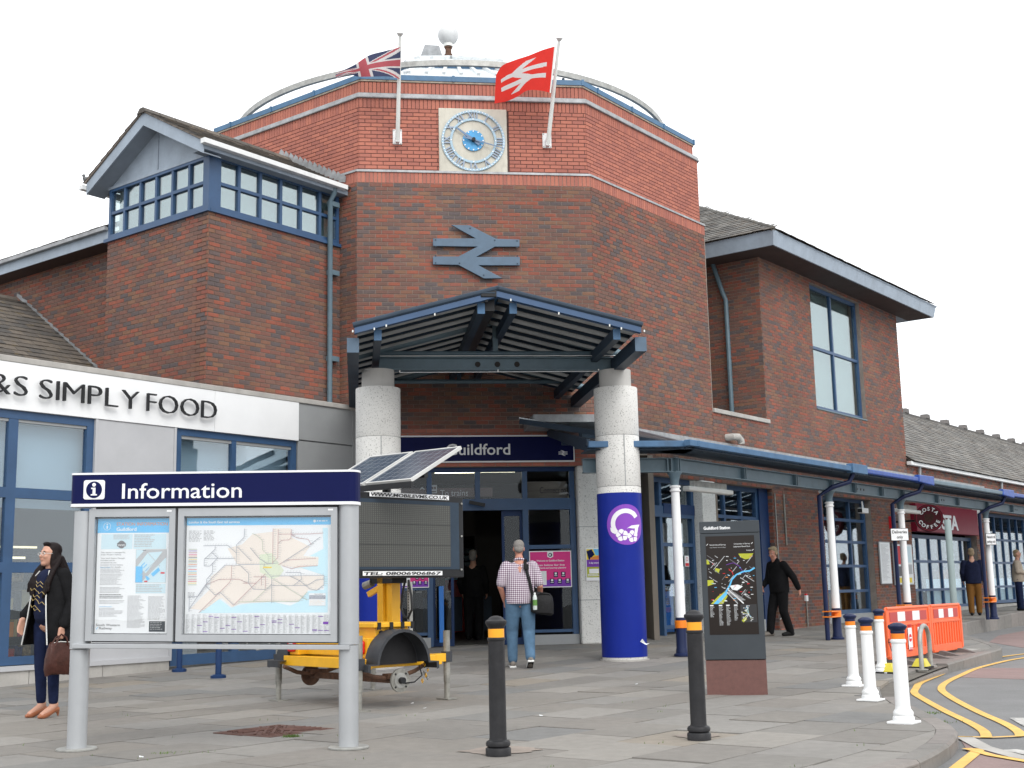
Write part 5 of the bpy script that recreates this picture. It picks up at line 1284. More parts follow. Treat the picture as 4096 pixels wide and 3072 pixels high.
MB(FF).beam((ga[0]-.1, YF_+.12, ga[1]-.1), (ga[0]-.1, -.02, ga[1]-.1), .14, .2, M['black']).build('ridge_beam', can)
rc = MB(FF); rc.prism([(ga[0]-.16, ga[1]+.02), (ga[0], ga[1]+.09), (ga[0]+.16, ga[1]+.02)], YF_-.02, -.02, M['copeblue']); rc.build('ridge_cap', can)
ck_ = MB(FF)
for px_, py_ in ((1411, 1325), (1497, 1316), (1545, 1303), (1739, 1258), (2043, 1200), (2235, 1254), (2438, 1302), (2485, 1314), (2577, 1324), (1498, 1422), (2470, 1418), (1599, 1486), (1992, 1483), (2394, 1480)):
    y = YF_-.06 if py_ < 1400 else -DC-.13; q = FF.pl(px_, py_, y); ck_.box(q[0]-.009, q[0]+.009, y-.012, y, q[1]-.016, q[1]+.016, M['tubeoff'])
ck_.build('cable_clip', can)
w_ = MB(FF); q0, q1 = FF.pl(1502, 1424, -DC-.13), FF.pl(2466, 1422, -DC-.13); w_.tube([(q0[0], -DC-.13, q0[1]), (q1[0], -DC-.13, q1[1])], .006, M['white'], 6)
q0, q1 = FF.pl(1600, 1490, -DC-.13), FF.pl(2390, 1485, -DC-.13); w_.tube([(q0[0], -DC-.13, q0[1]), (q1[0], -DC-.13, q1[1])], .005, M['white'], 6); w_.build('net_wire', can)
fl = thing('floodlight', tuple(FF.w(ga[0]-.1, YF_, ga[1]+.05)), 'black floodlight on the peak of the entrance canopy', 'floodlight')
a, c = FF.pl(1922, 1163, YF_), FF.pl(1985, 1191, YF_)
MB(FF).box(a[0], c[0], YF_-.05, YF_+.05, c[1], a[1], M['black']).build('housing', fl, bevel=.01); MB(FF).box(a[0]+.02, c[0]-.02, YF_-.055, YF_-.05, c[1]+.05, a[1]-.03, M['steeldark']).build('lens', fl); MB(FF).box(a[0]+.06, a[0]+.1, YF_-.01, YF_+.01, c[1]-.06, c[1], M['black']).build('bracket', fl)
# ---------------------------------------------------------------- colonnade canopy on the right
YCN = -2.75
CXS = [FR.pl(x, 2250, YCN)[0] for x in (2713, 3332, 3618, 3958)]
CXS.append(CXS[3]+5.6); CXS.append(CXS[4]+5.6)
BZ0, BZ1 = 2.905, 3.125
cc = thing('colonnade_canopy', tuple(FR.w(5, YCN, 0)), 'long low blue steel canopy along the right hand wall on white columns', 'canopy')
def ibeam(fr, x0, x1, y, z0, z1, name='beam', parent=cc, stiff=()):
    b_ = MB(fr); m = M['steel']; b_.box(x0, x1, y-.012, y+.012, z0+.014, z1-.014, m); b_.box(x0, x1, y-.085, y+.085, z1-.014, z1, m); b_.box(x0, x1, y-.085, y+.085, z0, z0+.014, m); o = b_.build(name, parent)
    for x in stiff: MB(fr).box(x-.01, x+.01, y-.08, y+.08, z0+.014, z1-.014, m).build('stiffener', o); MB(fr).box(x+.05, x+.07, y-.08, y+.08, z0+.014, z1-.014, m).build('stiffener', o)
ibeam(FR, CXS[0]-.08, CXS[1], YCN, BZ0, BZ1, stiff=[CXS[0], CXS[0]+2.2, CXS[0]+4.2])
for a, c in zip(CXS[1:], CXS[2:]): ibeam(FR, a, c, YCN, BZ0, BZ1, stiff=[a+.05, (a+c)/2-.7, (a+c)/2+.7])
hb = MB(FR)
for a, c in zip(CXS[1:], CXS[2:]):
    for d in (-.16, 0, .16): hb.disc((a+c)/2+d-.3, BZ0+.11, .022, YCN-.017, YCN-.012, M['dark'], 12)
hb.build('beam_hole', cc)
# part of the canopy that turns the corner towards the entrance
CF = FR.w(CXS[0], YCN, 0); cfx = (CF-P0).dot(F_); cfy = (CF-P0).dot(FF.Y)
fx0 = 3.45
ibeam(FF, fx0, cfx+.05, cfy, BZ0, BZ1, stiff=[cfx-.12])
# roof: sloping sheet, dark soffit, gutter with blue face
GO, GZ0, GZ1 = .50, 3.24, 3.335
for fr, a, c, yy in ((FR, CXS[0]-.35, 40, YCN), (FF, fx0, cfx+.22, cfy)):
    r_ = MB(fr); r_.add([(a, yy-GO+.06, GZ1-.03), (c, yy-GO+.06, GZ1-.03), (c, -.0, 4.02), (a, -.0, 4.02), (a, yy-GO+.06, GZ1-.06), (c, yy-GO+.06, GZ1-.06), (c, -.0, 3.99), (a, -.0, 3.99)], [(0, 1, 2, 3), (7, 6, 5, 4), (0, 4, 5, 1), (3, 2, 6, 7)], G['poly']); r_.build('roof_sheet', cc)
    n_ = int((c-a)/.6)
    for k in range(n_+1):
        x = a+(c-a)*k/n_; MB(fr).beam((x, yy-GO+.1, GZ1-.09), (x, -.02, 3.95), .05, .09, M['steeldark']).build('rafter', cc)
    for t in (.3, .62): MB(fr).beam((a, (yy-GO)*(1-t), GZ1-.14+(4.0-GZ1)*t), (c, (yy-GO)*(1-t), GZ1-.14+(4.0-GZ1)*t), .06, .08, M['steeldark']).build('purlin', cc)
    MB(fr).box(a, c, yy-GO+.05, yy+.12, GZ0-.03, GZ0-.012, M['steeldark']).build('soffit', cc)
gx = [CXS[0]-.6, CXS[1]+.35]
gm = MB(FR); gm.box(gx[0]+.15, CXS[1]-.15, YCN-GO-.06, YCN-GO+.05, GZ0, GZ1, M['gutterblue']); gm.build('gutter', cc, bevel=.01)
gm = MB(FR); gm.box(CXS[1]-.15, CXS[1]+.55, YCN-GO-.09, YCN-GO+.05, GZ0-.03, GZ1+.05, M['gutterblue']); gm.build('gutter_box', cc, bevel=.01)
for i, (a, c) in enumerate(zip(CXS[1:-1], CXS[2:])):
    gm = MB(FR); gm.box(a+.56, c-.1, YCN-GO-.06, YCN-GO+.05, GZ0, GZ1, M['tarpblue' if i != 1 else 'steel']); gm.build('gutter', cc, bevel=.02)
    gm = MB(FR); gm.add([(c-.35, YCN-GO-.08, GZ0-.01), (c+.5, YCN-GO-.10, GZ0-.05), (c+.55, YCN-GO-.09, GZ1+.06), (c-.3, YCN-GO-.07, GZ1+.05), (c-.35, YCN-GO+.05, GZ0-.01), (c+.5, YCN-GO+.05, GZ0-.05), (c+.55, YCN-GO+.05, GZ1+.06), (c-.3, YCN-GO+.05, GZ1+.05)], [(0, 1, 2, 3), (7, 6, 5, 4), (0, 4, 5, 1), (1, 5, 6, 2), (2, 6, 7, 3), (3, 7, 4, 0)], M['tarpblue']); gm.build('plastic_wrap', cc, bevel=.02)
gm = MB(FF); gm.box(fx0, cfx+.28, cfy-GO-.06, cfy-GO+.05, GZ0, GZ1, M['gutterblue']); gm.build('gutter', cc, bevel=.01)
MB(FF).beam((fx0, cfy-GO-.04, GZ1-.02), (fx0, -.05, 3.98), .05, .10, M['steeldark']).build('end_plate', cc)
MB(FF).box(3.0, 4.4, -1.3, -.02, 3.99, 4.12, M['lead']).build('lead_roof', cc)
# white columns
def white_column(x, label, pipe=True, rz_=None):
    p = FR.w(x, YCN, 0); z0 = gz(p.x, p.y); c = (p.x, p.y)
    t = thing('canopy_column', (p.x, p.y, z0), label, 'column', 'white columns of the canopy')
    MB().lathe([(.125, z0), (.125, z0+.03), (.095, z0+.05), (.09, z0+.10), (.083, z0+.13), (.082, z0+.52), (.0795, z0+.58)], c, M['navycap'], 24).build('navy_base', t)
    MB().lathe([(.0785, z0+.58), (.066, 2.66)], c, M['white'], 24).build('shaft', t)
    MB().lathe([(.068, 2.60), (.085, 2.605), (.085, 2.625), (.07, 2.635), (.07, 2.665), (.085, 2.67), (.085, 2.69), (.066, 2.70)], c, M['white'], 24).build('ring_moulding', t)
    MB().lathe([(.062, 2.69), (.064, 2.76), (.09, 2.85), (.12, BZ0-.01), (.12, BZ0)], c, M['steel'], 20).build('capital', t)
    MB().lathe([(.086, z0+.42), (.093, z0+.425), (.093, z0+.53), (.086, z0+.535)], c, M['orange'], 24).build('orange_band', t)
    if pipe:
        MB(FR).tube([(x-.33, YCN+.05, z0), (x-.33, YCN+.05, 2.80), (x-.28, YCN-.2, 2.95), (x+.02, YCN-.42, 3.05), (x+.05, YCN-GO, 3.22)], .045, M['navycap'], 12).build('downpipe', t)
        b_ = MB(FR)
        for z in (z0+.415, z0+.515): b_.box(x-.40, x, YCN-.09, YCN+.1, z, z+.022, M['orange'])
        b_.build('orange_bracket', t)
    return t
LB = ['white canopy column nearest the camera, behind the black bollard', 'white canopy column with orange bracket in front of the tall gridded window', 'white canopy column carrying the Deliveries only plate', 'white canopy column at the right carrying the small parking plate', 'white canopy column far along beyond the right edge']
for x, l, pp in zip(CXS, LB, (False, True, True, True, True)): white_column(x, l, pp)
# plates on the columns
def plate(x, px0, py0, px1, py1, lines, label, name='delivery_sign'):
    yv = YCN-.14; a = FR.pl((px0+px1)/2, (py0+py1)/2, yv); cx_, zc = a; Zd = (FR.w(cx_, yv, zc)-CAMP).dot(FW); w2 = (px1-px0)*Zd/FPX; h = (py1-py0)*Zd/FPX
    # the plate faces the road squarely to the viewer's side
    fr2 = Fr(FR.w(cx_, yv, 0), Vector((1, .12, 0)))
    t = thing(name, tuple(fr2.w(0, 0, zc-h/2)), label, 'sign')
    MB(fr2).box(-w2/2-.012, w2/2+.012, 0, .012, zc-h/2-.012, zc+h/2+.012, M['black']).build('backing', t); MB(fr2).box(-w2/2, w2/2, -.004, .0, zc-h/2, zc+h/2, M['signwhite']).build('face', t)
    for i, ln in enumerate(lines):
        hz = zc+h/2-h*(i+1)/len(lines)+h*(.10 if i == 0 else .16); lw = w2*(.86 if len(ln) > 5 else .36); MB(fr2).text(ln, 0, hz, w=lw, h=h*.27, y=-.0055, m=M['blacktext'], align='C', bold=.015).build('lettering', t)
plate(CXS[2], 3563, 2115, 3634, 2161, ['Deliveries', 'only'], 'white plate reading Deliveries only on the third canopy column')
plate(CXS[3], 3944, 2136, 3984, 2178, ['Network rail', 'parking only'], 'small white parking plate on the right hand canopy column')
# strip lights and camera under the canopy
for i, (a, c) in enumerate(((2742, 2920), (3578, 3672))):
    p, q = FR.pl(a, 1915 if i == 0 else 2015, -2.2), FR.pl(c, 1945 if i == 0 else 2030, -2.2)
    t = thing('strip_light', tuple(FR.w((p[0]+q[0])/2, -2.2, 2.75)), ['unlit white strip light under the canopy beside the nearest column', 'unlit white strip light under the canopy beside the third column'][i], 'strip light', 'strip lights under the canopy')
    MB(FR).box(p[0], q[0], -2.27, -2.13, 2.72, 2.80, M['tubeoff']).build('diffuser', t, bevel=.02); MB(FR).box(p[0]+.2, q[0]-.2, -2.24, -2.16, 2.80, 2.9, M['galv']).build('bracket', t)
q = FR.pl(3452, 2042, -2.0); t = thing('security_camera', tuple(FR.w(q[0], -2.0, q[1])), 'white box security camera hanging under the canopy', 'camera')
MB(FR).box(q[0]-.17, q[0]+.17, -2.06, -1.94, q[1]-.06, q[1]+.05, M['white']).build('housing', t, bevel=.012); MB(FR).tube([(q[0], -2.0, q[1]+.05), (q[0]-.03, -2.0, 2.9)], .018, M['white'], 8).build('arm', t); MB(FR).box(q[0]-.18, q[0]-.171, -2.05, -1.95, q[1]-.05, q[1]+.04, M['black']).build('lens', t)
q = FR.pl(3292, 1965, -2.6); t = thing('dome_camera', tuple(FR.w(q[0], -2.6, q[1])), 'small white dome camera at the corner of the canopy beam', 'camera'); p = FR.w(q[0], -2.6, q[1]); MB().ball((p.x, p.y, p.z), (.09, .09, .08), M['white'], 16, 8).build('dome', t)
# ---------------------------------------------------------------- information board
rj = random.Random(21)
sA, sB = Vector((-3.36, 9.76, 0)), Vector((-1.262, 9.50, 0)); SL = (sB-sA).length
FS = Fr(sA, sB-sA, sh=-.021)
info = thing('information_board', tuple(FS.w(SL/2, 0, 0)), 'large grey framed information board with navy header and two map posters', 'information board')
for i, x in enumerate((0, SL)):
    p = FS.w(x, 0, 0); c = (p.x, p.y)
    MB().lathe([(.073, 0), (.073, .745)], c, M['silver'], 32).build('post', info)
    MB().lathe([(.077, .75), (.077, 1.80)], c, M['silver'], 32).build('post_sleeve', info)
    MB().lathe([(.15, .001), (.15, .012), (.145, .016)], c, M['galv'], 32).build('base_plate', info)
HB, HT = 1.835, 2.095
def rounded(x0, x1, z0, z1, r, n=6):
    o = []
    for cx0, cz0, a0 in ((x1-r, z1-r, 0), (x0+r, z1-r, 90), (x0+r, z0+r, 180), (x1-r, z0+r, 270)):
        o += [(cx0+r*math.cos(R(a0+90*k/n)), cz0+r*math.sin(R(a0+90*k/n))) for k in range(n+1)]
    return o
def capsule(x0, x1, y0, y1, z0, z1, m, name, parent):
    r = (y1-y0)/2; mb = MB(FS); pts = []
    for k in range(9): a = R(90-180*k/8); pts.append((x1-r*.6+math.cos(a)*r*.6, (y0+y1)/2+math.sin(a)*r))
    for k in range(9): a = R(-90-180*k/8); pts.append((x0+r*.6+math.cos(a)*r*.6, (y0+y1)/2+math.sin(a)*r))
    n = len(pts); mb.add([(x, y, z0) for x, y in pts]+[(x, y, z1) for x, y in pts], [tuple(range(n)), tuple(range(n, 2*n))]+[(i, (i+1) % n, n+(i+1) % n, n+i) for i in range(n)], M[m], smooth=False); return mb.build(name, parent)
hx0, hx1 = -.10, SL+.085
capsule(hx0, hx1, -.09, .09, HB+.02, HT-.015, 'navy', 'header', info); capsule(hx0-.004, hx1+.004, -.094, .094, HT-.015, HT, 'signwhite', 'header_trim', info); capsule(hx0-.004, hx1+.004, -.094, .094, HB-.002, HB+.02, 'signwhite', 'header_trim', info)
q0, q1 = FS.pl(334, 1998, -.09), FS.pl(421, 1920, -.09)
ib = MB(FS); ib.prism(rounded(q0[0], q1[0], q0[1], q1[1], .018), -.0945, -.0905, M['signwhite']); ic = ((q0[0]+q1[0])/2, (q0[1]+q1[1])/2); ib.build('info_tile', info)
ib = MB(FS); ib.disc(ic[0], ic[1], (q1[0]-q0[0])*.375, -.097, -.0945, M['navy'], 40); ib.build('info_disc', info)
ib = MB(FS); u = (q1[0]-q0[0])
ib.disc(ic[0], ic[1]+u*.22, u*.085, -.0995, -.097, M['signwhite'], 20); ib.box(ic[0]-u*.055, ic[0]+u*.075, -.0995, -.097, ic[1]-u*.22, ic[1]+u*.09, M['signwhite']); ib.box(ic[0]-u*.13, ic[0]-u*.055, -.0995, -.097, ic[1]+u*.03, ic[1]+u*.09, M['signwhite']); ib.box(ic[0]-u*.14, ic[0]-u*.055, -.0995, -.097, ic[1]-u*.26, ic[1]-u*.20, M['signwhite']); ib.box(ic[0]+u*.075, ic[0]+u*.15, -.0995, -.097, ic[1]-u*.26, ic[1]-u*.20, M['signwhite']); ib.box(ic[0]-u*.055, ic[0]+u*.075, -.0995, -.097, ic[1]-u*.26, ic[1]-u*.22, M['signwhite']); ib.build('info_letter', info)
q0, q1 = FS.pl(488, 1995, -.09), FS.pl(967, 1990, -.09); qt = FS.pl(500, 1930, -.09)
MB(FS).text('Information', q0[0], q0[1]+.001, w=q1[0]-q0[0], h=(qt[1]-q0[1])*.98, y=-.0915, m=M['signwhite'], bold=.006).build('lettering', info)
MB(FS).box(-.02, SL+.03, -.10, .05, .758, .792, M['silver']).build('lower_rail', info, bevel=.004)
MB(FS).box(.08, SL-.07, .02, .035, .80, HB, M['silverdark']).build('back_panel', info)
def case(x0, x1, z0, z1, name):
    fr_ = MB(FS); w = .048; t = .068
    fr_.box(x0, x0+w, -.07, .0, z0, z1, M['silver']); fr_.box(x1-w, x1, -.07, .0, z0, z1, M['silver']); fr_.box(x0+w, x1-w, -.07, .0, z0, z0+t*.75, M['silver']); fr_.box(x0+w, x1-w, -.07, .0, z1-t*.9, z1, M['silver'])
    fr_.box(x1-.07, x1-.03, -.0715, -.07, z1-.026, z1-.012, M['signwhite'])
    c = fr_.build('poster_case', info, bevel=.004); MB(FS).box(x0+w, x1-w, -.02, -.01, z0+t*.75, z1-t*.9, M['silverdark']).build('case_back', c)
    pb = MB(FS); pb.box(x0+w+.006, x1-w-.006, -.026, -.02, z0+t*.75+.006, z1-t*.9-.012, M['paper']); p = pb.build('poster', c)
    MB(FS).box(x0+w, x1-w, -.045, -.042, z0+t*.75, z1-t*.9, G['case']).build('glass', c)
    return p, (x0+w+.006, x1-w-.006, z0+t*.75+.006, z1-t*.9-.012)
c1 = FS.pl(357, 2041, -.07), FS.pl(690, 2557, -.07); c2 = FS.pl(713, 2030, -.07), FS.pl(1347, 2554, -.07)
ZC0, ZC1 = .812, 1.815
poster1, P1R = case(c1[0][0], c1[1][0], ZC0, ZC1, 'a'); poster2, P2R = case(c2[0][0], c2[1][0], ZC0, ZC1, 'b')
# flat print: thin raised sheets of ink, drawn in the poster's own 0..1 units
class Print:
    def __init__(s, fr, r, y): s.fr, s.r, s.y = fr, r, y; s.mb = MB(fr); s.lv = 0
    def p(s, u, v): x0, x1, z0, z1 = s.r; return x0+(x1-x0)*u, z1-(z1-z0)*v
    def rect(s, u0, v0, u1, v1, m, lv=1):
        a, c = s.p(u0, v0), s.p(u1, v1); s.mb.add([(a[0], s.y-lv*.0006, c[1]), (c[0], s.y-lv*.0006, c[1]), (c[0], s.y-lv*.0006, a[1]), (a[0], s.y-lv*.0006, a[1])], [(0, 1, 2, 3)], M[m])
    def poly(s, pts, m, lv=1): s.mb.add([(s.p(*q)[0], s.y-lv*.0006, s.p(*q)[1]) for q in pts], [tuple(range(len(pts)))], M[m])
    def line(s, pts, w, m, lv=2):
        P = [s.p(*q) for q in pts]
        for (a, b), (c, d) in zip(P, P[1:]):
            L = math.hypot(c-a, d-b) or 1e-6; nx, nz = -(d-b)/L*w/2, (c-a)/L*w/2; y = s.y-lv*.0006
            s.mb.add([(a-nx, y, b-nz), (c-nx, y, d-nz), (c+nx, y, d+nz), (a+nx, y, b+nz)], [(0, 1, 2, 3)], M[m])
    def para(s, u0, u1, v0, v1, n, m='palegrey', h=.5, lv=2, rag=.25):
        for k in range(n):
            v = v0+(v1-v0)*k/n; u = u0
            e = u0+(u1-u0)*(1-rj.random()*rag)
            while u < e-.004:
                w = min(rj.uniform(.012, .05)*(.6/(s.r[1]-s.r[0])), e-u); s.rect(u, v, u+w, v+(v1-v0)/n*h, m, lv); u += w+.006
    def text(s, t, u, v, m, w=None, h=None, lv=3, bold=0., align='L'):
        a = s.p(u, v); s.mb.text(t, a[0], a[1], w=w*(s.r[1]-s.r[0]) if w else None, h=h*(s.r[3]-s.r[2]) if h else None, y=s.y-lv*.0006, ext=.0003, m=M[m], bold=bold, align=align)
    def ring(s, u, v, r, m, rin=0., lv=3, n=24):
        c = s.p(u, v); y = s.y-lv*.0006
        pts = [(c[0]+r*math.cos(2*math.pi*k/n), y, c[1]+r*math.sin(2*math.pi*k/n)) for k in range(n)]
        if not rin: s.mb.add(pts, [tuple(range(n))], M[m])
        else:
            q = [(c[0]+rin*math.cos(2*math.pi*k/n), y, c[1]+rin*math.sin(2*math.pi*k/n)) for k in range(n)]; s.mb.add(pts+q, [(k, (k+1) % n, n+(k+1) % n, n+k) for k in range(n)], M[m])
    def done(s, parent, name='print'): return tag(s.mb.build(name, parent, recalc=False), kind='stuff')
pr = Print(FS, P1R, -.0262)
pr.rect(0, .0, 1, .125, 'skyblue'); pr.ring(.13, .068, .030, 'paper', .0275); pr.rect(.123, .062, .139, .088, 'paper', 3); pr.rect(.123, .045, .139, .055, 'paper', 3)
pr.text('STATION INFORMATION', .26, .062, 'orangeprint', w=.70, h=.030); pr.text('Guildford', .26, .108, 'paper', w=.275, h=.031, bold=.02)
pr.rect(.055, .137, .485, .268, 'paleblue'); pr.rect(.50, .137, .945, .268, 'paleblue')
pr.para(.22, .45, .142, .185, 5); pr.para(.51, .79, .142, .255, 8); pr.ring(.335, .228, .030, 'greytext'); pr.rect(.275, .214, .395, .244, 'greytext', 3); pr.text('WiFi', .285, .241, 'paper', w=.10, h=.017, lv=4, bold=.02)
for k, t in enumerate(('This station is managed by', 'South Western Railway.', '', 'Your local Station Manager', 'and team can be', 'contacted via our', 'Customer Service Centre.', 'See below for details.')):
    if t: pr.text(t, .055, .302+k*.0195-(0 if k < 2 else .008), 'greytext', h=.0115, w=.35*len(t)/27)
pr.text('Buying a ticket', .055, .432, 'skyblue', h=.009, w=.14)
pr.para(.055, .39, .44, .485, 4); pr.para(.055, .36, .488, .585, 9); pr.para(.055, .40, .60, .655, 5); pr.para(.055, .40, .662, .705, 3, 'greytext'); pr.para(.055, .40, .715, .75, 3)
pr.text('Local information', .055, .773, 'skyblue', h=.009, w=.17); pr.para(.055, .40, .782, .86, 7, rag=.5)
pr.para(.44, .69, .675, .955, 28, rag=.4); pr.para(.72, .96, .68, .885, 22, rag=.4)
pr.rect(.535, .272, .955, .562, 'palegrey', 1); pr.rect(.54, .274, .95, .56, 'paleblue', 2)
pr.poly([(.54, .36), (.66, .274), (.95, .274), (.95, .34), (.62, .56), (.54, .56)], 'palegrey', 3); pr.poly([(.56, .42), (.70, .30), (.90, .29), (.68, .48)], 'paleblue', 4)
pr.rect(.54, .42, .635, .56, 'skyblue', 5)
for a in ((.61, .395), (.64, .41), (.67, .435)): pr.poly([(a[0], a[1]+.02), (a[0]+.05, a[1]-.012), (a[0]+.055, a[1]-.004), (a[0]+.008, a[1]+.028)], 'skyblue', 5)
pr.poly([(.75, .485), (.85, .43), (.875, .455), (.78, .51)], 'skyblue', 5); pr.poly([(.67, .50), (.71, .51), (.74, .53), (.70, .545)], 'skyblue', 5); pr.rect(.88, .47, .935, .484, 'redprint', 5); pr.rect(.66, .545, .705, .557, 'redprint', 5); pr.rect(.63, .278, .675, .284, 'greytext', 5)
pr.line([(.70, .30), (.87, .42)], .004, 'palegrey', 6); pr.line([(.60, .5), (.93, .30)], .003, 'palegrey', 6); pr.rect(.545, .572, .95, .655, 'paleblue', 1); pr.para(.55, .93, .578, .65, 5)
pr.text('South Western', .02, .938, 'greytext', w=.325, h=.021); pr.text('Railway', .065, .966, 'greytext', w=.175, h=.021); pr.poly([(.02, .966), (.045, .946), (.052, .946), (.028, .966)], 'skyblue', 3)
pr.rect(.74, .895, .955, .985, 'totem', 2); pr.para(.755, .94, .905, .975, 5, 'palegrey', .3, 3)
pr.done(poster1)
pr = Print(FS, P2R, -.0262)
pr.rect(0, 0, 1, .065, 'skyblue'); pr.text('London & the South East rail services', .015, .046, 'paper', w=.355, h=.021, bold=.02); pr.ring(.885, .033, .0105, 'paper'); pr.para(.9, .985, .028, .042, 1, 'paper', .6, 3)
# map: sea, coloured land zones, lines with station ticks
mu = lambda x, y: (x/2212*1.21-.0885, (y-50)/1480*1.012)
sea = [mu(1880, 185), mu(1945, 185), mu(1945, 1245), mu(340, 1255), mu(430, 1180), mu(520, 1120), mu(600, 1080), mu(670, 1130), mu(745, 1190), mu(850, 1150), mu(1000, 1130), mu(1280, 1115), mu(1480, 1160), mu(1590, 1110), mu(1700, 980), mu(1900, 960), mu(1895, 780), mu(1620, 690), mu(1480, 700), mu(1560, 680), mu(1830, 650), mu(1830, 550), mu(1720, 540), mu(1890, 450)]
pr.poly(sea, 'seablue', 1)
pr.poly([mu(870, 390), mu(1000, 260), mu(1260, 230), mu(1260, 640), mu(810, 640), mu(690, 440)], 'landpeach', 2); pr.poly([mu(1260, 190), mu(1480, 190), mu(1490, 300), mu(1720, 420), mu(1640, 540), mu(1830, 560), mu(1820, 660), mu(1550, 690), mu(1260, 640)], 'landpeach', 2)
pr.poly([mu(480, 800), mu(680, 650), mu(1100, 650), mu(1250, 800), mu(1700, 780), mu(1890, 790), mu(1890, 900), mu(1800, 970), mu(1700, 960), mu(1690, 1000), mu(1580, 1100), mu(1260, 1110), mu(850, 1130), mu(760, 1180), mu(620, 1060), mu(400, 1220), mu(230, 1200), mu(470, 960)], 'landpeach', 2)
pr.poly([mu(1090, 520), mu(1250, 500), mu(1330, 620), mu(1400, 720), mu(1340, 800), mu(1240, 830), mu(1100, 740)], 'mapgreen', 3)
pr.rect(*mu(1140, 672), *mu(1248, 690), 'yellowprint', 5)
ML = [([(380, 405), (690, 400), (800, 500)], 'lineblue'), ([(530, 410), (530, 450), (395, 575), (395, 660), (465, 665), (565, 560), (490, 490)], 'lineblue'), ([(900, 190), (895, 300), (800, 395), (800, 645)], 'lineblue'), ([(400, 570), (790, 565)], 'lineblue'), ([(1000, 250), (1070, 290), (1125, 340), (1130, 460), (1200, 530), (1205, 640)], 'linegreen'), ([(1260, 190), (1258, 640)], 'linered'), ([(1325, 200), (1322, 560), (1258, 620)], 'linered'), ([(1490, 200), (1485, 310), (1460, 335), (1370, 340), (1325, 380)], 'linered'), ([(1325, 262), (1720, 262), (1890, 250)], 'linered'),
      ([(830, 642), (1200, 640), (1330, 625)], 'lineblue'), ([(220, 1200), (410, 905), (655, 652), (850, 655), (960, 760), (960, 880), (1020, 955), (1180, 960), (1250, 890)], 'lineblue'), ([(745, 655), (740, 830), (720, 870), (340, 1250)], 'linered'), ([(420, 900), (590, 830), (840, 830), (950, 880)], 'linered'), ([(410, 905), (540, 1030), (600, 990), (770, 1150)], 'lineblue'), ([(215, 1040), (215, 1240)], 'lineblue'), ([(215, 1045), (320, 1048), (430, 900), (430, 830), (500, 750), (505, 620)], 'lineblue'), ([(1160, 640), (1140, 690), (1250, 810), (1250, 1130)], 'lineblue'), ([(1250, 790), (1900, 785), (1900, 900), (1810, 970), (1720, 950), (1600, 850), (1470, 790)], 'lineblue'), ([(1250, 910), (1690, 910), (1800, 840), (1900, 830)], 'lineblue'),
      ([(1265, 830), (1690, 1090)], 'linegreen'), ([(770, 1160), (1170, 760)], 'linered'), ([(1020, 1110), (1240, 900)], 'linegreen'), ([(830, 1115), (1250, 1105), (1490, 1110), (1590, 1105), (1690, 990)], 'linegreen'), ([(1330, 650), (1430, 590), (1800, 570)], 'linered'), ([(1380, 660), (1500, 700), (1590, 670), (1820, 662)], 'linered'), ([(1420, 745), (1610, 745), (1620, 830), (1520, 910)], 'lineblue'), ([(1380, 620), (1730, 390), (1850, 300)], 'lineblue'), ([(1490, 270), (1560, 310), (1700, 330), (1740, 400)], 'linered'), ([(810, 420), (990, 600)], 'lineblue'), ([(970, 430), (1090, 570), (1200, 640)], 'lineblue'), ([(1120, 790), (1120, 910)], 'linered'), ([(1170, 790), (1170, 950)], 'linered'), ([(1020, 800), (1170, 800)], 'linered'), ([(890, 880), (1060, 880)], 'linered')]
for pts, m in ML:
    pts = [mu(*q) for q in pts]; pr.line(pts, .0032, m, 4)
    for (a, b), (c, d) in zip(pts, pts[1:]):
        L = math.hypot(c-a, d-b)
        for k in range(int(L/.018)):
            t = (k+.5)/max(1, int(L/.018)); u, v = a+(c-a)*t, b+(d-b)*t; w = rj.uniform(.012, .024)
            if abs(c-a) < abs(d-b)*2: pr.rect(u+.003, v-.0012, u+.003+w, v+.0014, 'palegrey', 5)
            else: pr.line([(u, v-.006), (u+.006, v-.018)], .0016, 'palegrey', 5)
for k, m in enumerate(['linegreen', 'violet', 'linered', 'pink', 'orangeprint', 'blacktext', 'yellowprint', 'blacktext', 'linegreen', 'orangeprint', 'lineblue', 'seablue', 'redprint', 'skyblue', 'lime', 'orangeprint', 'lineblue', 'linegreen', 'linered', 'redprint', 'yellowprint', 'linegreen']):
    v = mu(0, 445+k*21.5)[1]; pr.rect(.018, v, .077, v+.0045, m, 3)
pr.para(.018, .11, .11, .21, 9, lv=3); pr.para(.12, .20, .11, .20, 8, lv=3); pr.para(.018, .075, .645, .70, 5, lv=3)
pr.rect(*mu(1715, 1005), *mu(1920, 1160), 'paper', 5); pr.rect(*mu(1718, 1032), *mu(1918, 1078), 'lineblue', 6); a = mu(1722, 1052); pr.text('London & the South East', a[0], a[1], 'paper', w=.105, h=.009, lv=7); a = mu(1740, 1072); pr.text('RAIL SERVICES MAP', a[0], a[1], 'paper', w=.085, h=.009, lv=7); a = mu(1785, 1022); pr.text('National Rail', a[0], a[1], 'greytext', w=.055, h=.009, lv=7); pr.para(.857, .96, mu(0, 1090)[1], mu(0, 1150)[1], 4, 'landpeach', lv=7)
for k in range(25):
    u = .008+k*.0393; pr.para(u, u+.033, .835, .995, 40 if k < 24 else 20, 'palegrey', .4, 2, .5)
    pr.rect(u+.034, .832, u+.0345, .998, 'palegrey', 2)
    for _ in range(rj.choice([0, 1, 1, 2])): v = .835+rj.random()*.15; pr.rect(u, v, u+.033, v+.0045, 'violet', 3)
pr.rect(.945, .895, .98, .915, 'violet', 4)
pr.done(poster2)
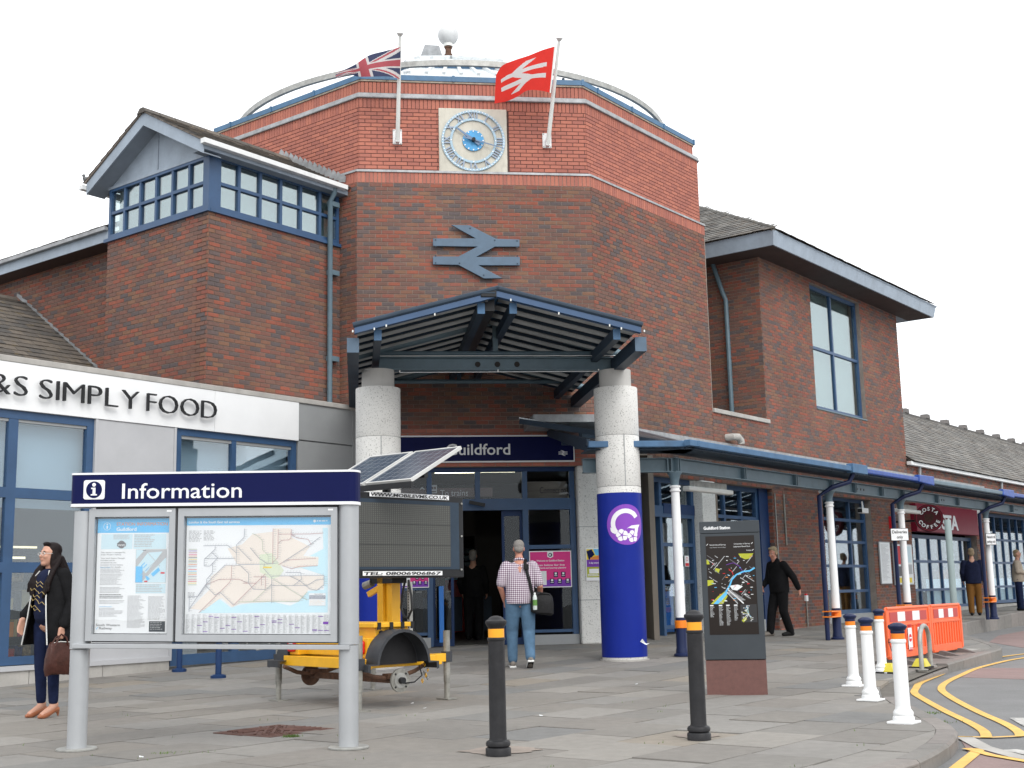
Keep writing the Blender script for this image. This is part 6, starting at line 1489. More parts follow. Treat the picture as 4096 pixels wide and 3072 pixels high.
# ---------------------------------------------------------------- matrix sign trailer
TX = Vector((.66, -.75, 0)).normalized(); TO = Vector((-1.98, 13.20, 0)); FT = Fr(TO, TX)
trl = thing('sign_trailer', tuple(TO), 'yellow wheel-less trailer on four jack legs carrying a matrix sign', 'trailer')
def tpl(px_, py_, y): return FT.pl(px_, py_, y)
xr_ = tpl(1476, 2650, 0)[0]; xl_ = tpl(1147, 2630, 0)[0]
fb = MB(FT); m = M['yellow']
def solve_y(px_, x, z):
    lo, hi = -1., 3.
    for _ in range(50):
        mid = (lo+hi)/2; q = FT.w(x, mid, z)-CAMP
        if 2048+FPX*q.dot(RT)/q.dot(FW) < px_: lo = mid
        else: hi = mid
    return lo
LEN = solve_y(1735, xr_-.1, .44)
HUBY = solve_y(1604, xr_+.09, .265); LIDY = solve_y(1657, tpl(1508, 2560, .12)[0]+.05, .82); MGY = solve_y(1618, xr_+.20, .5)
print('trailer', LEN, HUBY, LIDY, MGY)
fb.box(xl_, xr_, -.04, .04, .385, .49, m); fb.box(xl_+.1, xr_-.06, LEN, LEN+.08, .385, .49, m)
fb.box(xl_+.12, xl_+.2, .04, LEN, .39, .485, m); fb.box(xr_-.14, xr_-.06, .04, LEN, .39, .485, m); fb.build('chassis', trl, bevel=.006)
bxr = tpl(1508, 2560, .12)[0]; bxl = xl_+.10
bd = MB(FT); bd.box(bxl, bxr, .10, LIDY-.04, .50, .79, m); bd.build('equipment_box', trl, bevel=.008)
ld = MB(FT); ld.box(bxl-.03, bxr+.05, .05, LIDY, .79, .835, m); ld.build('lid', trl, bevel=.006)
lt = MB(FT)
for y in [.05+(LIDY-.05)*q for q in (.12, .42, .7, .95)]: lt.box(bxr+.045, bxr+.06, y-.02, y+.02, .77, .84, M['black'])
lt.build('lid_strap', trl)
lh = MB(FT)
for y in (LIDY*.3, LIDY*.78): lh.tube([(bxr+.0, y, .74), (bxr+.012, y, .74)], .022, M['black'], 12)
lh.build('lock', trl)
for i, (xa, xb) in enumerate(((xr_-.235, xr_-.02), (xl_+.02, xl_+.235))):
    lb = MB(FT); lb.box(xa, xb, .0, .12, .50, .69, m); o = lb.build('lamp_box', trl, bevel=.006)
    rl = MB(FT); rl.prism(rounded((xa+xb)/2-.07, (xa+xb)/2+.065, .53, .665, .03), -.035, .0, M['redlens']); rl.build('tail_lamp', trl, bevel=.012); wl = MB(FT); wl.box((xa+xb)/2-.03, (xa+xb)/2+.045, -.037, -.034, .615, .655, M['white2']); wl.build('lamp_window', trl)
# mudguards: an arch each side
def mudguard(x0, x1, yc, rad, z0, name='mudguard'):
    mb = MB(FT); n = 14; P = [(yc-rad-.11, z0-.05), (yc-rad-.11, z0+.02), (yc-rad-.01, z0+.02)]
    for k in range(n+1): a = math.pi-math.pi*k/n; P.append((yc+rad*math.cos(a), z0+.02+rad*1.02*math.sin(a)))
    P += [(yc+rad+.01, z0+.02), (yc+rad+.11, z0+.02), (yc+rad+.11, z0-.05)]
    k = len(P); v = [(x0, y, z) for y, z in P]+[(x1, y, z) for y, z in P]; f = [(i, i+1, k+i+1, k+i) for i in range(k-1)]
    mb.add(v, f, M['plasticgrey'], smooth=True)
    for x in (x0, x1):   # turned-down lip and a raised rib
        Q = [(yc+(y-yc)*.93, z-.03 if z > z0+.05 else z-.01) for y, z in P]; mb.add([(x, y, z) for y, z in P]+[(x, y, z) for y, z in Q], [(i, i+1, k+i+1, k+i) for i in range(k-1)], M['plasticgrey'])
    xi = x0 if x0 > 0 else x1
    mb.add([(xi+.004, yc+(y-yc)*.97, z-.02) for y, z in P[3:-3]], [tuple(range(len(P)-6))], M['rubber'])
    return mb.build(name, trl)
RH = .325; hubp = tpl(1604, 2718, .72)
mudguard(xr_-.02, xr_+.20, MGY, RH, .42); mudguard(xl_-.16, xl_+.06, MGY, RH, .42)
ax = MB(FT); ax.box(xl_+.02, xr_+.0, HUBY-.04, HUBY+.04, .235, .30, M['rust']); ax.build('axle', trl)
for xh, lab in ((xr_+.06, 1), (xl_-.02, -1)):
    hb = MB(FT)
    def xdisc(mb, x0, x1, yc, zc, r, m, n=28): mb.tube([(x0, yc, zc), (x1, yc, zc)], r, m, n)
    xdisc(hb, xh, xh+.025*lab, HUBY, .265, .115, M['oldmetal'] if lab > 0 else M['rust']); xdisc(hb, xh+.02*lab, xh+.03*lab, HUBY, .265, .075, M['galv'] if lab > 0 else M['rust']); xdisc(hb, xh+.03*lab, xh+.075*lab, HUBY, .265, .032, M['black'])
    for k in range(4): a = math.pi/4+math.pi/2*k; xdisc(hb, xh+.024*lab, xh+.032*lab, HUBY+.09*math.cos(a), .265+.09*math.sin(a), .010, M['black'], 8)
    hb.build('wheel_hub', trl)
    sp = MB(FT); sp.tube([(xh-.12*lab, HUBY-.42, .38), (xh-.11*lab, HUBY-.25, .31), (xh-.1*lab, HUBY, .27), (xh-.11*lab, HUBY+.28, .34), (xh-.12*lab, HUBY+.42, .40)], .022, M['rust'], 8); sp.box(xh-.15*lab, xh-.05*lab, HUBY-.1, HUBY+.1, .28, .33, M['rust']); sp.build('leaf_spring', trl)
ca = MB(FT); ca.tube([(xr_+.1, HUBY+.04, .235), (xr_+.1, HUBY+.16, .24), (xr_+.08, HUBY+.27, .30), (xr_+.02, HUBY+.28, .40)], .007, M['black'], 6); ca.build('brake_cable', trl)
chn = MB(FT)
for k in range(7): a = (xr_-.03+rj.uniform(-.03, .03), HUBY+.38+.03*(k % 3), .40-.028*k); chn.tube([(a[0]-.014, a[1], a[2]), (a[0], a[1], a[2]+.02), (a[0]+.014, a[1], a[2]), (a[0], a[1], a[2]-.02), (a[0]-.014, a[1], a[2])], .006, M['galv' if k % 2 else 'yellow'], 6)
chn.build('chain', trl)
LEGS = [(1114, 2803), (1436, 2846), (1492, 2758), (1789, 2796)]
for i, (a, c) in enumerate(LEGS):
    p = ground(a, c, 0); lg_ = MB(); top = .72 if i != 2 else .6
    lg_.lathe([(.030, .27), (.030, .40)], (p.x, p.y), M['oldmetal'], 14); lg_.lathe([(.036, .18), (.036, top)], (p.x, p.y), M['oldmetal'], 16); lg_.lathe([(.030, .0), (.030, .19)], (p.x, p.y), M['oldmetal'], 16); o = lg_.build('jack_leg', trl)
    MB(Fr((p.x, p.y), TX)).box(-.10, .10, -.07, .07, 0, .012, M['oldmetal']).build('foot_plate', trl)
    MB(Fr((p.x, p.y), TX)).box(-.042, .042, -.042, .042, .39, .50, M['plasticgrey']).build('leg_clamp', trl)
    if i == 0: MB().tube([(p.x, p.y, .66), (p.x-.06, p.y-.02, .655), (p.x-.15, p.y-.03, .56), (p.x-.24, p.y-.04, .55)], .009, M['galv'], 8).build('crank_handle', trl)
    # outrigger to the chassis
    q = (p-TO); x_, y_ = q.dot(FT.X), q.dot(FT.Y); tx = min(max(x_, xl_+.1), xr_-.1); ty = min(max(y_, 0), LEN)
    if math.hypot(x_-tx, y_-ty) > .03: MB(FT).beam((tx, ty, .44), (x_, y_, .44), .08, .085, M['yellow']).build('outrigger', trl)
# mast and matrix board
ms_ = MB(FT)
YM = 1.0; MXX = FT.pl(1537, 2420, YM+.06)[0]; MXY = FT.pl(1573, 2420, YM+.10)[0]
MB(FT).box(MXX-.055, MXX+.055, YM, YM+.12, .80, 1.35, M['yellow']).build('mast', trl, bevel=.005); MB(FT).box(MXY-.055, MXY+.055, YM+.04, YM+.16, .80, 1.4, M['yellow']).build('mast', trl, bevel=.005)
hr = MB(FT); hr.beam((MXX-.22, YM, 1.12), (MXX-.05, YM+.05, 1.2), .05, .06, M['yellow']); hr.box(MXX-.2, MXY+.12, YM, YM+.2, 1.24, 1.32, M['black']); hr.tube([(MXX-.3, YM, 1.22), (MXX-.18, YM+.02, 1.25)], .045, M['oldmetal'], 10); hr.build('mast_head', trl)
YP = 1.05; rr = FT.pl(1640, 2420, YP)[0]; ro_ = MB(FT); ro_.box(rr-.022, rr+.022, YP-.02, YP+.02, .70, 1.25, M['galv']); ro_.build('perforated_post', trl)
hs2 = MB(FT)
for k in range(16): hs2.box(rr-.007, rr+.007, YP-.023, YP-.02, .75+k*.03, .764+k*.03, M['black'])
hs2.build('post_hole', trl)
cb = MB(FT); a = FT.pl(1625, 2320, YP-.06); y = YP-.06; cb.tube([(a[0]-.02, y, a[1]), (a[0]-.08, y, 1.1), (a[0]-.10, y, .97), (a[0]-.05, y, .88), (a[0]+.03, y, .86), (a[0]+.10, y, .95), (a[0]+.09, y, 1.1), (a[0]+.04, y, a[1])], .013, M['black'], 8); cb.build('cable_loop', trl)
pA, pB = Vector((-1.645, 13.3, 0)), Vector((-.557, 14.4, 0)); bX = (pB-pA).normalized(); FB = Fr(pA, bX)
BXR = FB.pl(1853, 2100)[0]; BXL = BXR-2.05; bzt = FB.pl(1853, 1988)[1]; bzb = FB.pl(1850, 2309)[1]
BOT = 1.30
brd = MB(FB); brd.box(BXL, BXR, 0, .16, bzb, bzt, M['black']); brd.build('matrix_board', trl, bevel=.008)
a, c = FB.pl(1445, 1990, -.004), FB.pl(1838, 2290, -.004)
MB(FB).box(BXL+.08, c[0], -.006, -.001, bzb+.09, bzt-.07, M['steeldark']).build('board_window', trl); a2 = FB.pl(1800, 2010, -.008); MB(FB).box(BXL+.12, a2[0], -.010, -.006, bzb+.12, bzt-.11, M['led']).build('led_panel', trl)
dv = MB(FB)
for t in (.34, .67): dv.box(BXL+.12, a2[0], -.0115, -.010, bzb+.12+(bzt-bzb-.23)*t, bzb+.124+(bzt-bzb-.23)*t, M['black'])
dv.build('panel_joint', trl)
def vstrip(p0, p1, p2, txt, h_=.9):
    a, c = FB.pl(*p0, -.012), FB.pl(*p1, -.012); e = FB.pl(*p2, -.012); hh_ = a[1]-e[1]
    zc = (a[1]+e[1])/2; 
    st_ = MB(FB); st_.box(a[0], c[0], -.014, -.012, zc-hh_/2, zc+hh_/2, M['signwhite']); o = st_.build('sticker', trl); MB(FB).text(txt, a[0]+.015, zc-hh_*.36, w=c[0]-a[0]-.03, h=hh_*.72, y=-.0145, m=M['blacktext'], bold=.03, shear=.12).build('lettering', o)
vstrip((1478, 1966), (1795, 1985), (1478, 1985), 'WWW.MOBILEVMS.CO.UK'); vstrip((1451, 2285), (1769, 2288), (1451, 2303), 'TEL: 08006906867')
bl = MB(FB)
for y in (2015, 2145, 2278): q = FB.pl(1847, y, -.01); bl.disc(q[0], q[1], .012, -.012, 0, M['galv'], 10)
bl.build('bolts', trl)
# solar panels
pan = Vector((-1.61, 13.46, 2.292)); pX = Vector((.51, -.38, 0)).normalized(); pY3 = (Vector((.75, .66, 0))*.677+Vector((0, 0, .385)))
class Fr3:
    def __init__(s, o, X, Yd): s.o = o; s.X = X; s.Y = Yd.normalized(); s.Z = s.X.cross(s.Y)
    def w(s, x, y, z): return s.o+s.X*x+s.Y*y+s.Z*z
PW, PL = .66, pY3.length+.01
for i in range(2):
    fp = Fr3(pan-pX*(.70*i)+Vector((0, 0, 0)), pX, pY3)
    fr_ = MB(fp); w = .022
    fr_.box(0, PW, 0, w, -.02, .018, M['aluminium']); fr_.box(0, PW, PL-w, PL, -.02, .018, M['aluminium']); fr_.box(0, w, w, PL-w, -.02, .018, M['aluminium']); fr_.box(PW-w, PW, w, PL-w, -.02, .018, M['aluminium']); pf = fr_.build('solar_panel', trl)
    MB(fp).box(w, PW-w, w, PL-w, -.012, .010, M['solar']).build('solar_cells', trl)
    gl_ = MB(fp)
    for k in range(1, 6): x = w+(PW-2*w)*k/6; gl_.box(x-.0015, x+.0015, w, PL-w, .0102, .0108, M['solarline'])
    for k in range(1, 7): y = w+(PL-2*w)*k/7; gl_.box(w, PW-w, y-.0015, y+.0015, .0104, .0110, M['solarline'])
    gl_.build('cell_lines', trl)
sb_ = MB(); c = pan+pX*.0+pY3*.35-Vector((0, 0, .06)); sb_.beam(tuple(c-pX*.7), tuple(c+pX*.62), .06, .06, M['black']); sb_.beam(tuple(pan-pX*.7-Vector((0, 0, .05))+pY3*.03), tuple(pan+pX*.66-Vector((0, 0, .05))+pY3*.03), .05, .06, M['black']); q = FT.w(MXX, YM+.1, 0); sb_.tube([(q.x, q.y, 1.3), (q.x, q.y, c.z+.02)], .05, M['black'], 10); sb_.build('solar_frame', trl)
# ---------------------------------------------------------------- bollards
def black_bollard(p, label):
    t = thing('black_bollard', (p.x, p.y, 0), label, 'bollard', 'black bollards with amber band'); c = (p.x, p.y)
    MB().lathe([(.088, 0), (.088, .045), (.084, .052), (.072, .058), (.084, .066), (.086, .082), (.080, .096), (.062, .105), (.0595, .12), (.058, .775), (.063, .780), (.064, .792), (.060, .798), (.056, .799)], c, M['bollard'], 36).build('shaft', t)
    MB().lathe([(.0565, .799), (.0565, .858)], c, M['amber'], 36).build('reflective_band', t)
    MB().lathe([(.056, .858), (.058, .868), (.066, .878), (.0735, .892), (.0755, .903), (.074, .912), (.066, .918), (.058, .921), (.050, .932), (.034, .943), (.015, .948), (.002, .949)], c, M['bollard'], 36).build('cap', t)
p = ground(1993, 3028, 0); black_bollard(p+Vector((0, .085, 0)), 'black bollard in front of the walking man')
p = ground(2793, 2965, 0); black_bollard(p+Vector((.02, .085, 0)), 'black bollard beside the charcoal map totem')
for px_, py_, r in ((1993, 3010, .30), (2793, 2950, .2)):
    q = ground(px_, py_, 0); mb = MB(); n = 20; mb.add([(q.x+r*rj.uniform(.7, 1.15)*math.cos(2*math.pi*k/n), q.y+.1+r*.8*rj.uniform(.7, 1.1)*math.sin(2*math.pi*k/n), .0035) for k in range(n)], [tuple(range(n))], M['yellowprint']); o = mb.build('sand_stain', mats=[M['mortar']]); o.data.materials[0] = M['sand'] if 'sand' in M else M['mortar']; tag(o, kind='structure')
def white_bollard(p, label):
    t = thing('white_bollard', (p.x, p.y, p.z), label, 'bollard', 'white bollards with orange band'); c = (p.x, p.y); z = p.z; Q = lambda L: [(r, z+h) for r, h in L]
    pl_ = MB(Fr((p.x, p.y), W_)); pl_.box(-.105, .105, -.105, .105, z, z+.02, M['white']); pl_.build('base_plate', t, bevel=.006)
    MB().lathe(Q([(.086, .02), (.086, .045), (.082, .055), (.076, .062), (.080, .070), (.080, .088), (.072, .10), (.0615, .115), (.059, .14), (.0555, .63), (.058, .633), (.0625, .642), (.0625, .655), (.058, .665), (.054, .667)]), c, M['white'], 36).build('shaft', t)
    MB().lathe(Q([(.0545, .667), (.0545, .712)]), c, M['orange'], 36).build('reflective_band', t)
    MB().lathe(Q([(.055, .712), (.058, .722), (.056, .735), (.066, .745), (.0745, .76), (.0755, .77), (.070, .779), (.058, .783), (.055, .787), (.03, .797), (.002, .80)]), c, M['navycap'], 36).build('cap', t)
for a, l in (((3625, 2898), 'white bollard nearest the camera, on the kerb corner'), ((3490, 2806), 'white bollard second nearest, just left of the nearest one'), ((3422, 2748), 'white bollard furthest left of the group'), ((3535, 2694), 'white bollard farthest back, beside the end of the orange barrier')):
    p = ground(*a); white_bollard(p+Vector((.01, .09, 0)), l)
for i, (a, l) in enumerate((((709, 2690), 'short dark blue post with round base farther left behind the information board'), ((866, 2716), 'short dark blue post with round base nearer the yellow trailer'))):
    p = ground(*a); t = thing('barrier_post', (p.x, p.y, p.z), l, 'post', 'dark blue posts outside the shop doors'); c = (p.x, p.y+.1)
    MB().lathe([(.105, p.z), (.105, p.z+.04), (.07, p.z+.055)], c, M['framedark'], 28).build('base', t); MB().lathe([(.042, p.z+.05), (.042, p.z+.95), (.03, p.z+.97)], c, M['framedark'], 24).build('shaft', t)
# ---------------------------------------------------------------- map totem
tA = ground(2828, 2781, 0); FTm = Fr((tA.x, tA.y), Vector((.985, -.175, 0))); TW = FTm.pl(3073, 2780)[0]
tot = thing('map_totem', tuple(FTm.w(TW/2, .1, 0)), 'tall charcoal town map totem on a reddish stone base', 'map totem')
zt = FTm.pl(2920, 2084)[1]; zs_ = FTm.pl(2950, 2638)[1]
MB(FTm).box(.003, TW-.003, .01, .20, -.05, zs_-.008, M['totemstone']).build('stone_plinth', tot); MB(FTm).box(.0, TW, 0, .21, zs_, zt-.13, M['totem']).build('panel', tot, bevel=.004); MB(FTm).box(.0, TW, -.002, .212, zt-.125, zt, M['totem']).build('head_panel', tot, bevel=.004)
MB(FTm).box(.01, TW-.01, .02, .19, zt-.13, zt-.125, M['black']).build('gap', tot)
q0, q1 = FTm.pl(2820, 2142, -.003), FTm.pl(3045, 2535, -.003); S0, S1, SZ0, SZ1 = .06, TW-.06, FTm.pl(2930, 2538, 0)[1], FTm.pl(2930, 2143, 0)[1]
scn = MB(FTm); scn.box(S0, S1, -.003, 0.0, SZ0, SZ1, M['totemdark']); scn = scn.build('map_screen', tot)
MB(FTm).text('Guildford Station', .045, zt-.085, w=.28, h=.033, y=-.004, m=M['signwhite'], bold=.03).build('lettering', tot)
pr = Print(FTm, (S0, S1, SZ0, SZ1), -.0033)
pr.text('University of Surrey', .08, .095, 'paper', w=.33, h=.014); pr.text('(via Station footbridge)', .08, .12, 'palegrey', w=.33, h=.011); pr.text('University of Surrey', .58, .09, 'paper', w=.33, h=.014); pr.text('Ladymead Retail Park', .57, .118, 'paper', w=.34, h=.014); pr.text('Citizen', .83, .158, 'paper', w=.1, h=.013)
for u, v in ((.03, .085), (.95, .08), (.96, .15)): pr.line([(u-.015, v+.008), (u+.015, v-.008)], .005, 'paper', 3)
V0, V1 = .185, .69
vm = lambda t: V0+(V1-V0)*t
def ml(pts, w, m, lv): pr.line([(u, vm(v)) for u, v in pts], w, m, lv)
pr.poly([(.66, vm(0)), (.97, vm(0)), (.9, vm(.1)), (.8, vm(.12)), (.7, vm(.07))], 'lime', 1); pr.poly([(0, vm(.52)), (.12, vm(.52)), (.13, vm(.6)), (.0, vm(.64))], 'lime', 1); pr.poly([(0, vm(.1)), (.05, vm(.14)), (.06, vm(.2)), (0, vm(.2))], 'lime', 1); pr.poly([(.18, vm(.28)), (.27, vm(.3)), (.24, vm(.38)), (.16, vm(.35))], 'lime', 1)
pr.poly([(.05, vm(1)), (.2, vm(.85)), (.35, vm(.75)), (.4, vm(.85)), (.3, vm(1))], 'lime', 1); pr.poly([(.1, vm(1)), (.25, vm(.86)), (.38, vm(.74)), (.42, vm(.78)), (.28, vm(.93)), (.2, vm(1))], 'skyblue', 2); pr.poly([(.45, vm(.64)), (.62, vm(.62)), (.72, vm(.66)), (.6, vm(.74)), (.5, vm(.72))], 'paper', 2)
ml([(.36, .78), (.46, .62), (.5, .52), (.6, .42), (.75, .36), (.88, .35), (.98, .29)], .016, 'skyblue', 4)
for k in range(46):
    u, v = rj.random(), rj.random(); a = rj.choice([.65, -.9]); L = rj.uniform(.06, .22); du, dv = L*math.cos(a), L*math.sin(a)*.9
    if 0 < u+du < 1 and 0 < v+dv < 1: ml([(u, v), (u+du, v+dv)], .006, 'palegrey' if k % 3 else 'greytext', 3)
for k in range(14): u0_ = .45+.018*k; ml([(.40+.02*k, .78+.012*k), (.47+.022*k, .72+.016*k)], .005, 'palegrey', 5)
ml([(.42, .72), (.72, 1.0)], .012, 'paper', 4); ml([(.38, .76), (.6, 1.0)], .010, 'palegrey', 4); ml([(.45, .3), (.52, .37), (.53, .42)], .006, 'redprint', 5); ml([(.4, .22), (.55, .18), (.68, .26), (.75, .4)], .004, 'violet', 4)
for k in range(60):
    u, v = rj.uniform(.02, .95), rj.uniform(.02, .97); pr.rect(u, vm(v), u+rj.choice([.012, .03, .05]), vm(v)+.006, rj.choice(['paper', 'paper', 'skyblue', 'redprint', 'orangeprint', 'paper']), 6)
for k, (u, n) in enumerate(((.03, 9), (.21, 16), (.36, 16), (.52, 12))): pr.para(u, u+.09, .72, .72+.012*n, n, 'palegrey', .45, 2, .5)
for u in (.03, .21, .36, .52): pr.rect(u, .70, u+.07, .712, 'paper', 3)
pr.rect(.65, .70, .98, .88, 'blacktext', 1)
for k in range(22):
    u, v = rj.uniform(.66, .9), rj.uniform(.71, .87); pr.line([(.82, .80), (u+rj.uniform(-.02, .05), v)], .004, rj.choice(['palegrey', 'paper', 'lime', 'skyblue']), 3); pr.rect(u, v, u+.03, v+.005, 'paper', 4)
pr.poly([(.66, .86), (.75, .82), (.77, .85), (.7, .88)], 'lime', 2)
pr.done(scn)
# ---------------------------------------------------------------- orange barrier, hoop, post, stands
bA, bB, bB2 = [Vector((q.x, q.y, 0)) for q in (at_z(3551, 2640, .1), at_z(3728, 2612, .1), at_z(3852, 2594, .1))]
for i, (p, q, l) in enumerate(((bA, bB, 'nearer orange plastic barrier with red and white stripes and taped notices'), (bB, bB2, 'farther orange plastic barrier with red and white stripes'))):
    f = Fr(p, q-p); L = (q-p).length-.02; Z0_, Z1_ = .10, .80
    t = thing('orange_barrier', tuple(f.w(L/2, 0, 0)), l, 'barrier', 'orange barriers by the kerb'); m = M['barrier']; mb = MB(f)
    out = rounded(0, L, Z0_, Z1_, .05, 4); mb.prism(out, -.012, .012, m); mb.tube([(.05, 0, Z1_-.02), (L-.05, 0, Z1_-.02)], .026, m, 8); mb.box(0, .07, -.028, .028, Z0_+.03, Z1_-.04, m); mb.box(L-.07, L, -.028, .028, Z0_+.03, Z1_-.04, m); mb.box(.05, L-.05, -.022, .022, Z0_, Z0_+.11, m); mb.box(.05, L-.05, -.024, .024, .53, .565, m); mb.build('panel', t, bevel=.006)
    n = 11; rb_ = MB(f); sl_ = MB(f)
    for k in range(n): x = .12+(L-.24)*k/(n-1); rb_.box(x-.018, x+.018, -.026, .026, Z0_+.12, .53, m)
    rb_.build('rib', t)
    for k in range(n-1): x = .12+(L-.24)*(k+.5)/(n-1); MB(f).box(x-.034, x+.034, -.0135, -.0125, Z0_+.14, .51, M['redstripe']) if False else None
    w = (L-.30)/5
    for k in range(5): MB(f).box(.15+k*w, .15+(k+1)*w, -.017, -.0125, .60, .73, M['redstripe' if k % 2 == 0 else 'white']).build('stripe', t)
    if i == 0:
        for k, x in enumerate((.80, 1.22)):
            s_ = MB(f); s_.box(x, x+.16, -.032, -.029, .20, .50, M['signwhite']); o = s_.build('taped_notice', t); d = MB(f); d.disc(x+.08, .36, .055, -.0345, -.032, M['redprint'], 20); d.box(x+.035, x+.125, -.036, -.0345, .35, .37, M['signwhite']); d.build('no_entry_mark', o)
            tb = MB(f)
            for z in (.18, .50):
                for j in range(3): tb.add([(x+.01+j*.05, -.033, z), (x+.035+j*.05, -.033, z), (x+.06+j*.05, -.033, z+.05), (x+.035+j*.05, -.033, z+.05)], [(0, 1, 2, 3)], M['redprint'])
            tb.build('hazard_tape', o)
        ct = MB(f); ct.tube([(.03, -.03, .38), (-.2, -.1, .34), (-.42, -.25, .36)], .007, M['black'], 6); ct.tube([(-.25, -.12, .345), (-.36, -.2, .22)], .005, M['black'], 6); ct.build('cable_tie', t)
    for k, x in enumerate((.30, L-.25)):
        ft = MB(f); ft.prism([(x-.05, .0), (x+.05, .0), (x+.05, .05), (x+.02, .14), (x-.02, .14), (x-.05, .05)], -.36, .36, M['ballast']); 
        ft = MB(f); yy = [(-.40, .0), (.40, .0), (.40, .03), (.06, .12), (-.06, .12), (-.40, .03)]
        ft.add([(x-.055, a, c) for a, c in yy]+[(x+.055, a, c) for a, c in yy], [(5, 4, 3, 2, 1, 0), (6, 7, 8, 9, 10, 11)]+[(j, (j+1) % 6, 6+(j+1) % 6, 6+j) for j in range(6)], M['ballast']); ft.build('foot', t)
for i, (a, l) in enumerate((((3560, 2692), 'yellow tapered stand foot under the near end of the orange barrier'), ((3690, 2671), 'yellow tapered stand foot beside the metal hoop'))):
    p = ground(*a); f = Fr((p.x, p.y), (bB-bA)); mb = MB(f); h = .12
    mb.add([(-.11, -.09, p.z+.0), (.11, -.09, p.z), (.11, .12, p.z), (-.11, .12, p.z), (-.06, -.04, p.z+h), (.06, -.04, p.z+h), (.06, .06, p.z+h), (-.06, .06, p.z+h)], [(0, 1, 5, 4), (1, 2, 6, 5), (2, 3, 7, 6), (3, 0, 4, 7), (4, 5, 6, 7)], M['cone']); t = thing('yellow_stand', tuple(p), l, 'barrier foot', 'yellow feet under the barrier'); mb.build('block', t); MB(f).box(-.13, .13, -.11, .14, p.z-.005, p.z+.02, M['rubber']).build('base', t)
pa, pb_ = ground(3688, 2680), ground(3724, 2666); d = pb_-pa; t = thing('cycle_hoop', tuple((pa+pb_)/2), 'galvanised metal hoop stand in front of the orange barrier', 'hoop')
pts = [tuple(pa)]; H_ = .565; rad = d.length/2; dn = d.normalized(); mid = (pa+pb_)/2
for k in range(13): a = math.pi-math.pi*k/12; q = mid+dn*rad*math.cos(a); pts.append((q.x, q.y, H_-.20+.20*math.sin(a)))
pts.append(tuple(pb_)); MB().tube(pts, .030, M['galv'], 14).build('hoop', t)
for p in (pa, pb_): MB().lathe([(.08, p.z), (.08, p.z+.012)], (p.x, p.y), M['galv'], 20).build('foot_plate', t)
p = ground(3831, 2603); t = thing('grey_post', tuple(p), 'plain grey green post standing behind the orange barrier by the kerb', 'post'); MB().lathe([(.052, p.z), (.052, 2.10), (.045, 2.115)], (p.x, p.y), M['postgrey'], 24).build('shaft', t); MB(Fr((p.x, p.y), W_)).box(-.26, .5, -.2, .2, p.z-.01, p.z+.008, M['concrete']).build('base', t)
# ---------------------------------------------------------------- posters, notices, small fittings
def flat_thing(name, label, cat, fr, px0, py0, px1, py1, y, mf='paper', frame=None, th=.012):
    a, c = fr.pl(px0, py0, y), fr.pl(px1, py1, y); x0, x1 = sorted((a[0], c[0])); z0, z1 = sorted((a[1], c[1]))
    t = thing(name, tuple(fr.w((x0+x1)/2, y, z0)), label, cat); b_ = MB(fr)
    if frame: b_.box(x0-.025, x1+.025, y-.0, y+th+.02, z0-.025, z1+.025, M[frame]); b_.build('frame', t); b_ = MB(fr)
    b_.box(x0, x1, y-th*.5, y+th*.5, z0, z1, M[mf]); o = b_.build('board', t); return t, o, Print(fr, (x0, x1, z0, z1), y-th*.5-.0004)
for k, (q, lab) in enumerate((((2116, 2205, 2288, 2348), 'pink welcome poster on the entrance glazing right of the walking man'), ((1590, 2236, 1716, 2350), 'pink welcome poster behind the trailer mast on the left entrance glazing'))):
    t, o, pr = flat_thing('welcome_poster', lab, 'poster', FF, *q, YE-.02, 'signwhite')
    pr.rect(.02, .025, .98, .975, 'pink', 1); pr.poly([(.02, .9), (.5, .78), (.98, .80), (.98, .975), (.02, .975)], 'violet', 2); pr.poly([(.43, .025), (.57, .025), (.57, .16), (.5, .2), (.43, .16)], 'signwhite', 2); pr.ring(.5, .11, .035, 'navy', .02, 3); pr.rect(.5, .105, .55, .125, 'navy', 3)
    pr.text('Welcome to Guildford Station', .17, .29, 'signwhite', w=.66, h=.05, bold=.02); pr.text('Scan below for live', .5, .41, 'signwhite', w=.68, h=.05, bold=.02, align='C'); pr.text('departures and journey planning', .5, .485, 'signwhite', w=.74, h=.045, bold=.02, align='C'); pr.rect(.1, .55, .40, .93, 'signwhite', 3)
    for u, v in ((.57, .58), (.75, .58), (.48, .76), (.66, .76), (.85, .76)): pr.rect(u, v, u+.1, v+.14, 'navy', 3); pr.rect(u+.025, v+.015, u+.075, v+.07, 'signwhite', 4); pr.rect(u+.015, v+.095, u+.085, v+.11, 'signwhite', 4)
    pr.done(o)
t, o, pr = flat_thing('pass_poster', 'narrow colourful poster fixed to the granite pier left of the blue column', 'poster', FF, 2342, 2192, 2405, 2322, -.065, 'signwhite')
pr.poly([(.05, .04), (.95, .04), (.95, .4), (.05, .4)], 'yellowprint', 1); pr.poly([(.05, .1), (.4, .04), (.6, .2), (.2, .38)], 'navy', 2); pr.poly([(.5, .04), (.95, .04), (.95, .25), (.65, .22)], 'skyblue', 2); pr.poly([(.3, .3), (.95, .22), (.95, .42), (.3, .42)], 'orangeprint', 3); pr.rect(.05, .36, .95, .58, 'violet', 4); pr.text('5-day travel', .2, .48, 'signwhite', w=.65, h=.05, bold=.02, lv=5); pr.rect(.05, .58, .95, .9, 'lime', 1); pr.rect(.2, .64, .85, .78, 'signwhite', 2); pr.para(.1, .9, .8, .88, 2, 'signwhite', lv=3); pr.done(o)
t, o, pr = flat_thing('pass_poster', 'colourful poster on the inside wall of the side doorway above the newspaper bin', 'poster', FR, 2578, 2230, 2638, 2325, .9, 'signwhite')
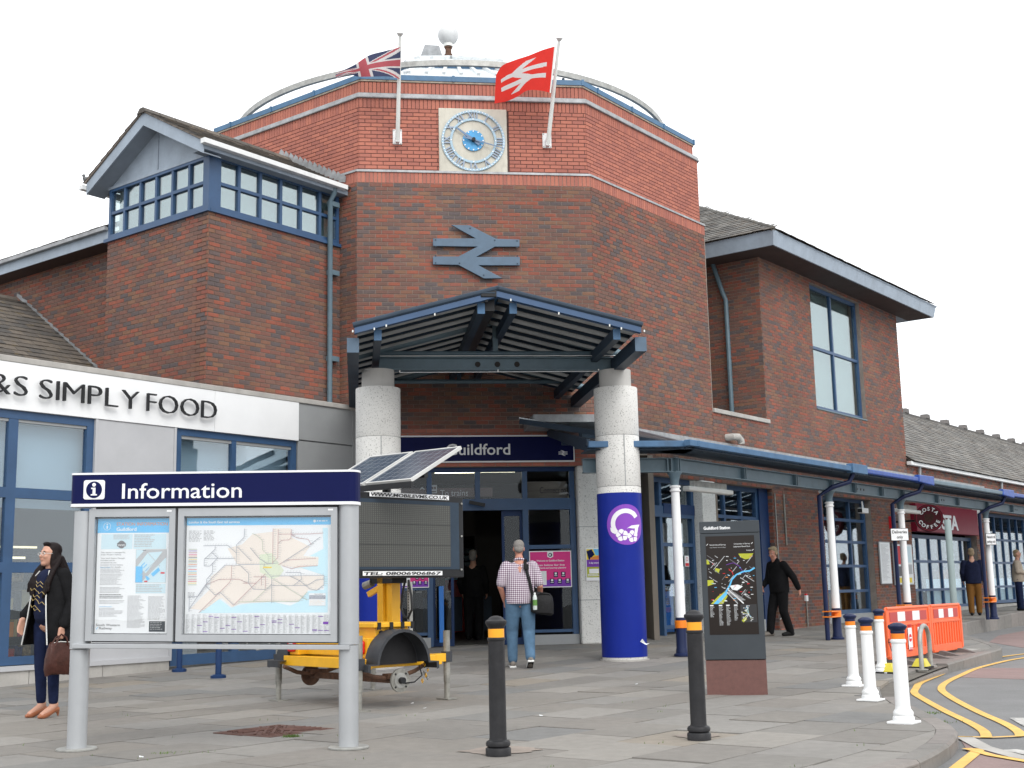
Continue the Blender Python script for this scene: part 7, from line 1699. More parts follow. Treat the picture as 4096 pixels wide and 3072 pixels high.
pr.rect(.03, .03, .97, .4, 'orangeprint', 1); pr.poly([(.1, .1), (.6, .05), (.9, .3), (.3, .38)], 'pink', 2); pr.rect(.03, .4, .97, .65, 'violet', 1); pr.rect(.03, .65, .97, .97, 'lime', 1); pr.rect(.15, .75, .5, .9, 'signwhite', 2); pr.done(o)
t, o, pr = flat_thing('warning_sign', 'yellow caution notice with triangle inside the side doorway', 'sign', FR, 2583, 2140, 2612, 2188, .9, 'yellowprint')
pr.para(.1, .9, .45, .95, 4, 'greytext', lv=2); pr.poly([(.5, .02), (.9, .36), (.1, .36)], 'blacktext', 2); pr.poly([(.5, .09), (.8, .33), (.2, .33)], 'yellowprint', 3); pr.done(o)
MB(FR).box(.6, 2.3, .92, 1.0, .1, 3.3, M['interior']).build('doorway_wall', station)
t, o, pr = flat_thing('no_smoking_sign', 'small red and white prohibition sign on the side door glass', 'sign', FR, 2738, 2223, 2756, 2266, .15, 'signwhite'); pr.ring(.5, .32, .04, 'redprint', .03); pr.rect(.06, .68, .94, .96, 'redprint'); pr.done(o)
MB(FR).box(2.4, 3.62, .12, .24, zt1-.2, zt1, M['framedark']).build('door_head', station)
# side door frame between the granite column and the pilaster
sd_ = MB(FR); fm = M['framedark']
for x in (.9, 2.32, 3.58): sd_.box(x-.045, x+.045, .14, .26, .15, 3.3, M['frame'])
for z0, z1 in ((3.2, 3.32), (2.52, 2.74)): sd_.box(.3, 3.62, .13, .27, z0, z1, M['frame'])
for z in (1.22, 1.95, .35): sd_.box(2.36, 3.54, .15, .25, z, z+.07, M['frame'])
sdo = sd_.build('side_door_frame', station)
for z0, z1 in ((.42, 1.22), (1.29, 1.95), (2.02, 2.52)): MB(FR).box(2.365, 3.535, .19, .198, z0, z1, G['shop']).build('pane', sdo)
for a, c in ((.945, 2.275), (2.365, 3.535)): MB(FR).box(a, c, .19, .198, 2.74, 3.2, G['shop']).build('pane', sdo)
q = FR.pl(2700, 2025, .5); tl = thing('ceiling_light', tuple(FR.w(1.9, 1.4, 3.0)), 'white strip light seen through the glass above the side door', 'strip light'); MB(FR).beam((1.35, 1.2, 2.98), (1.95, 2.6, 2.98), .08, .06, M['tubeoff']).build('tray', tl)
a, c = FR.pl(2600, 2322, .55), FR.pl(2664, 2518, .55); nb_ = thing('newspaper_bin', tuple(FR.w((a[0]+c[0])/2, .6, .15)), 'bright blue METRO newspaper dispenser inside the side doorway', 'newspaper stand')
x0, x1 = sorted((a[0], c[0])); MB(FR).box(x0, x1, .35, .75, .28, a[1], M['newsblue']).build('cabinet', nb_, bevel=.01); MB(FR).box(x0-.02, x1+.02, .33, .77, .14, .28, M['black']).build('base', nb_); MB(FR).box(x0+.05, x1-.1, .34, .349, a[1]-.22, a[1]-.08, M['totemdark']).build('name_plate', nb_); MB(FR).text('METRO', x0+.07, a[1]-.19, w=x1-x0-.2, h=.08, y=.337, m=M['signwhite'], bold=.02).build('lettering', nb_)
pr = Print(FR, (x0, x1, .28, a[1]), .349); pr.para(.15, .75, .35, .48, 3, 'navy', .6, 2, .2); pr.done(nb_)
# notice boards and other things on the brick piers
for q, lab, cols in (((3517, 2170, 3568, 2332), 'silver framed notice case with a white timetable left of the column', 0), ((3572, 2178, 3656, 2335), 'silver framed case with coloured posters right of the Deliveries only column', 1)):
    t, o, pr = flat_thing('notice_case', lab, 'notice board', FR, *q, -.06, 'paper', frame='silver')
    if cols == 0: pr.para(.1, .9, .05, .95, 30, 'palegrey', .35, 2, .5)
    else: pr.rect(.05, .03, .45, .5, 'redprint', 1); pr.rect(.5, .03, .95, .45, 'paleblue', 1); pr.rect(.1, .55, .45, .8, 'greytext', 1); pr.rect(.55, .5, .95, .75, 'palegrey', 1); pr.rect(.1, .84, .9, .97, 'yellowprint', 1)
    pr.done(o)
a = FR.pl(3228, 2392, -.05); t = thing('wall_switch', tuple(FR.w(a[0], -.05, a[1]-.05)), 'small white switch box with red top on the brick pier', 'switch box'); MB(FR).box(a[0]-.05, a[0]+.05, -.06, -.01, a[1]-.07, a[1]+.06, M['white']).build('box', t); MB(FR).box(a[0]-.035, a[0]+.035, -.05, -.01, a[1]+.06, a[1]+.10, M['redprint']).build('top', t); MB(FR).tube([(a[0], -.035, a[1]-.07), (a[0]-.01, -.035, a[1]-.85)], .016, M['oldmetal'], 8).build('conduit', t)
a0, a1, a2_ = FR.pl(3068, 1990, -.05), FR.pl(3090, 2480, -.05), FR.pl(3070, 2520, -.05); t = thing('wall_cable', tuple(FR.w(a0[0], -.05, a2_[1])), 'grey cable running down the left edge of the brick pier', 'cable'); MB(FR).tube([(7.0, -.035, 3.2), (7.02, -.035, 1.2), (7.03, -.04, .6), (7.0, -.04, .45), (6.9, -.04, .40)], .014, M['galv'], 8).build('run', t)
c0 = FR.pl(3137, 1960, -.05); MB(FR).tube([(c0[0], -.03, 3.2), (c0[0], -.03, FR.pl(3137, 2180, -.05)[1])], .022, M['oldmetal'], 8).build('conduit', station)
a = FR.pl(3568, 2090, -.05); t = thing('fire_alarm_box', tuple(FR.w(a[0], -.05, a[1])), 'red box on the brick pier behind the column downpipe', 'alarm box'); MB(FR).box(a[0]-.12, a[0]+.12, -.10, -.01, a[1]-.18, a[1]+.16, M['redprint']).build('box', t); MB(FR).box(a[0]-.08, a[0]+.08, -.105, -.10, a[1]-.1, a[1]+.08, M['stuffred']).build('panel', t)
# coffee shop sign
s_ = thing('coffee_shop_sign', tuple(FR.w(18.2, -.05, 2.56)), 'crimson shop fascia with white COSTA lettering', 'sign'); x0, x1, z0, z1 = 15.45, 20.9, 2.56, 3.34
MB(FR).box(x0, x1, -.16, .10, z0, z1, M['costa']).build('fascia', s_, bevel=.01)
a, c = FR.pl(3750, 2112, -.17), FR.pl(3834, 2112, -.17); k0 = FR.pl(3735, 2108, -.17)[0]
MB(FR).text('COSTA', FR.pl(3708, 2112, -.17)[0], a[1]-.01, w=c[0]-FR.pl(3708, 2112, -.17)[0], h=.42, y=-.165, ext=.01, m=M['signwhite'], bold=.03).build('lettering', s_)
dsc = FR.pl(3715, 2072, -1.1); fd = Fr(FR.w(dsc[0], -1.1, 0), Vector((.985, -.17, 0))); ro_ = .36
t = thing('hanging_disc_sign', tuple(fd.w(0, 0, dsc[1]-ro_)), 'round dark crimson COSTA COFFEE sign projecting above the coffee shop door', 'sign'); b_ = MB(fd); b_.disc(0, dsc[1], ro_, -.06, .06, M['costadark'], 48); b_.build('disc', t, bevel=.01); MB(fd).disc(0, dsc[1], ro_*.93, -.066, -.06, M['costa'], 48, ro_*.86).build('ring', t)
b_ = MB(fd); b_.prism([(dx*.014, dsc[1]+dz*.014) for dx, dz in ((-9, 2), (-6, 8), (0, 6), (5, 9), (9, 3), (7, -3), (1, -9), (-6, -6))], -.067, -.06, M['landpeach']); b_.build('bean_heart', t, mats=[M['bagbrown']])
for word, a0, a1, fl_ in (('COSTA', 145, 35, 1), ('COFFEE', 205, 335, -1)):
    lb = MB(fd)
    for i, ch in enumerate(word):
        a = R(a0+(a1-a0)*i/(len(word)-1)); vs_, fs2, wd_ = text_geo(ch, .03, 0.); k = .13; rr_ = ro_*.66; ang = (a-math.pi/2) if fl_ > 0 else (a+math.pi/2)
        px_, pz_ = rr_*math.cos(a), dsc[1]+rr_*math.sin(a); ca, sa = math.cos(ang), math.sin(ang)
        lb.add([(px_+((u-wd_/2)*k)*ca-((v-.36)*k)*sa, -.064-w*.004, pz_+((u-wd_/2)*k)*sa+((v-.36)*k)*ca) for u, v, w in vs_], fs2, M['signwhite'])
    lb.build('lettering', t)
MB(FR).tube([(dsc[0], -1.1+.3, dsc[1]-.05), (dsc[0]+.1, -.16, dsc[1]-.05)], .03, M['black'], 8).build('arm', t)
a = FR.pl(3905, 2068, -.08); MB(FR).box(a[0]-.14, a[0]+.14, -.16, -.01, a[1]-.28, a[1]+.26, M['tubeoff']).build('wall_box', lowrange)
# manhole cover
mc = Vector((-2.06, 10.82, 0)); FMn = Fr(mc, W_); t = thing('manhole_cover', tuple(mc), 'rusty square iron manhole cover set in the paving', 'manhole cover')
MB(FMn).box(-.36, .36, -.36, .36, -.03, .004, M['iron']).build('frame', t)
MB(FMn).box(-.31, .31, -.31, .31, .0, .007, M['iron']).build('lid', t)
rb_ = MB(FMn)
for k in range(4):
    for sgn in (-1, 1):
        r_ = .06+.065*k; rb_.tube([(-.29*sgn, r_*sgn-.0, .008), (-.1*sgn, r_*sgn, .008), (-.0*sgn, r_*.5*sgn, .008)], .011, M['iron'], 6)
for k in range(7):
    for j in range(7):
        x, y = -.25+k*.083, -.25+j*.083
        if abs(x-y) < .09: rb_.box(x-.03, x+.03, y-.012, y+.012, .006, .013, M['iron'])
for k in range(5): a = R(45); d = (k-2)*.05; rb_.beam((-.22+d, -.22-d, .010), (.22+d, .22-d, .010), .02, .008, M['iron'])
rb_.build('tread_pattern', t)
lit = MB()
for x, y in ((-.93, 12.6), (-1.6, 12.8), (-2.7, 9.2), (.2, 11.6), (-1.1, 13.2), (1.4, 15.2)):
    a = rj.uniform(0, 3); c_, s2_ = .02*math.cos(a), .02*math.sin(a); lit.add([(x-c_, y-s2_, .004+gz(x, y)), (x+s2_, y-c_, .006+gz(x, y)), (x+c_*1.3, y+s2_, .014+gz(x, y)), (x-s2_, y+c_, .005+gz(x, y))], [(0, 1, 2, 3)], M['paper'])
tag(lit.build('paper_scraps'), kind='stuff')
# ---------------------------------------------------------------- people
class FrP:
    def __init__(s, o, fwd, k=1.): s.o = Vector(o); s.f = Vector((fwd[0], fwd[1], 0)).normalized(); s.r = Vector((s.f.y, -s.f.x, 0)); s.k = k
    def w(s, x, y, z): return s.o+(s.r*x+s.f*y+Vector((0, 0, z)))*s.k
DG = None
def skinmesh(name, mb, m, voxel, parent, smooth=4, fac=.5, objspace=False):
    """fuses overlapping shapes into one continuous surface"""
    me = bpy.data.meshes.new('tmp'); me.from_pydata(mb.v, [], mb.f)
    bm = bmesh.new(); bm.from_mesh(me); bmesh.ops.recalc_face_normals(bm, faces=bm.faces); bm.to_mesh(me); bm.free()
    o = bpy.data.objects.new('tmp', me); COL.objects.link(o)
    r = o.modifiers.new('r', 'REMESH'); r.mode = 'VOXEL'; r.voxel_size = voxel
    s = o.modifiers.new('s', 'SMOOTH'); s.factor = fac; s.iterations = smooth
    dg = bpy.context.evaluated_depsgraph_get(); nm = bpy.data.meshes.new_from_object(o.evaluated_get(dg)); bpy.data.objects.remove(o); bpy.data.meshes.remove(me)
    nm.name = name; c = Vector(root_of(parent).location)
    nm.transform(Matrix.Translation(-c)); nm.materials.clear(); nm.materials.append(m); nm.polygons.foreach_set('use_smooth', [True]*len(nm.polygons)); nm.update()
    q = bpy.data.objects.new(name, nm); COL.objects.link(q); q.parent = parent; return q
def cap(mb, p, q, r0, r1=None, sq=None, n=14):
    r1 = r0 if r1 is None else r1; mb.tube([p, q], [r0, r1], None, n, sq=sq)
    k = getattr(mb.fr, 'k', 1)
    return mb
def limb(mb, pts, rs, n=14, sq=None):
    k = mb.fr.k; mb.tube(pts, [r*k for r in rs], None, n, sq=sq)
    for p, r in zip(pts, rs): mb.ball(p, r, None, 12, 8)
def ell(mb, c, r, n=18, k=12): mb.ball(c, r, None, n, k)
def torso(mb, secs, n=28):
    """one smooth trunk through oval sections (z, half width, half depth, forward shift)"""
    vs = []
    for z, rx, ry, yo in secs: vs += [(rx*math.copysign(abs(math.cos(a))**.85, math.cos(a)), yo+ry*math.copysign(abs(math.sin(a))**.85, math.sin(a)), z) for a in np.linspace(0, 2*math.pi, n, endpoint=False)]
    k = len(secs); mb.add(vs, [(i*n+j, i*n+(j+1) % n, (i+1)*n+(j+1) % n, (i+1)*n+j) for i in range(k-1) for j in range(n)]+[tuple(range(n-1, -1, -1)), tuple(range((k-1)*n, k*n))], None)
def foot(mb, a, toe, r=.04): limb(mb, [(a[0], a[1]-.045, .04), (a[0]+toe[0]*.6, a[1]+toe[1]*.6, .045), (a[0]+toe[0], a[1]+toe[1], .03)], [.038, .045, .033])
def hand(mb, wrist, d, side, palm_n, curl=.5):
    """palm, four fingers of unequal length bent at the knuckles, and a thumb from the side of the palm"""
    d = Vector(d).normalized(); nrm = Vector(palm_n).normalized(); s_ = d.cross(nrm).normalized()*side; w = Vector(wrist)
    for t in (-.025, -.008, .009, .024): limb(mb, [tuple(w+s_*t*.7), tuple(w+d*.085+s_*t)], [.018, .0145], 8)
    for t, L in ((-.030, .060), (-.010, .072), (.010, .078), (.029, .070)):
        a = w+d*.085+s_*t; b = a+(d*math.cos(curl*.7)+nrm*math.sin(curl*.7))*L*.5; c = b+(d*math.cos(curl*1.7)+nrm*math.sin(curl*1.7))*L*.5
        limb(mb, [tuple(a), tuple(b), tuple(c)], [.0098, .009, .0078], 8)
    a = w+d*.025+s_*.026; b = a+(d*.6+s_*.6+nrm*.25)*.045; c = b+(d*.9+s_*.1+nrm*.3)*.034
    limb(mb, [tuple(a), tuple(b), tuple(c)], [.0145, .0115, .0095], 8)
def head(mb, c, look, up=(0, 0, 1)):
    """skull, jaw, brow, nose, lips, ears; returns a local frame function"""
    l = Vector(look).normalized(); u = (Vector(up)-l*l.dot(Vector(up))).normalized(); r = l.cross(u); C = Vector(c)
    P = lambda x, y, z: tuple(C+r*x+l*y+u*z)
    def e(x, y, z, rx, ry, rz):
        # ellipsoid turned with the head
        n, k = 16, 10; vs = []
        for i in range(k+1):
            a = math.pi*i/k
            vs += [P(x+rx*math.sin(a)*math.cos(2*math.pi*j/n), y+ry*math.sin(a)*math.sin(2*math.pi*j/n), z-rz*math.cos(a)) for j in range(n)]
        mb.add(vs, [(i*n+j, i*n+(j+1) % n, (i+1)*n+(j+1) % n, (i+1)*n+j) for i in range(k) for j in range(n)], None)
    e(0, -.012, .03, .074, .095, .090); e(0, .018, -.03, .060, .072, .085); e(0, .052, -.085, .034, .034, .030); e(0, .062, .028, .054, .026, .020)
    e(0, .098, -.018, .013, .020, .017); e(0, .088, .004, .009, .016, .030); e(0, .078, -.055, .026, .016, .010); e(.034, .068, -.022, .022, .022, .024); e(-.034, .068, -.022, .022, .022, .024)
    for s_ in (-1, 1): e(.075*s_, -.008, -.005, .011, .024, .034)
    return P
def eyes(P, parent, m='blacktext'):
    mb = MB()
    for s_ in (-1, 1): mb.ball(P(.031*s_, .079, .006), .0085, M['white2'], 8, 6); mb.ball(P(.031*s_, .0845, .006), .0052, M[m], 8, 6); mb.tube([P(.046*s_, .083, .026), P(.031*s_, .089, .029), P(.016*s_, .088, .026)], .0035, M['hairdark'], 5)
    mb.build('eyes', parent)
    mb = MB(); mb.tube([P(-.024, .088, -.053), P(0, .096, -.052), P(.024, .088, -.053)], .0045, M['stuffred'], 6); mb.build('lips', parent, mats=[M['lips'] if 'lips' in M else M['skinred']])
# --- woman at the left, waiting
wp = ground(180, 2872, 0); wp = Vector((wp.x-.03, wp.y+.10, 0)); wf = Vector((-.5, -.87, 0))
wom = thing('person', tuple(wp), 'woman in a long black coat and dark jeans waiting beside the information board', 'person')
K = 1.0; f = FrP(wp, wf, K)
b = MB(f); hd = (0.0, .03, 1.575)
look = f.r*(.12)+f.f*1.0+Vector((0, 0, .08)); C_ = f.w(*hd)
w_ = MB(); w_.v = []
limb(b, [(.10, -.02, .14), (.095, .01, .50), (.09, 0, .90)], [.036, .050, .075]); limb(b, [(-.10, .0, .14), (-.10, .03, .50), (-.09, 0, .90)], [.036, .050, .075])
limb(b, [(0, 0, .92), (0, 0, 1.1), (0, 0, 1.28), (0, 0, 1.36)], [.11, .10, .11, .08]); limb(b, [(0, -.01, 1.34), (0, .02, 1.50)], [.052, .048])
limb(b, [(.18, 0, 1.36), (.25, -.04, 1.12), (.24, .12, .95)], [.05, .04, .026]); limb(b, [(-.18, 0, 1.36), (-.25, -.05, 1.10), (-.26, .06, .86)], [.05, .04, .026])
for x, y in ((.10, -.02), (-.10, .0)): limb(b, [(x, y-.02, .12), (x, y+.03, .085), (x*1.02, y+.13, .035)], [.036, .034, .028], 12)
hand(b, (.24, .13, .94), (-.05, .25, -.9), -1, (-1, .2, 0), .5); hand(b, (-.26, .07, .85), (0, .1, -1), 1, (1, 0, 0), 1.2)
hb = MB(); P = head(hb, C_, look); b.v += hb.v; off = len(b.v)-len(hb.v); b.f += [tuple(off+k for k in q) for q in hb.f]
skinmesh('body', b, M['skin'], .0075, wom, 5); eyes(P, wom)
b = MB(f); limb(b, [(.10, -.02, .16), (.098, .005, .50), (.09, 0, .88)], [.048, .062, .092]); limb(b, [(-.10, .0, .16), (-.102, .02, .50), (-.09, 0, .88)], [.048, .062, .092]); ell(b, (0, 0, .95), (.165, .12, .12)); skinmesh('jeans', b, M['denimdark'], .012, wom)
b = MB(f); limb(b, [(0, .025, 1.0), (0, .03, 1.15), (0, .02, 1.32)], [.135, .125, .13]); sk = skinmesh('blouse', b, M['navycloth'], .013, wom)
g = MB(f)
for k in range(9):
    z = 1.02+k*.033; x = .06*math.sin(k*2.3); g.tube([(x-.05, .158, z), (x-.02, .168, z+.03), (x+.02, .168, z+.01), (x+.05, .158, z+.035)], .003, M['gold'], 5)
g.build('blouse_pattern', wom)
# coat: open at the front, flaring to mid thigh
def coat_shell(secs, arc, name, m, th=.014, n=36):
    mb = MB(f); vs = []
    for z, rx, ry, yo, a0 in secs:
        for j in range(n+1):
            a = R(a0)+(2*math.pi-2*R(a0))*j/n      # opens towards the front (+y)
            vs.append((rx*math.sin(a), yo+ry*math.cos(a), z))
    k = len(secs); fs = [(i*(n+1)+j, i*(n+1)+j+1, (i+1)*(n+1)+j+1, (i+1)*(n+1)+j) for i in range(k-1) for j in range(n)]
    mb.add(vs, fs, M[m], smooth=True); o = mb.build(name, wom, recalc=False); s_ = o.modifiers.new('thick', 'SOLIDIFY'); s_.thickness = th; s_.offset = 1; return o, vs
co, vs = coat_shell([(.70, .30, .23, -.02, 38), (.82, .275, .215, -.02, 36), (.98, .245, .19, -.015, 33), (1.15, .222, .168, -.01, 30), (1.28, .215, .155, -.01, 28), (1.36, .20, .135, -.01, 30), (1.42, .12, .10, -.01, 35), (1.455, .085, .085, -.005, 45)], None, 'coat', 'blackcloth')
tb = MB(f); n = 36
for j in (0, n): tb.tube([(vs[i*(n+1)+j][0], vs[i*(n+1)+j][1]+.012, vs[i*(n+1)+j][2]) for i in range(7)], .0065, M['white2'], 6)
tb.build('coat_piping', wom)
b = MB(f); limb(b, [(.17, -.01, 1.37), (.255, -.045, 1.12), (.25, .09, .99)], [.075, .066, .058]); limb(b, [(-.17, -.01, 1.37), (-.26, -.05, 1.10), (-.262, .045, .90)], [.075, .066, .056]); skinmesh('sleeves', b, M['blackcloth'], .014, wom)
b = MB(); P0_ = P
def hs(x, y, z, rx, ry, rz, mb=b):
    n, k = 16, 10; v = []
    for i in range(k+1):
        a = math.pi*i/k; v += [P(x+rx*math.sin(a)*math.cos(2*math.pi*j/n), y+ry*math.sin(a)*math.sin(2*math.pi*j/n), z-rz*math.cos(a)) for j in range(n)]
    mb.add(v, [(i*n+j, i*n+(j+1) % n, (i+1)*n+(j+1) % n, (i+1)*n+j) for i in range(k) for j in range(n)], None)
hs(0, -.030, .052, .084, .095, .082); hs(0, -.05, -.04, .085, .075, .12); hs(.066, -.015, -.05, .026, .045, .12); hs(-.066, -.015, -.05, .026, .045, .12); hs(0, .045, .108, .055, .03, .022)
for s_ in (-1, 1):
    for k in range(3): b.tube([tuple(f.w((.062+.012*k)*s_, .0-.02*k, 1.56)), tuple(f.w((.080+.018*k)*s_, .045+.015*k, 1.42)), tuple(f.w((.085+.022*k)*s_, .125+.01*k, 1.29)), tuple(f.w((.07+.04*k)*s_, .155, 1.15+.03*k))], [.024, .030, .028, .012], None, 10)
b.tube([tuple(f.w(0, -.06, 1.55)), tuple(f.w(0, -.12, 1.40)), tuple(f.w(0, -.14, 1.25))], [.07, .09, .05], None, 12)
skinmesh('hair', b, M['hairdark'], .010, wom, 3)
g = MB()
for s_ in (-1, 1):
    g.tube([P(.031*s_+.022*math.cos(a), .096, .005+.016*math.sin(a)) for a in np.linspace(0, 2*math.pi, 13)], .0022, M['white2'], 5, cap=False); g.tube([P(.053*s_, .094, .01), P(.077*s_, .0, .012)], .002, M['white2'], 5)
g.tube([P(-.009, .1, .008), P(.009, .1, .008)], .002, M['white2'], 5); g.build('spectacles', wom)
for i, (x, y) in enumerate(((.10, -.02), (-.10, .0))):
    b = MB(f); limb(b, [(x, y-.045, .075), (x, y+.0, .072), (x, y+.06, .045), (x*1.02, y+.12, .026), (x*1.02, y+.165, .020)], [.030, .034, .036, .034, .018], 12); limb(b, [(x, y-.055, .06), (x, y-.062, .012)], [.020, .008], 8); skinmesh('shoe', b, M['tanshoe'], .007, wom, 2)
bag = thing('handbag', tuple(f.w(-.27, .1, .55)), 'brown leather handbag held by the waiting woman', 'bag'); b = MB(f); 
bxs = [(-.27, .10)]
v = []
for z, rx, ry in ((.42, .045, .15), (.47, .06, .16), (.57, .058, .155), (.67, .04, .135), (.72, .02, .12)):
    v += [(-.28+rx*math.copysign(abs(math.cos(a))**.6, math.cos(a)), .10+ry*math.copysign(abs(math.sin(a))**.5, math.sin(a)), z+.012*math.sin(3*a)) for a in np.linspace(0, 2*math.pi, 24, endpoint=False)]
b.add(v, [(i*24+j, i*24+(j+1) % 24, (i+1)*24+(j+1) % 24, (i+1)*24+j) for i in range(4) for j in range(24)]+[tuple(range(23, -1, -1)), tuple(range(96, 120))], M['bagbrown'], smooth=True); b.build('body', bag)
b = MB(f)
for s_ in (-1, 1): b.tube([(-.28+.03*s_, .02, .69), (-.275+.02*s_, .04, .77), (-.27, .08, .80), (-.275+.02*s_, .13, .77), (-.28+.03*s_, .18, .69)], .009, M['bagbrown'], 8)
b.build('handle', bag); b = MB(f); b.tube([(-.30, .0, .722), (-.285, .10, .73), (-.30, .19, .722)], .005, M['gold'], 6); b.build('zip', bag, mats=[M['white2']])
# --- man in the checked shirt walking to the doors
mp_ = ground(2086, 2672); mp_ = Vector((mp_.x, mp_.y+.02, mp_.z)); mf_ = Vector((-.06, 1, 0))
man = thing('person', tuple(mp_), 'man in a checked short-sleeved shirt and blue jeans walking to the doors', 'person'); f = FrP(mp_, mf_, 1.0)
b = MB(f)
LH, LK, LA = (-.10, 0, .93), (-.115, .09, .52), (-.115, .10, .10); RH_, RK, RA = (.10, 0, .93), (.115, -.02, .50), (.115, -.20, .14)
for q in ((LA, LK, LH), (RA, RK, RH_)): limb(b, list(q), [.036, .052, .08])
limb(b, [(0, 0, .95), (0, .01, 1.15), (0, .0, 1.33), (0, 0, 1.42)], [.13, .14, .14, .10]); limb(b, [(0, 0, 1.40), (0, .02, 1.54)], [.062, .060])
limb(b, [(-.205, 0, 1.40), (-.275, -.02, 1.13), (-.215, .10, .93)], [.055, .045, .030]); limb(b, [(.205, 0, 1.40), (.285, -.04, 1.13), (.30, .12, .96)], [.055, .045, .030])
hand(b, (-.215, .105, .925), (.15, .2, -.9), 1, (1, .3, 0), .9); hand(b, (.30, .125, .95), (-.1, .4, -.9), -1, (-1, .2, 0), .7)
hb = MB(); C_ = f.w(0, .035, 1.66); P = head(hb, C_, f.f+Vector((0, 0, -.12))); b.v += hb.v; off = len(b.v)-len(hb.v); b.f += [tuple(off+k for k in q) for q in hb.f]
skinmesh('body', b, M['skinred'], .008, man, 5); eyes(P, man)
b = MB(); hs(0, -.030, .052, .080, .090, .078, b); hs(0, -.055, .0, .072, .055, .065, b); skinmesh('hair', b, M['hairgrey'], .009, man, 3)
b = MB(f)
for a, k_, h_ in ((LA, LK, LH), (RA, RK, RH_)): limb(b, [(a[0], a[1]-.01, a[2]+.02), ((a[0]+k_[0])/2, (a[1]+k_[1])/2-.005, (a[2]+k_[2])/2), k_, ((k_[0]+h_[0])/2, (k_[1]+h_[1])/2-.01, (k_[2]+h_[2])/2), h_], [.070, .076, .088, .103, .118])
ell(b, (0, -.015, .97), (.185, .145, .13)); skinmesh('jeans', b, M['denim'], .012, man, 3)
b = MB(f)
torso(b, ((.885, .205, .155, 0.), (.95, .207, .16, 0), (1.05, .205, .165, .0), (1.15, .203, .165, .0), (1.27, .208, .15, 0), (1.37, .205, .128, 0), (1.43, .165, .10, .0), (1.48, .075, .07, .01)))
for s_, e in ((-1, (-.262, -.02, 1.18)), (1, (.268, -.035, 1.18))): limb(b, [(.185*s_, 0, 1.41), (.225*s_, -.01, 1.32), e], [.085, .082, .072])
skinmesh('shirt', b, M['check'], .012, man, 3)
b = MB(f); limb(b, [(-.06, -.02, 1.505), (-.05, .05, 1.50), (.05, .05, 1.50), (.06, -.02, 1.505), (0, -.065, 1.52), (-.06, -.02, 1.505)], [.022]*6); skinmesh('collar', b, M['check'], .009, man, 2)
for i, (a, up_) in enumerate(((LA, 0), (RA, 1))):
    b = MB(f)
    if not up_: limb(b, [(a[0], a[1]-.06, .055), (a[0], a[1]+.04, .06), (a[0], a[1]+.13, .045), (a[0], a[1]+.19, .035)], [.040, .045, .045, .032])
    else: limb(b, [(a[0], a[1]-.055, .125), (a[0], a[1]+.02, .085), (a[0], a[1]+.10, .05), (a[0], a[1]+.16, .037)], [.042, .045, .045, .032])
    skinmesh('shoe', b, M['greyshoe'], .008, man, 2)
    b = MB(f)
    if not up_: b.box(a[0]-.045, a[0]+.045, a[1]-.10, a[1]+.22, 0, .028, M['white2'])
    else: b.add([(a[0]-.045, a[1]-.105, .095), (a[0]+.045, a[1]-.105, .095), (a[0]+.045, a[1]+.18, .0), (a[0]-.045, a[1]+.18, .0), (a[0]-.045, a[1]-.09, .125), (a[0]+.045, a[1]-.09, .125), (a[0]+.045, a[1]+.19, .03), (a[0]-.045, a[1]+.19, .03)], [(3, 2, 1, 0), (4, 5, 6, 7), (0, 1, 5, 4), (1, 2, 6, 5), (2, 3, 7, 6), (3, 0, 4, 7)], M['white2']); b.add([(a[0]-.04, a[1]-.105, .092), (a[0]+.04, a[1]-.105, .092), (a[0]+.04, a[1]+.17, -.002), (a[0]-.04, a[1]+.17, -.002)], [(0, 1, 2, 3)], M['soleblack'])
    b.build('sole', man, bevel=.01)
sb = thing('shoulder_bag', tuple(f.w(.27, -.12, .75)), 'black shoulder bag with a green labelled bottle on the walking man', 'bag')
b = MB(f); v = []
for z, rx, ry in ((.735, .12, .05), (.76, .16, .075), (.90, .165, .078), (1.0, .15, .06), (1.04, .12, .035)): v += [(.30+rx*math.copysign(abs(math.cos(a))**.5, math.cos(a)), -.13+ry*math.copysign(abs(math.sin(a))**.5, math.sin(a)), z-.02*math.cos(a)) for a in np.linspace(0, 2*math.pi, 28, endpoint=False)]
b.add(v, [(i*28+j, i*28+(j+1) % 28, (i+1)*28+(j+1) % 28, (i+1)*28+j) for i in range(4) for j in range(28)]+[tuple(range(27, -1, -1)), tuple(range(112, 140))], M['bagblack'], smooth=True); b.build('body', sb)
b = MB(f); b.tube([(.17, -.15, 1.0), (.13, -.165, 1.2), (.09, -.155, 1.36), (.075, -.11, 1.46), (.085, -.02, 1.51), (.11, .09, 1.43), (.16, .17, 1.2), (.28, .14, 1.0), (.40, -.08, .99)], .017, M['bagblack'], 8, sq=(1.3, .35)); b.build('strap', sb)
b = MB(f); b.box(.05, .125, -.175, -.135, 1.36, 1.44, M['bagblack']); b.tube([(.22, -.19, 1.0), (.28, -.2, 1.03), (.40, -.18, 1.01), (.45, -.15, .93)], .010, M['bagblack'], 6); b.build('pad', sb, bevel=.01)
bt = thing('water_bottle', tuple(f.w(.185, -.225, .80)), 'small clear bottle with green label in the side of the black shoulder bag', 'bottle'); c = f.w(.195, -.225, 0); z = mp_.z
MB().lathe([(.026, z+.80), (.030, z+.81), (.030, z+.97), (.022, z+1.0), (.012, z+1.015), (.012, z+1.03)], (c.x, c.y), M['bottle'], 16).build('bottle', bt); MB().lathe([(.0308, z+.86), (.0308, z+.94)], (c.x, c.y), M['labelgreen'], 16).build('label', bt); MB().lathe([(.014, z+1.018), (.014, z+1.04)], (c.x, c.y), M['white'], 12).build('cap', bt)
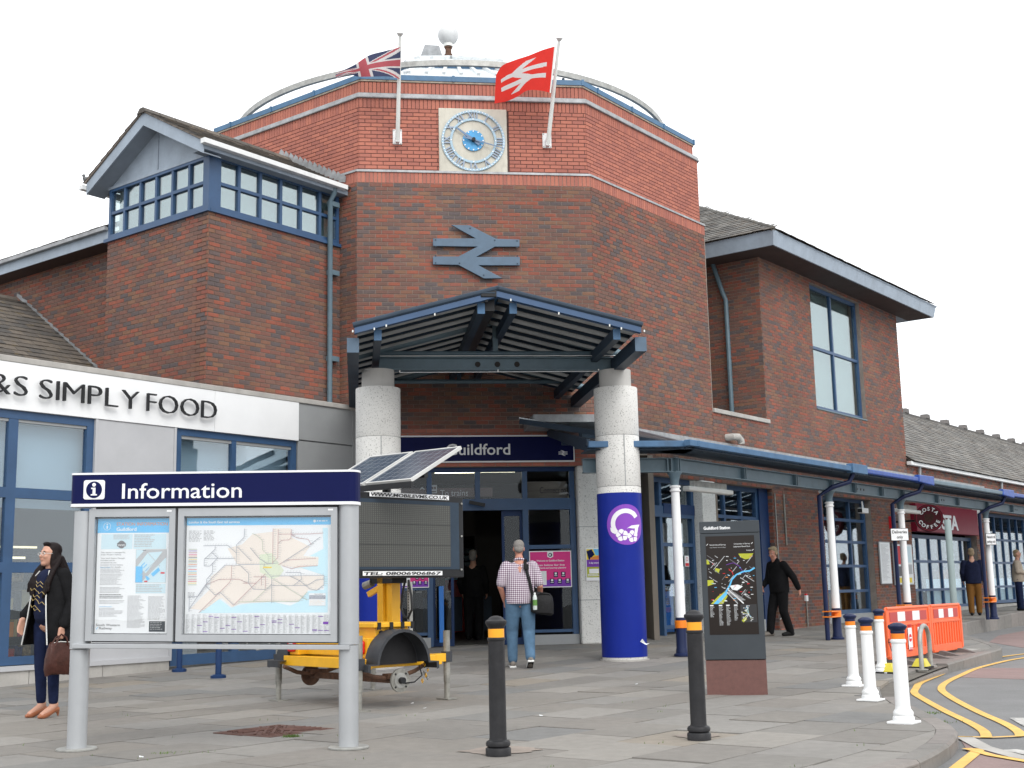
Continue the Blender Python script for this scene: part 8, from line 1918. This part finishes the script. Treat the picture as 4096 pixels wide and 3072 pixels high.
# --- man in black by the brick pier
bp = ground(3128, 2545); bf = Vector((-.86, -.5, 0)); blk = thing('person', tuple(bp), 'man in a black jacket and black trousers walking past the brick pier', 'person'); f = FrP(bp, bf, 1.0)
b = MB(f)
AL, KL, HL_ = (-.10, -.13, .10), (-.11, .02, .49), (-.09, 0, .93); AR, KR, HR = (.10, .22, .10), (.10, .14, .50), (.09, 0, .93)
for q in ((AL, KL, HL_), (AR, KR, HR)): limb(b, list(q), [.036, .052, .08])
limb(b, [(0, 0, .95), (0, .02, 1.2), (0, .03, 1.42)], [.13, .14, .10]); limb(b, [(0, .04, 1.40), (0, .10, 1.54)], [.062, .060])
limb(b, [(.20, .03, 1.40), (.27, .05, 1.13), (.24, .24, .98)], [.055, .045, .030]); limb(b, [(-.20, .03, 1.40), (-.30, -.13, 1.16), (-.33, -.22, .92)], [.055, .045, .030])
hand(b, (-.33, -.23, .91), (0, -.1, -1), 1, (1, .3, 0), .6); hand(b, (.24, .245, .97), (0, .3, -.9), -1, (-1, 0, 0), .6)
hb = MB(); C_ = f.w(0, .12, 1.645); P = head(hb, C_, f.f*.95+f.r*(-.2)+Vector((0, 0, -.28))); b.v += hb.v; off = len(b.v)-len(hb.v); b.f += [tuple(off+k for k in q) for q in hb.f]
skinmesh('body', b, M['skinred'], .009, blk, 5); eyes(P, blk)
b = MB(); hs(0, -.030, .062, .083, .094, .080, b); hs(0, -.058, .0, .078, .058, .075, b); hs(0, .05, .115, .05, .04, .025, b); hs(.07, -.01, .0, .015, .035, .05, b); hs(-.07, -.01, .0, .015, .035, .05, b); skinmesh('hair', b, M['hairfair'], .010, blk, 2)
b = MB(f)
for a, k_, h_ in ((AL, KL, HL_), (AR, KR, HR)): limb(b, [(a[0], a[1]-.01, a[2]), k_, h_], [.078, .092, .122])
ell(b, (0, 0, .96), (.19, .15, .13)); skinmesh('trousers', b, M['blackcloth'], .013, blk, 3)
b = MB(f)
torso(b, ((.86, .208, .165, 0.), (.95, .212, .172, .0), (1.07, .21, .175, .01), (1.18, .212, .17, .015), (1.3, .215, .152, .02), (1.39, .20, .125, .03), (1.45, .13, .09, .045), (1.49, .08, .075, .06)))
limb(b, [(.19, .03, 1.41), (.265, .05, 1.13), (.245, .2, 1.01)], [.085, .072, .056]); limb(b, [(-.19, .03, 1.41), (-.295, -.12, 1.16), (-.325, -.205, .95)], [.085, .072, .056])
limb(b, [(.05, .07, 1.50), (-.05, .07, 1.50)], [.055, .055]); skinmesh('jacket', b, M['blackcloth'], .013, blk, 3)
for a in (AL, AR):
    b = MB(f); limb(b, [(a[0], a[1]-.06, .05), (a[0], a[1]+.05, .055), (a[0], a[1]+.18, .04)], [.045, .048, .036]); skinmesh('shoe', b, M['greyshoe'] if a is AR else M['soleblack'], .010, blk, 2)
# --- far people
def far_person(pos, fwd, label, top, legs, hairm, Hs=1., arms='down', voxel=.016, bald=False):
    t = thing('person', tuple(pos), label, 'person'); f = FrP(pos, fwd, Hs); b = MB(f)
    for s_ in (-1, 1): limb(b, [(.10*s_, .04*s_, .08), (.10*s_, .03*s_, .5), (.09*s_, 0, .92)], [.04, .055, .08])
    limb(b, [(0, 0, .95), (0, 0, 1.4)], [.13, .11]); limb(b, [(0, 0, 1.4), (0, .02, 1.54)], [.06, .06])
    ends = []
    for s_ in (-1, 1):
        q = [(.2*s_, 0, 1.40), (.27*s_, -.02, 1.13), (.25*s_, .1, .92)] if arms == 'down' else [(.2*s_, 0, 1.40), (.26*s_, .02, 1.14), (.06*s_, .23, 1.10)]
        limb(b, q, [.055, .045, .03]); hand(b, q[2], Vector(q[2])-Vector(q[1]), s_, (-s_, 0, 0), .6); ends.append(q)
    hb = MB(); P = head(hb, f.w(0, .03, 1.66), f.f); b.v += hb.v; off = len(b.v)-len(hb.v); b.f += [tuple(off+k for k in q) for q in hb.f]
    skinmesh('body', b, M['skin'], .011, t, 4); eyes(P, t)
    b = MB(); hs2_ = globals()['hs']
    def h2(x, y, z, rx, ry, rz):
        n, k = 14, 9; v = []
        for i in range(k+1):
            a = math.pi*i/k; v += [P(x+rx*math.sin(a)*math.cos(2*math.pi*j/n), y+ry*math.sin(a)*math.sin(2*math.pi*j/n), z-rz*math.cos(a)) for j in range(n)]
        b.add(v, [(i*n+j, i*n+(j+1) % n, (i+1)*n+(j+1) % n, (i+1)*n+j) for i in range(k) for j in range(n)], None)
    h2(0, -.03, .055, .083, .094, .08); h2(0, -.055, -.01, .08, .06, .09); skinmesh('hair', b, M[hairm], .012, t, 2)
    b = MB(f)
    for s_ in (-1, 1): limb(b, [(.10*s_, .04*s_, .10), (.10*s_, .03*s_, .5), (.09*s_, 0, .92)], [.075, .09, .118])
    ell(b, (0, 0, .96), (.185, .145, .13)); skinmesh('trousers', b, M[legs], voxel, t, 3)
    b = MB(f)
    torso(b, ((.84, .205, .16, 0.), (1.05, .205, .165, 0), (1.2, .21, .155, 0), (1.34, .205, .135, 0), (1.42, .15, .10, 0), (1.48, .075, .07, .01)))
    for q in ends: limb(b, [q[0], q[1], tuple(Vector(q[1]).lerp(Vector(q[2]), .85))], [.08, .07, .055])
    skinmesh('jacket', b, M[top], voxel, t, 3)
    for s_ in (-1, 1): b = MB(f); limb(b, [(.10*s_, .04*s_-.05, .045), (.10*s_, .04*s_+.15, .04)], [.045, .036]); skinmesh('shoe', b, M['soleblack'], .012, t, 2)
    return t
q = FR.pl(3905, 2470, -1.6); p = FR.w(q[0], -1.6, 0); far_person((p.x, p.y, gz(p.x, p.y)), (.3, 1), 'person in a navy jacket and brown trousers half hidden by the right hand column', 'navycloth', 'browncloth', 'hairfair', 1.0)
q = FR.pl(4085, 2450, -1.7); p = FR.w(q[0], -1.7, 0); far_person((p.x, p.y, gz(p.x, p.y)), (.9, -.5), 'fair-haired woman in a beige coat with folded arms at the right edge', 'beigecloth', 'denimdark', 'hairfair', .98, 'fold')
q = FR.pl(3765, 2330, 1.0); p = FR.w(q[0], 1.0, 0); far_person((p.x, p.y, .15), (-.6, -.8), 'dark-haired customer in an orange top behind the coffee shop glass', 'orangeprint', 'denimdark', 'hairdark', .95)
q = FF.pl(1893, 2330, 3.1); p = FF.w(q[0], 3.1, 0); far_person((p.x, p.y, .2), (.2, 1), 'grey-haired person in dark clothes walking through the unlit hall', 'blackcloth', 'blackcloth', 'hairgrey', 1.0)
# ---------------------------------------------------------------- lay the bricks and slates: the 300 that show largest singly, the rest as one part
def seen(p):
    d = Vector(p)-CAMP; z = d.dot(FW); return -20 < 2048+FPX*d.dot(RT)/z < 4110 and -20 < 1536-FPX*d.dot(UP)/z < 3090, z
def flush(items, put, centre, bi, ci, name, many):
    groups = {}
    for it in items: groups.setdefault(it[bi], []).append(it)
    for bld, L in groups.items():
        sc = []
        for it in L:
            c = centre(it); v, z = seen(c); sc.append((not (it[ci] and v), z, it))
        sc.sort(key=lambda s: (s[0], s[1])); rest = {}
        for k, (no, z, it) in enumerate(sc):
            if k < 300 and not no: mb = MB(it[0]) if name == 'brick' else MB(); put(mb, it); mb.build(name, bld, recalc=False)
            else: rest.setdefault(id(it[0]) if name == 'brick' else 0, []).append(it)
        big = MB()
        for its in rest.values():
            mb = MB(its[0][0]) if name == 'brick' else MB()
            for it in its: put(mb, it)
            o = len(big.v); big.v += mb.v
            for q, mi, t in zip(mb.f, mb.mi, mb.t): big.f.append(tuple(o+k for k in q)); big.mi.append(big.mi_(mb.mats[mi])); big.t.append(t); big.sm.append(False)
        if big.v: tag(big.build(many, bld, recalc=False), kind='stuff')
def bc(b): return b[0].w((b[1]+b[2])/2, b[5], (b[3]+b[4])/2)
flush(BRICKS, put_brick, bc, 8, 9, 'brick', 'bricks')
flush(SLATES, put_slate, lambda s: s[0]+s[1]*((s[4]+s[5])/2)+s[2]*((s[6]+s[7])/2), 10, 11, 'slate', 'slates')
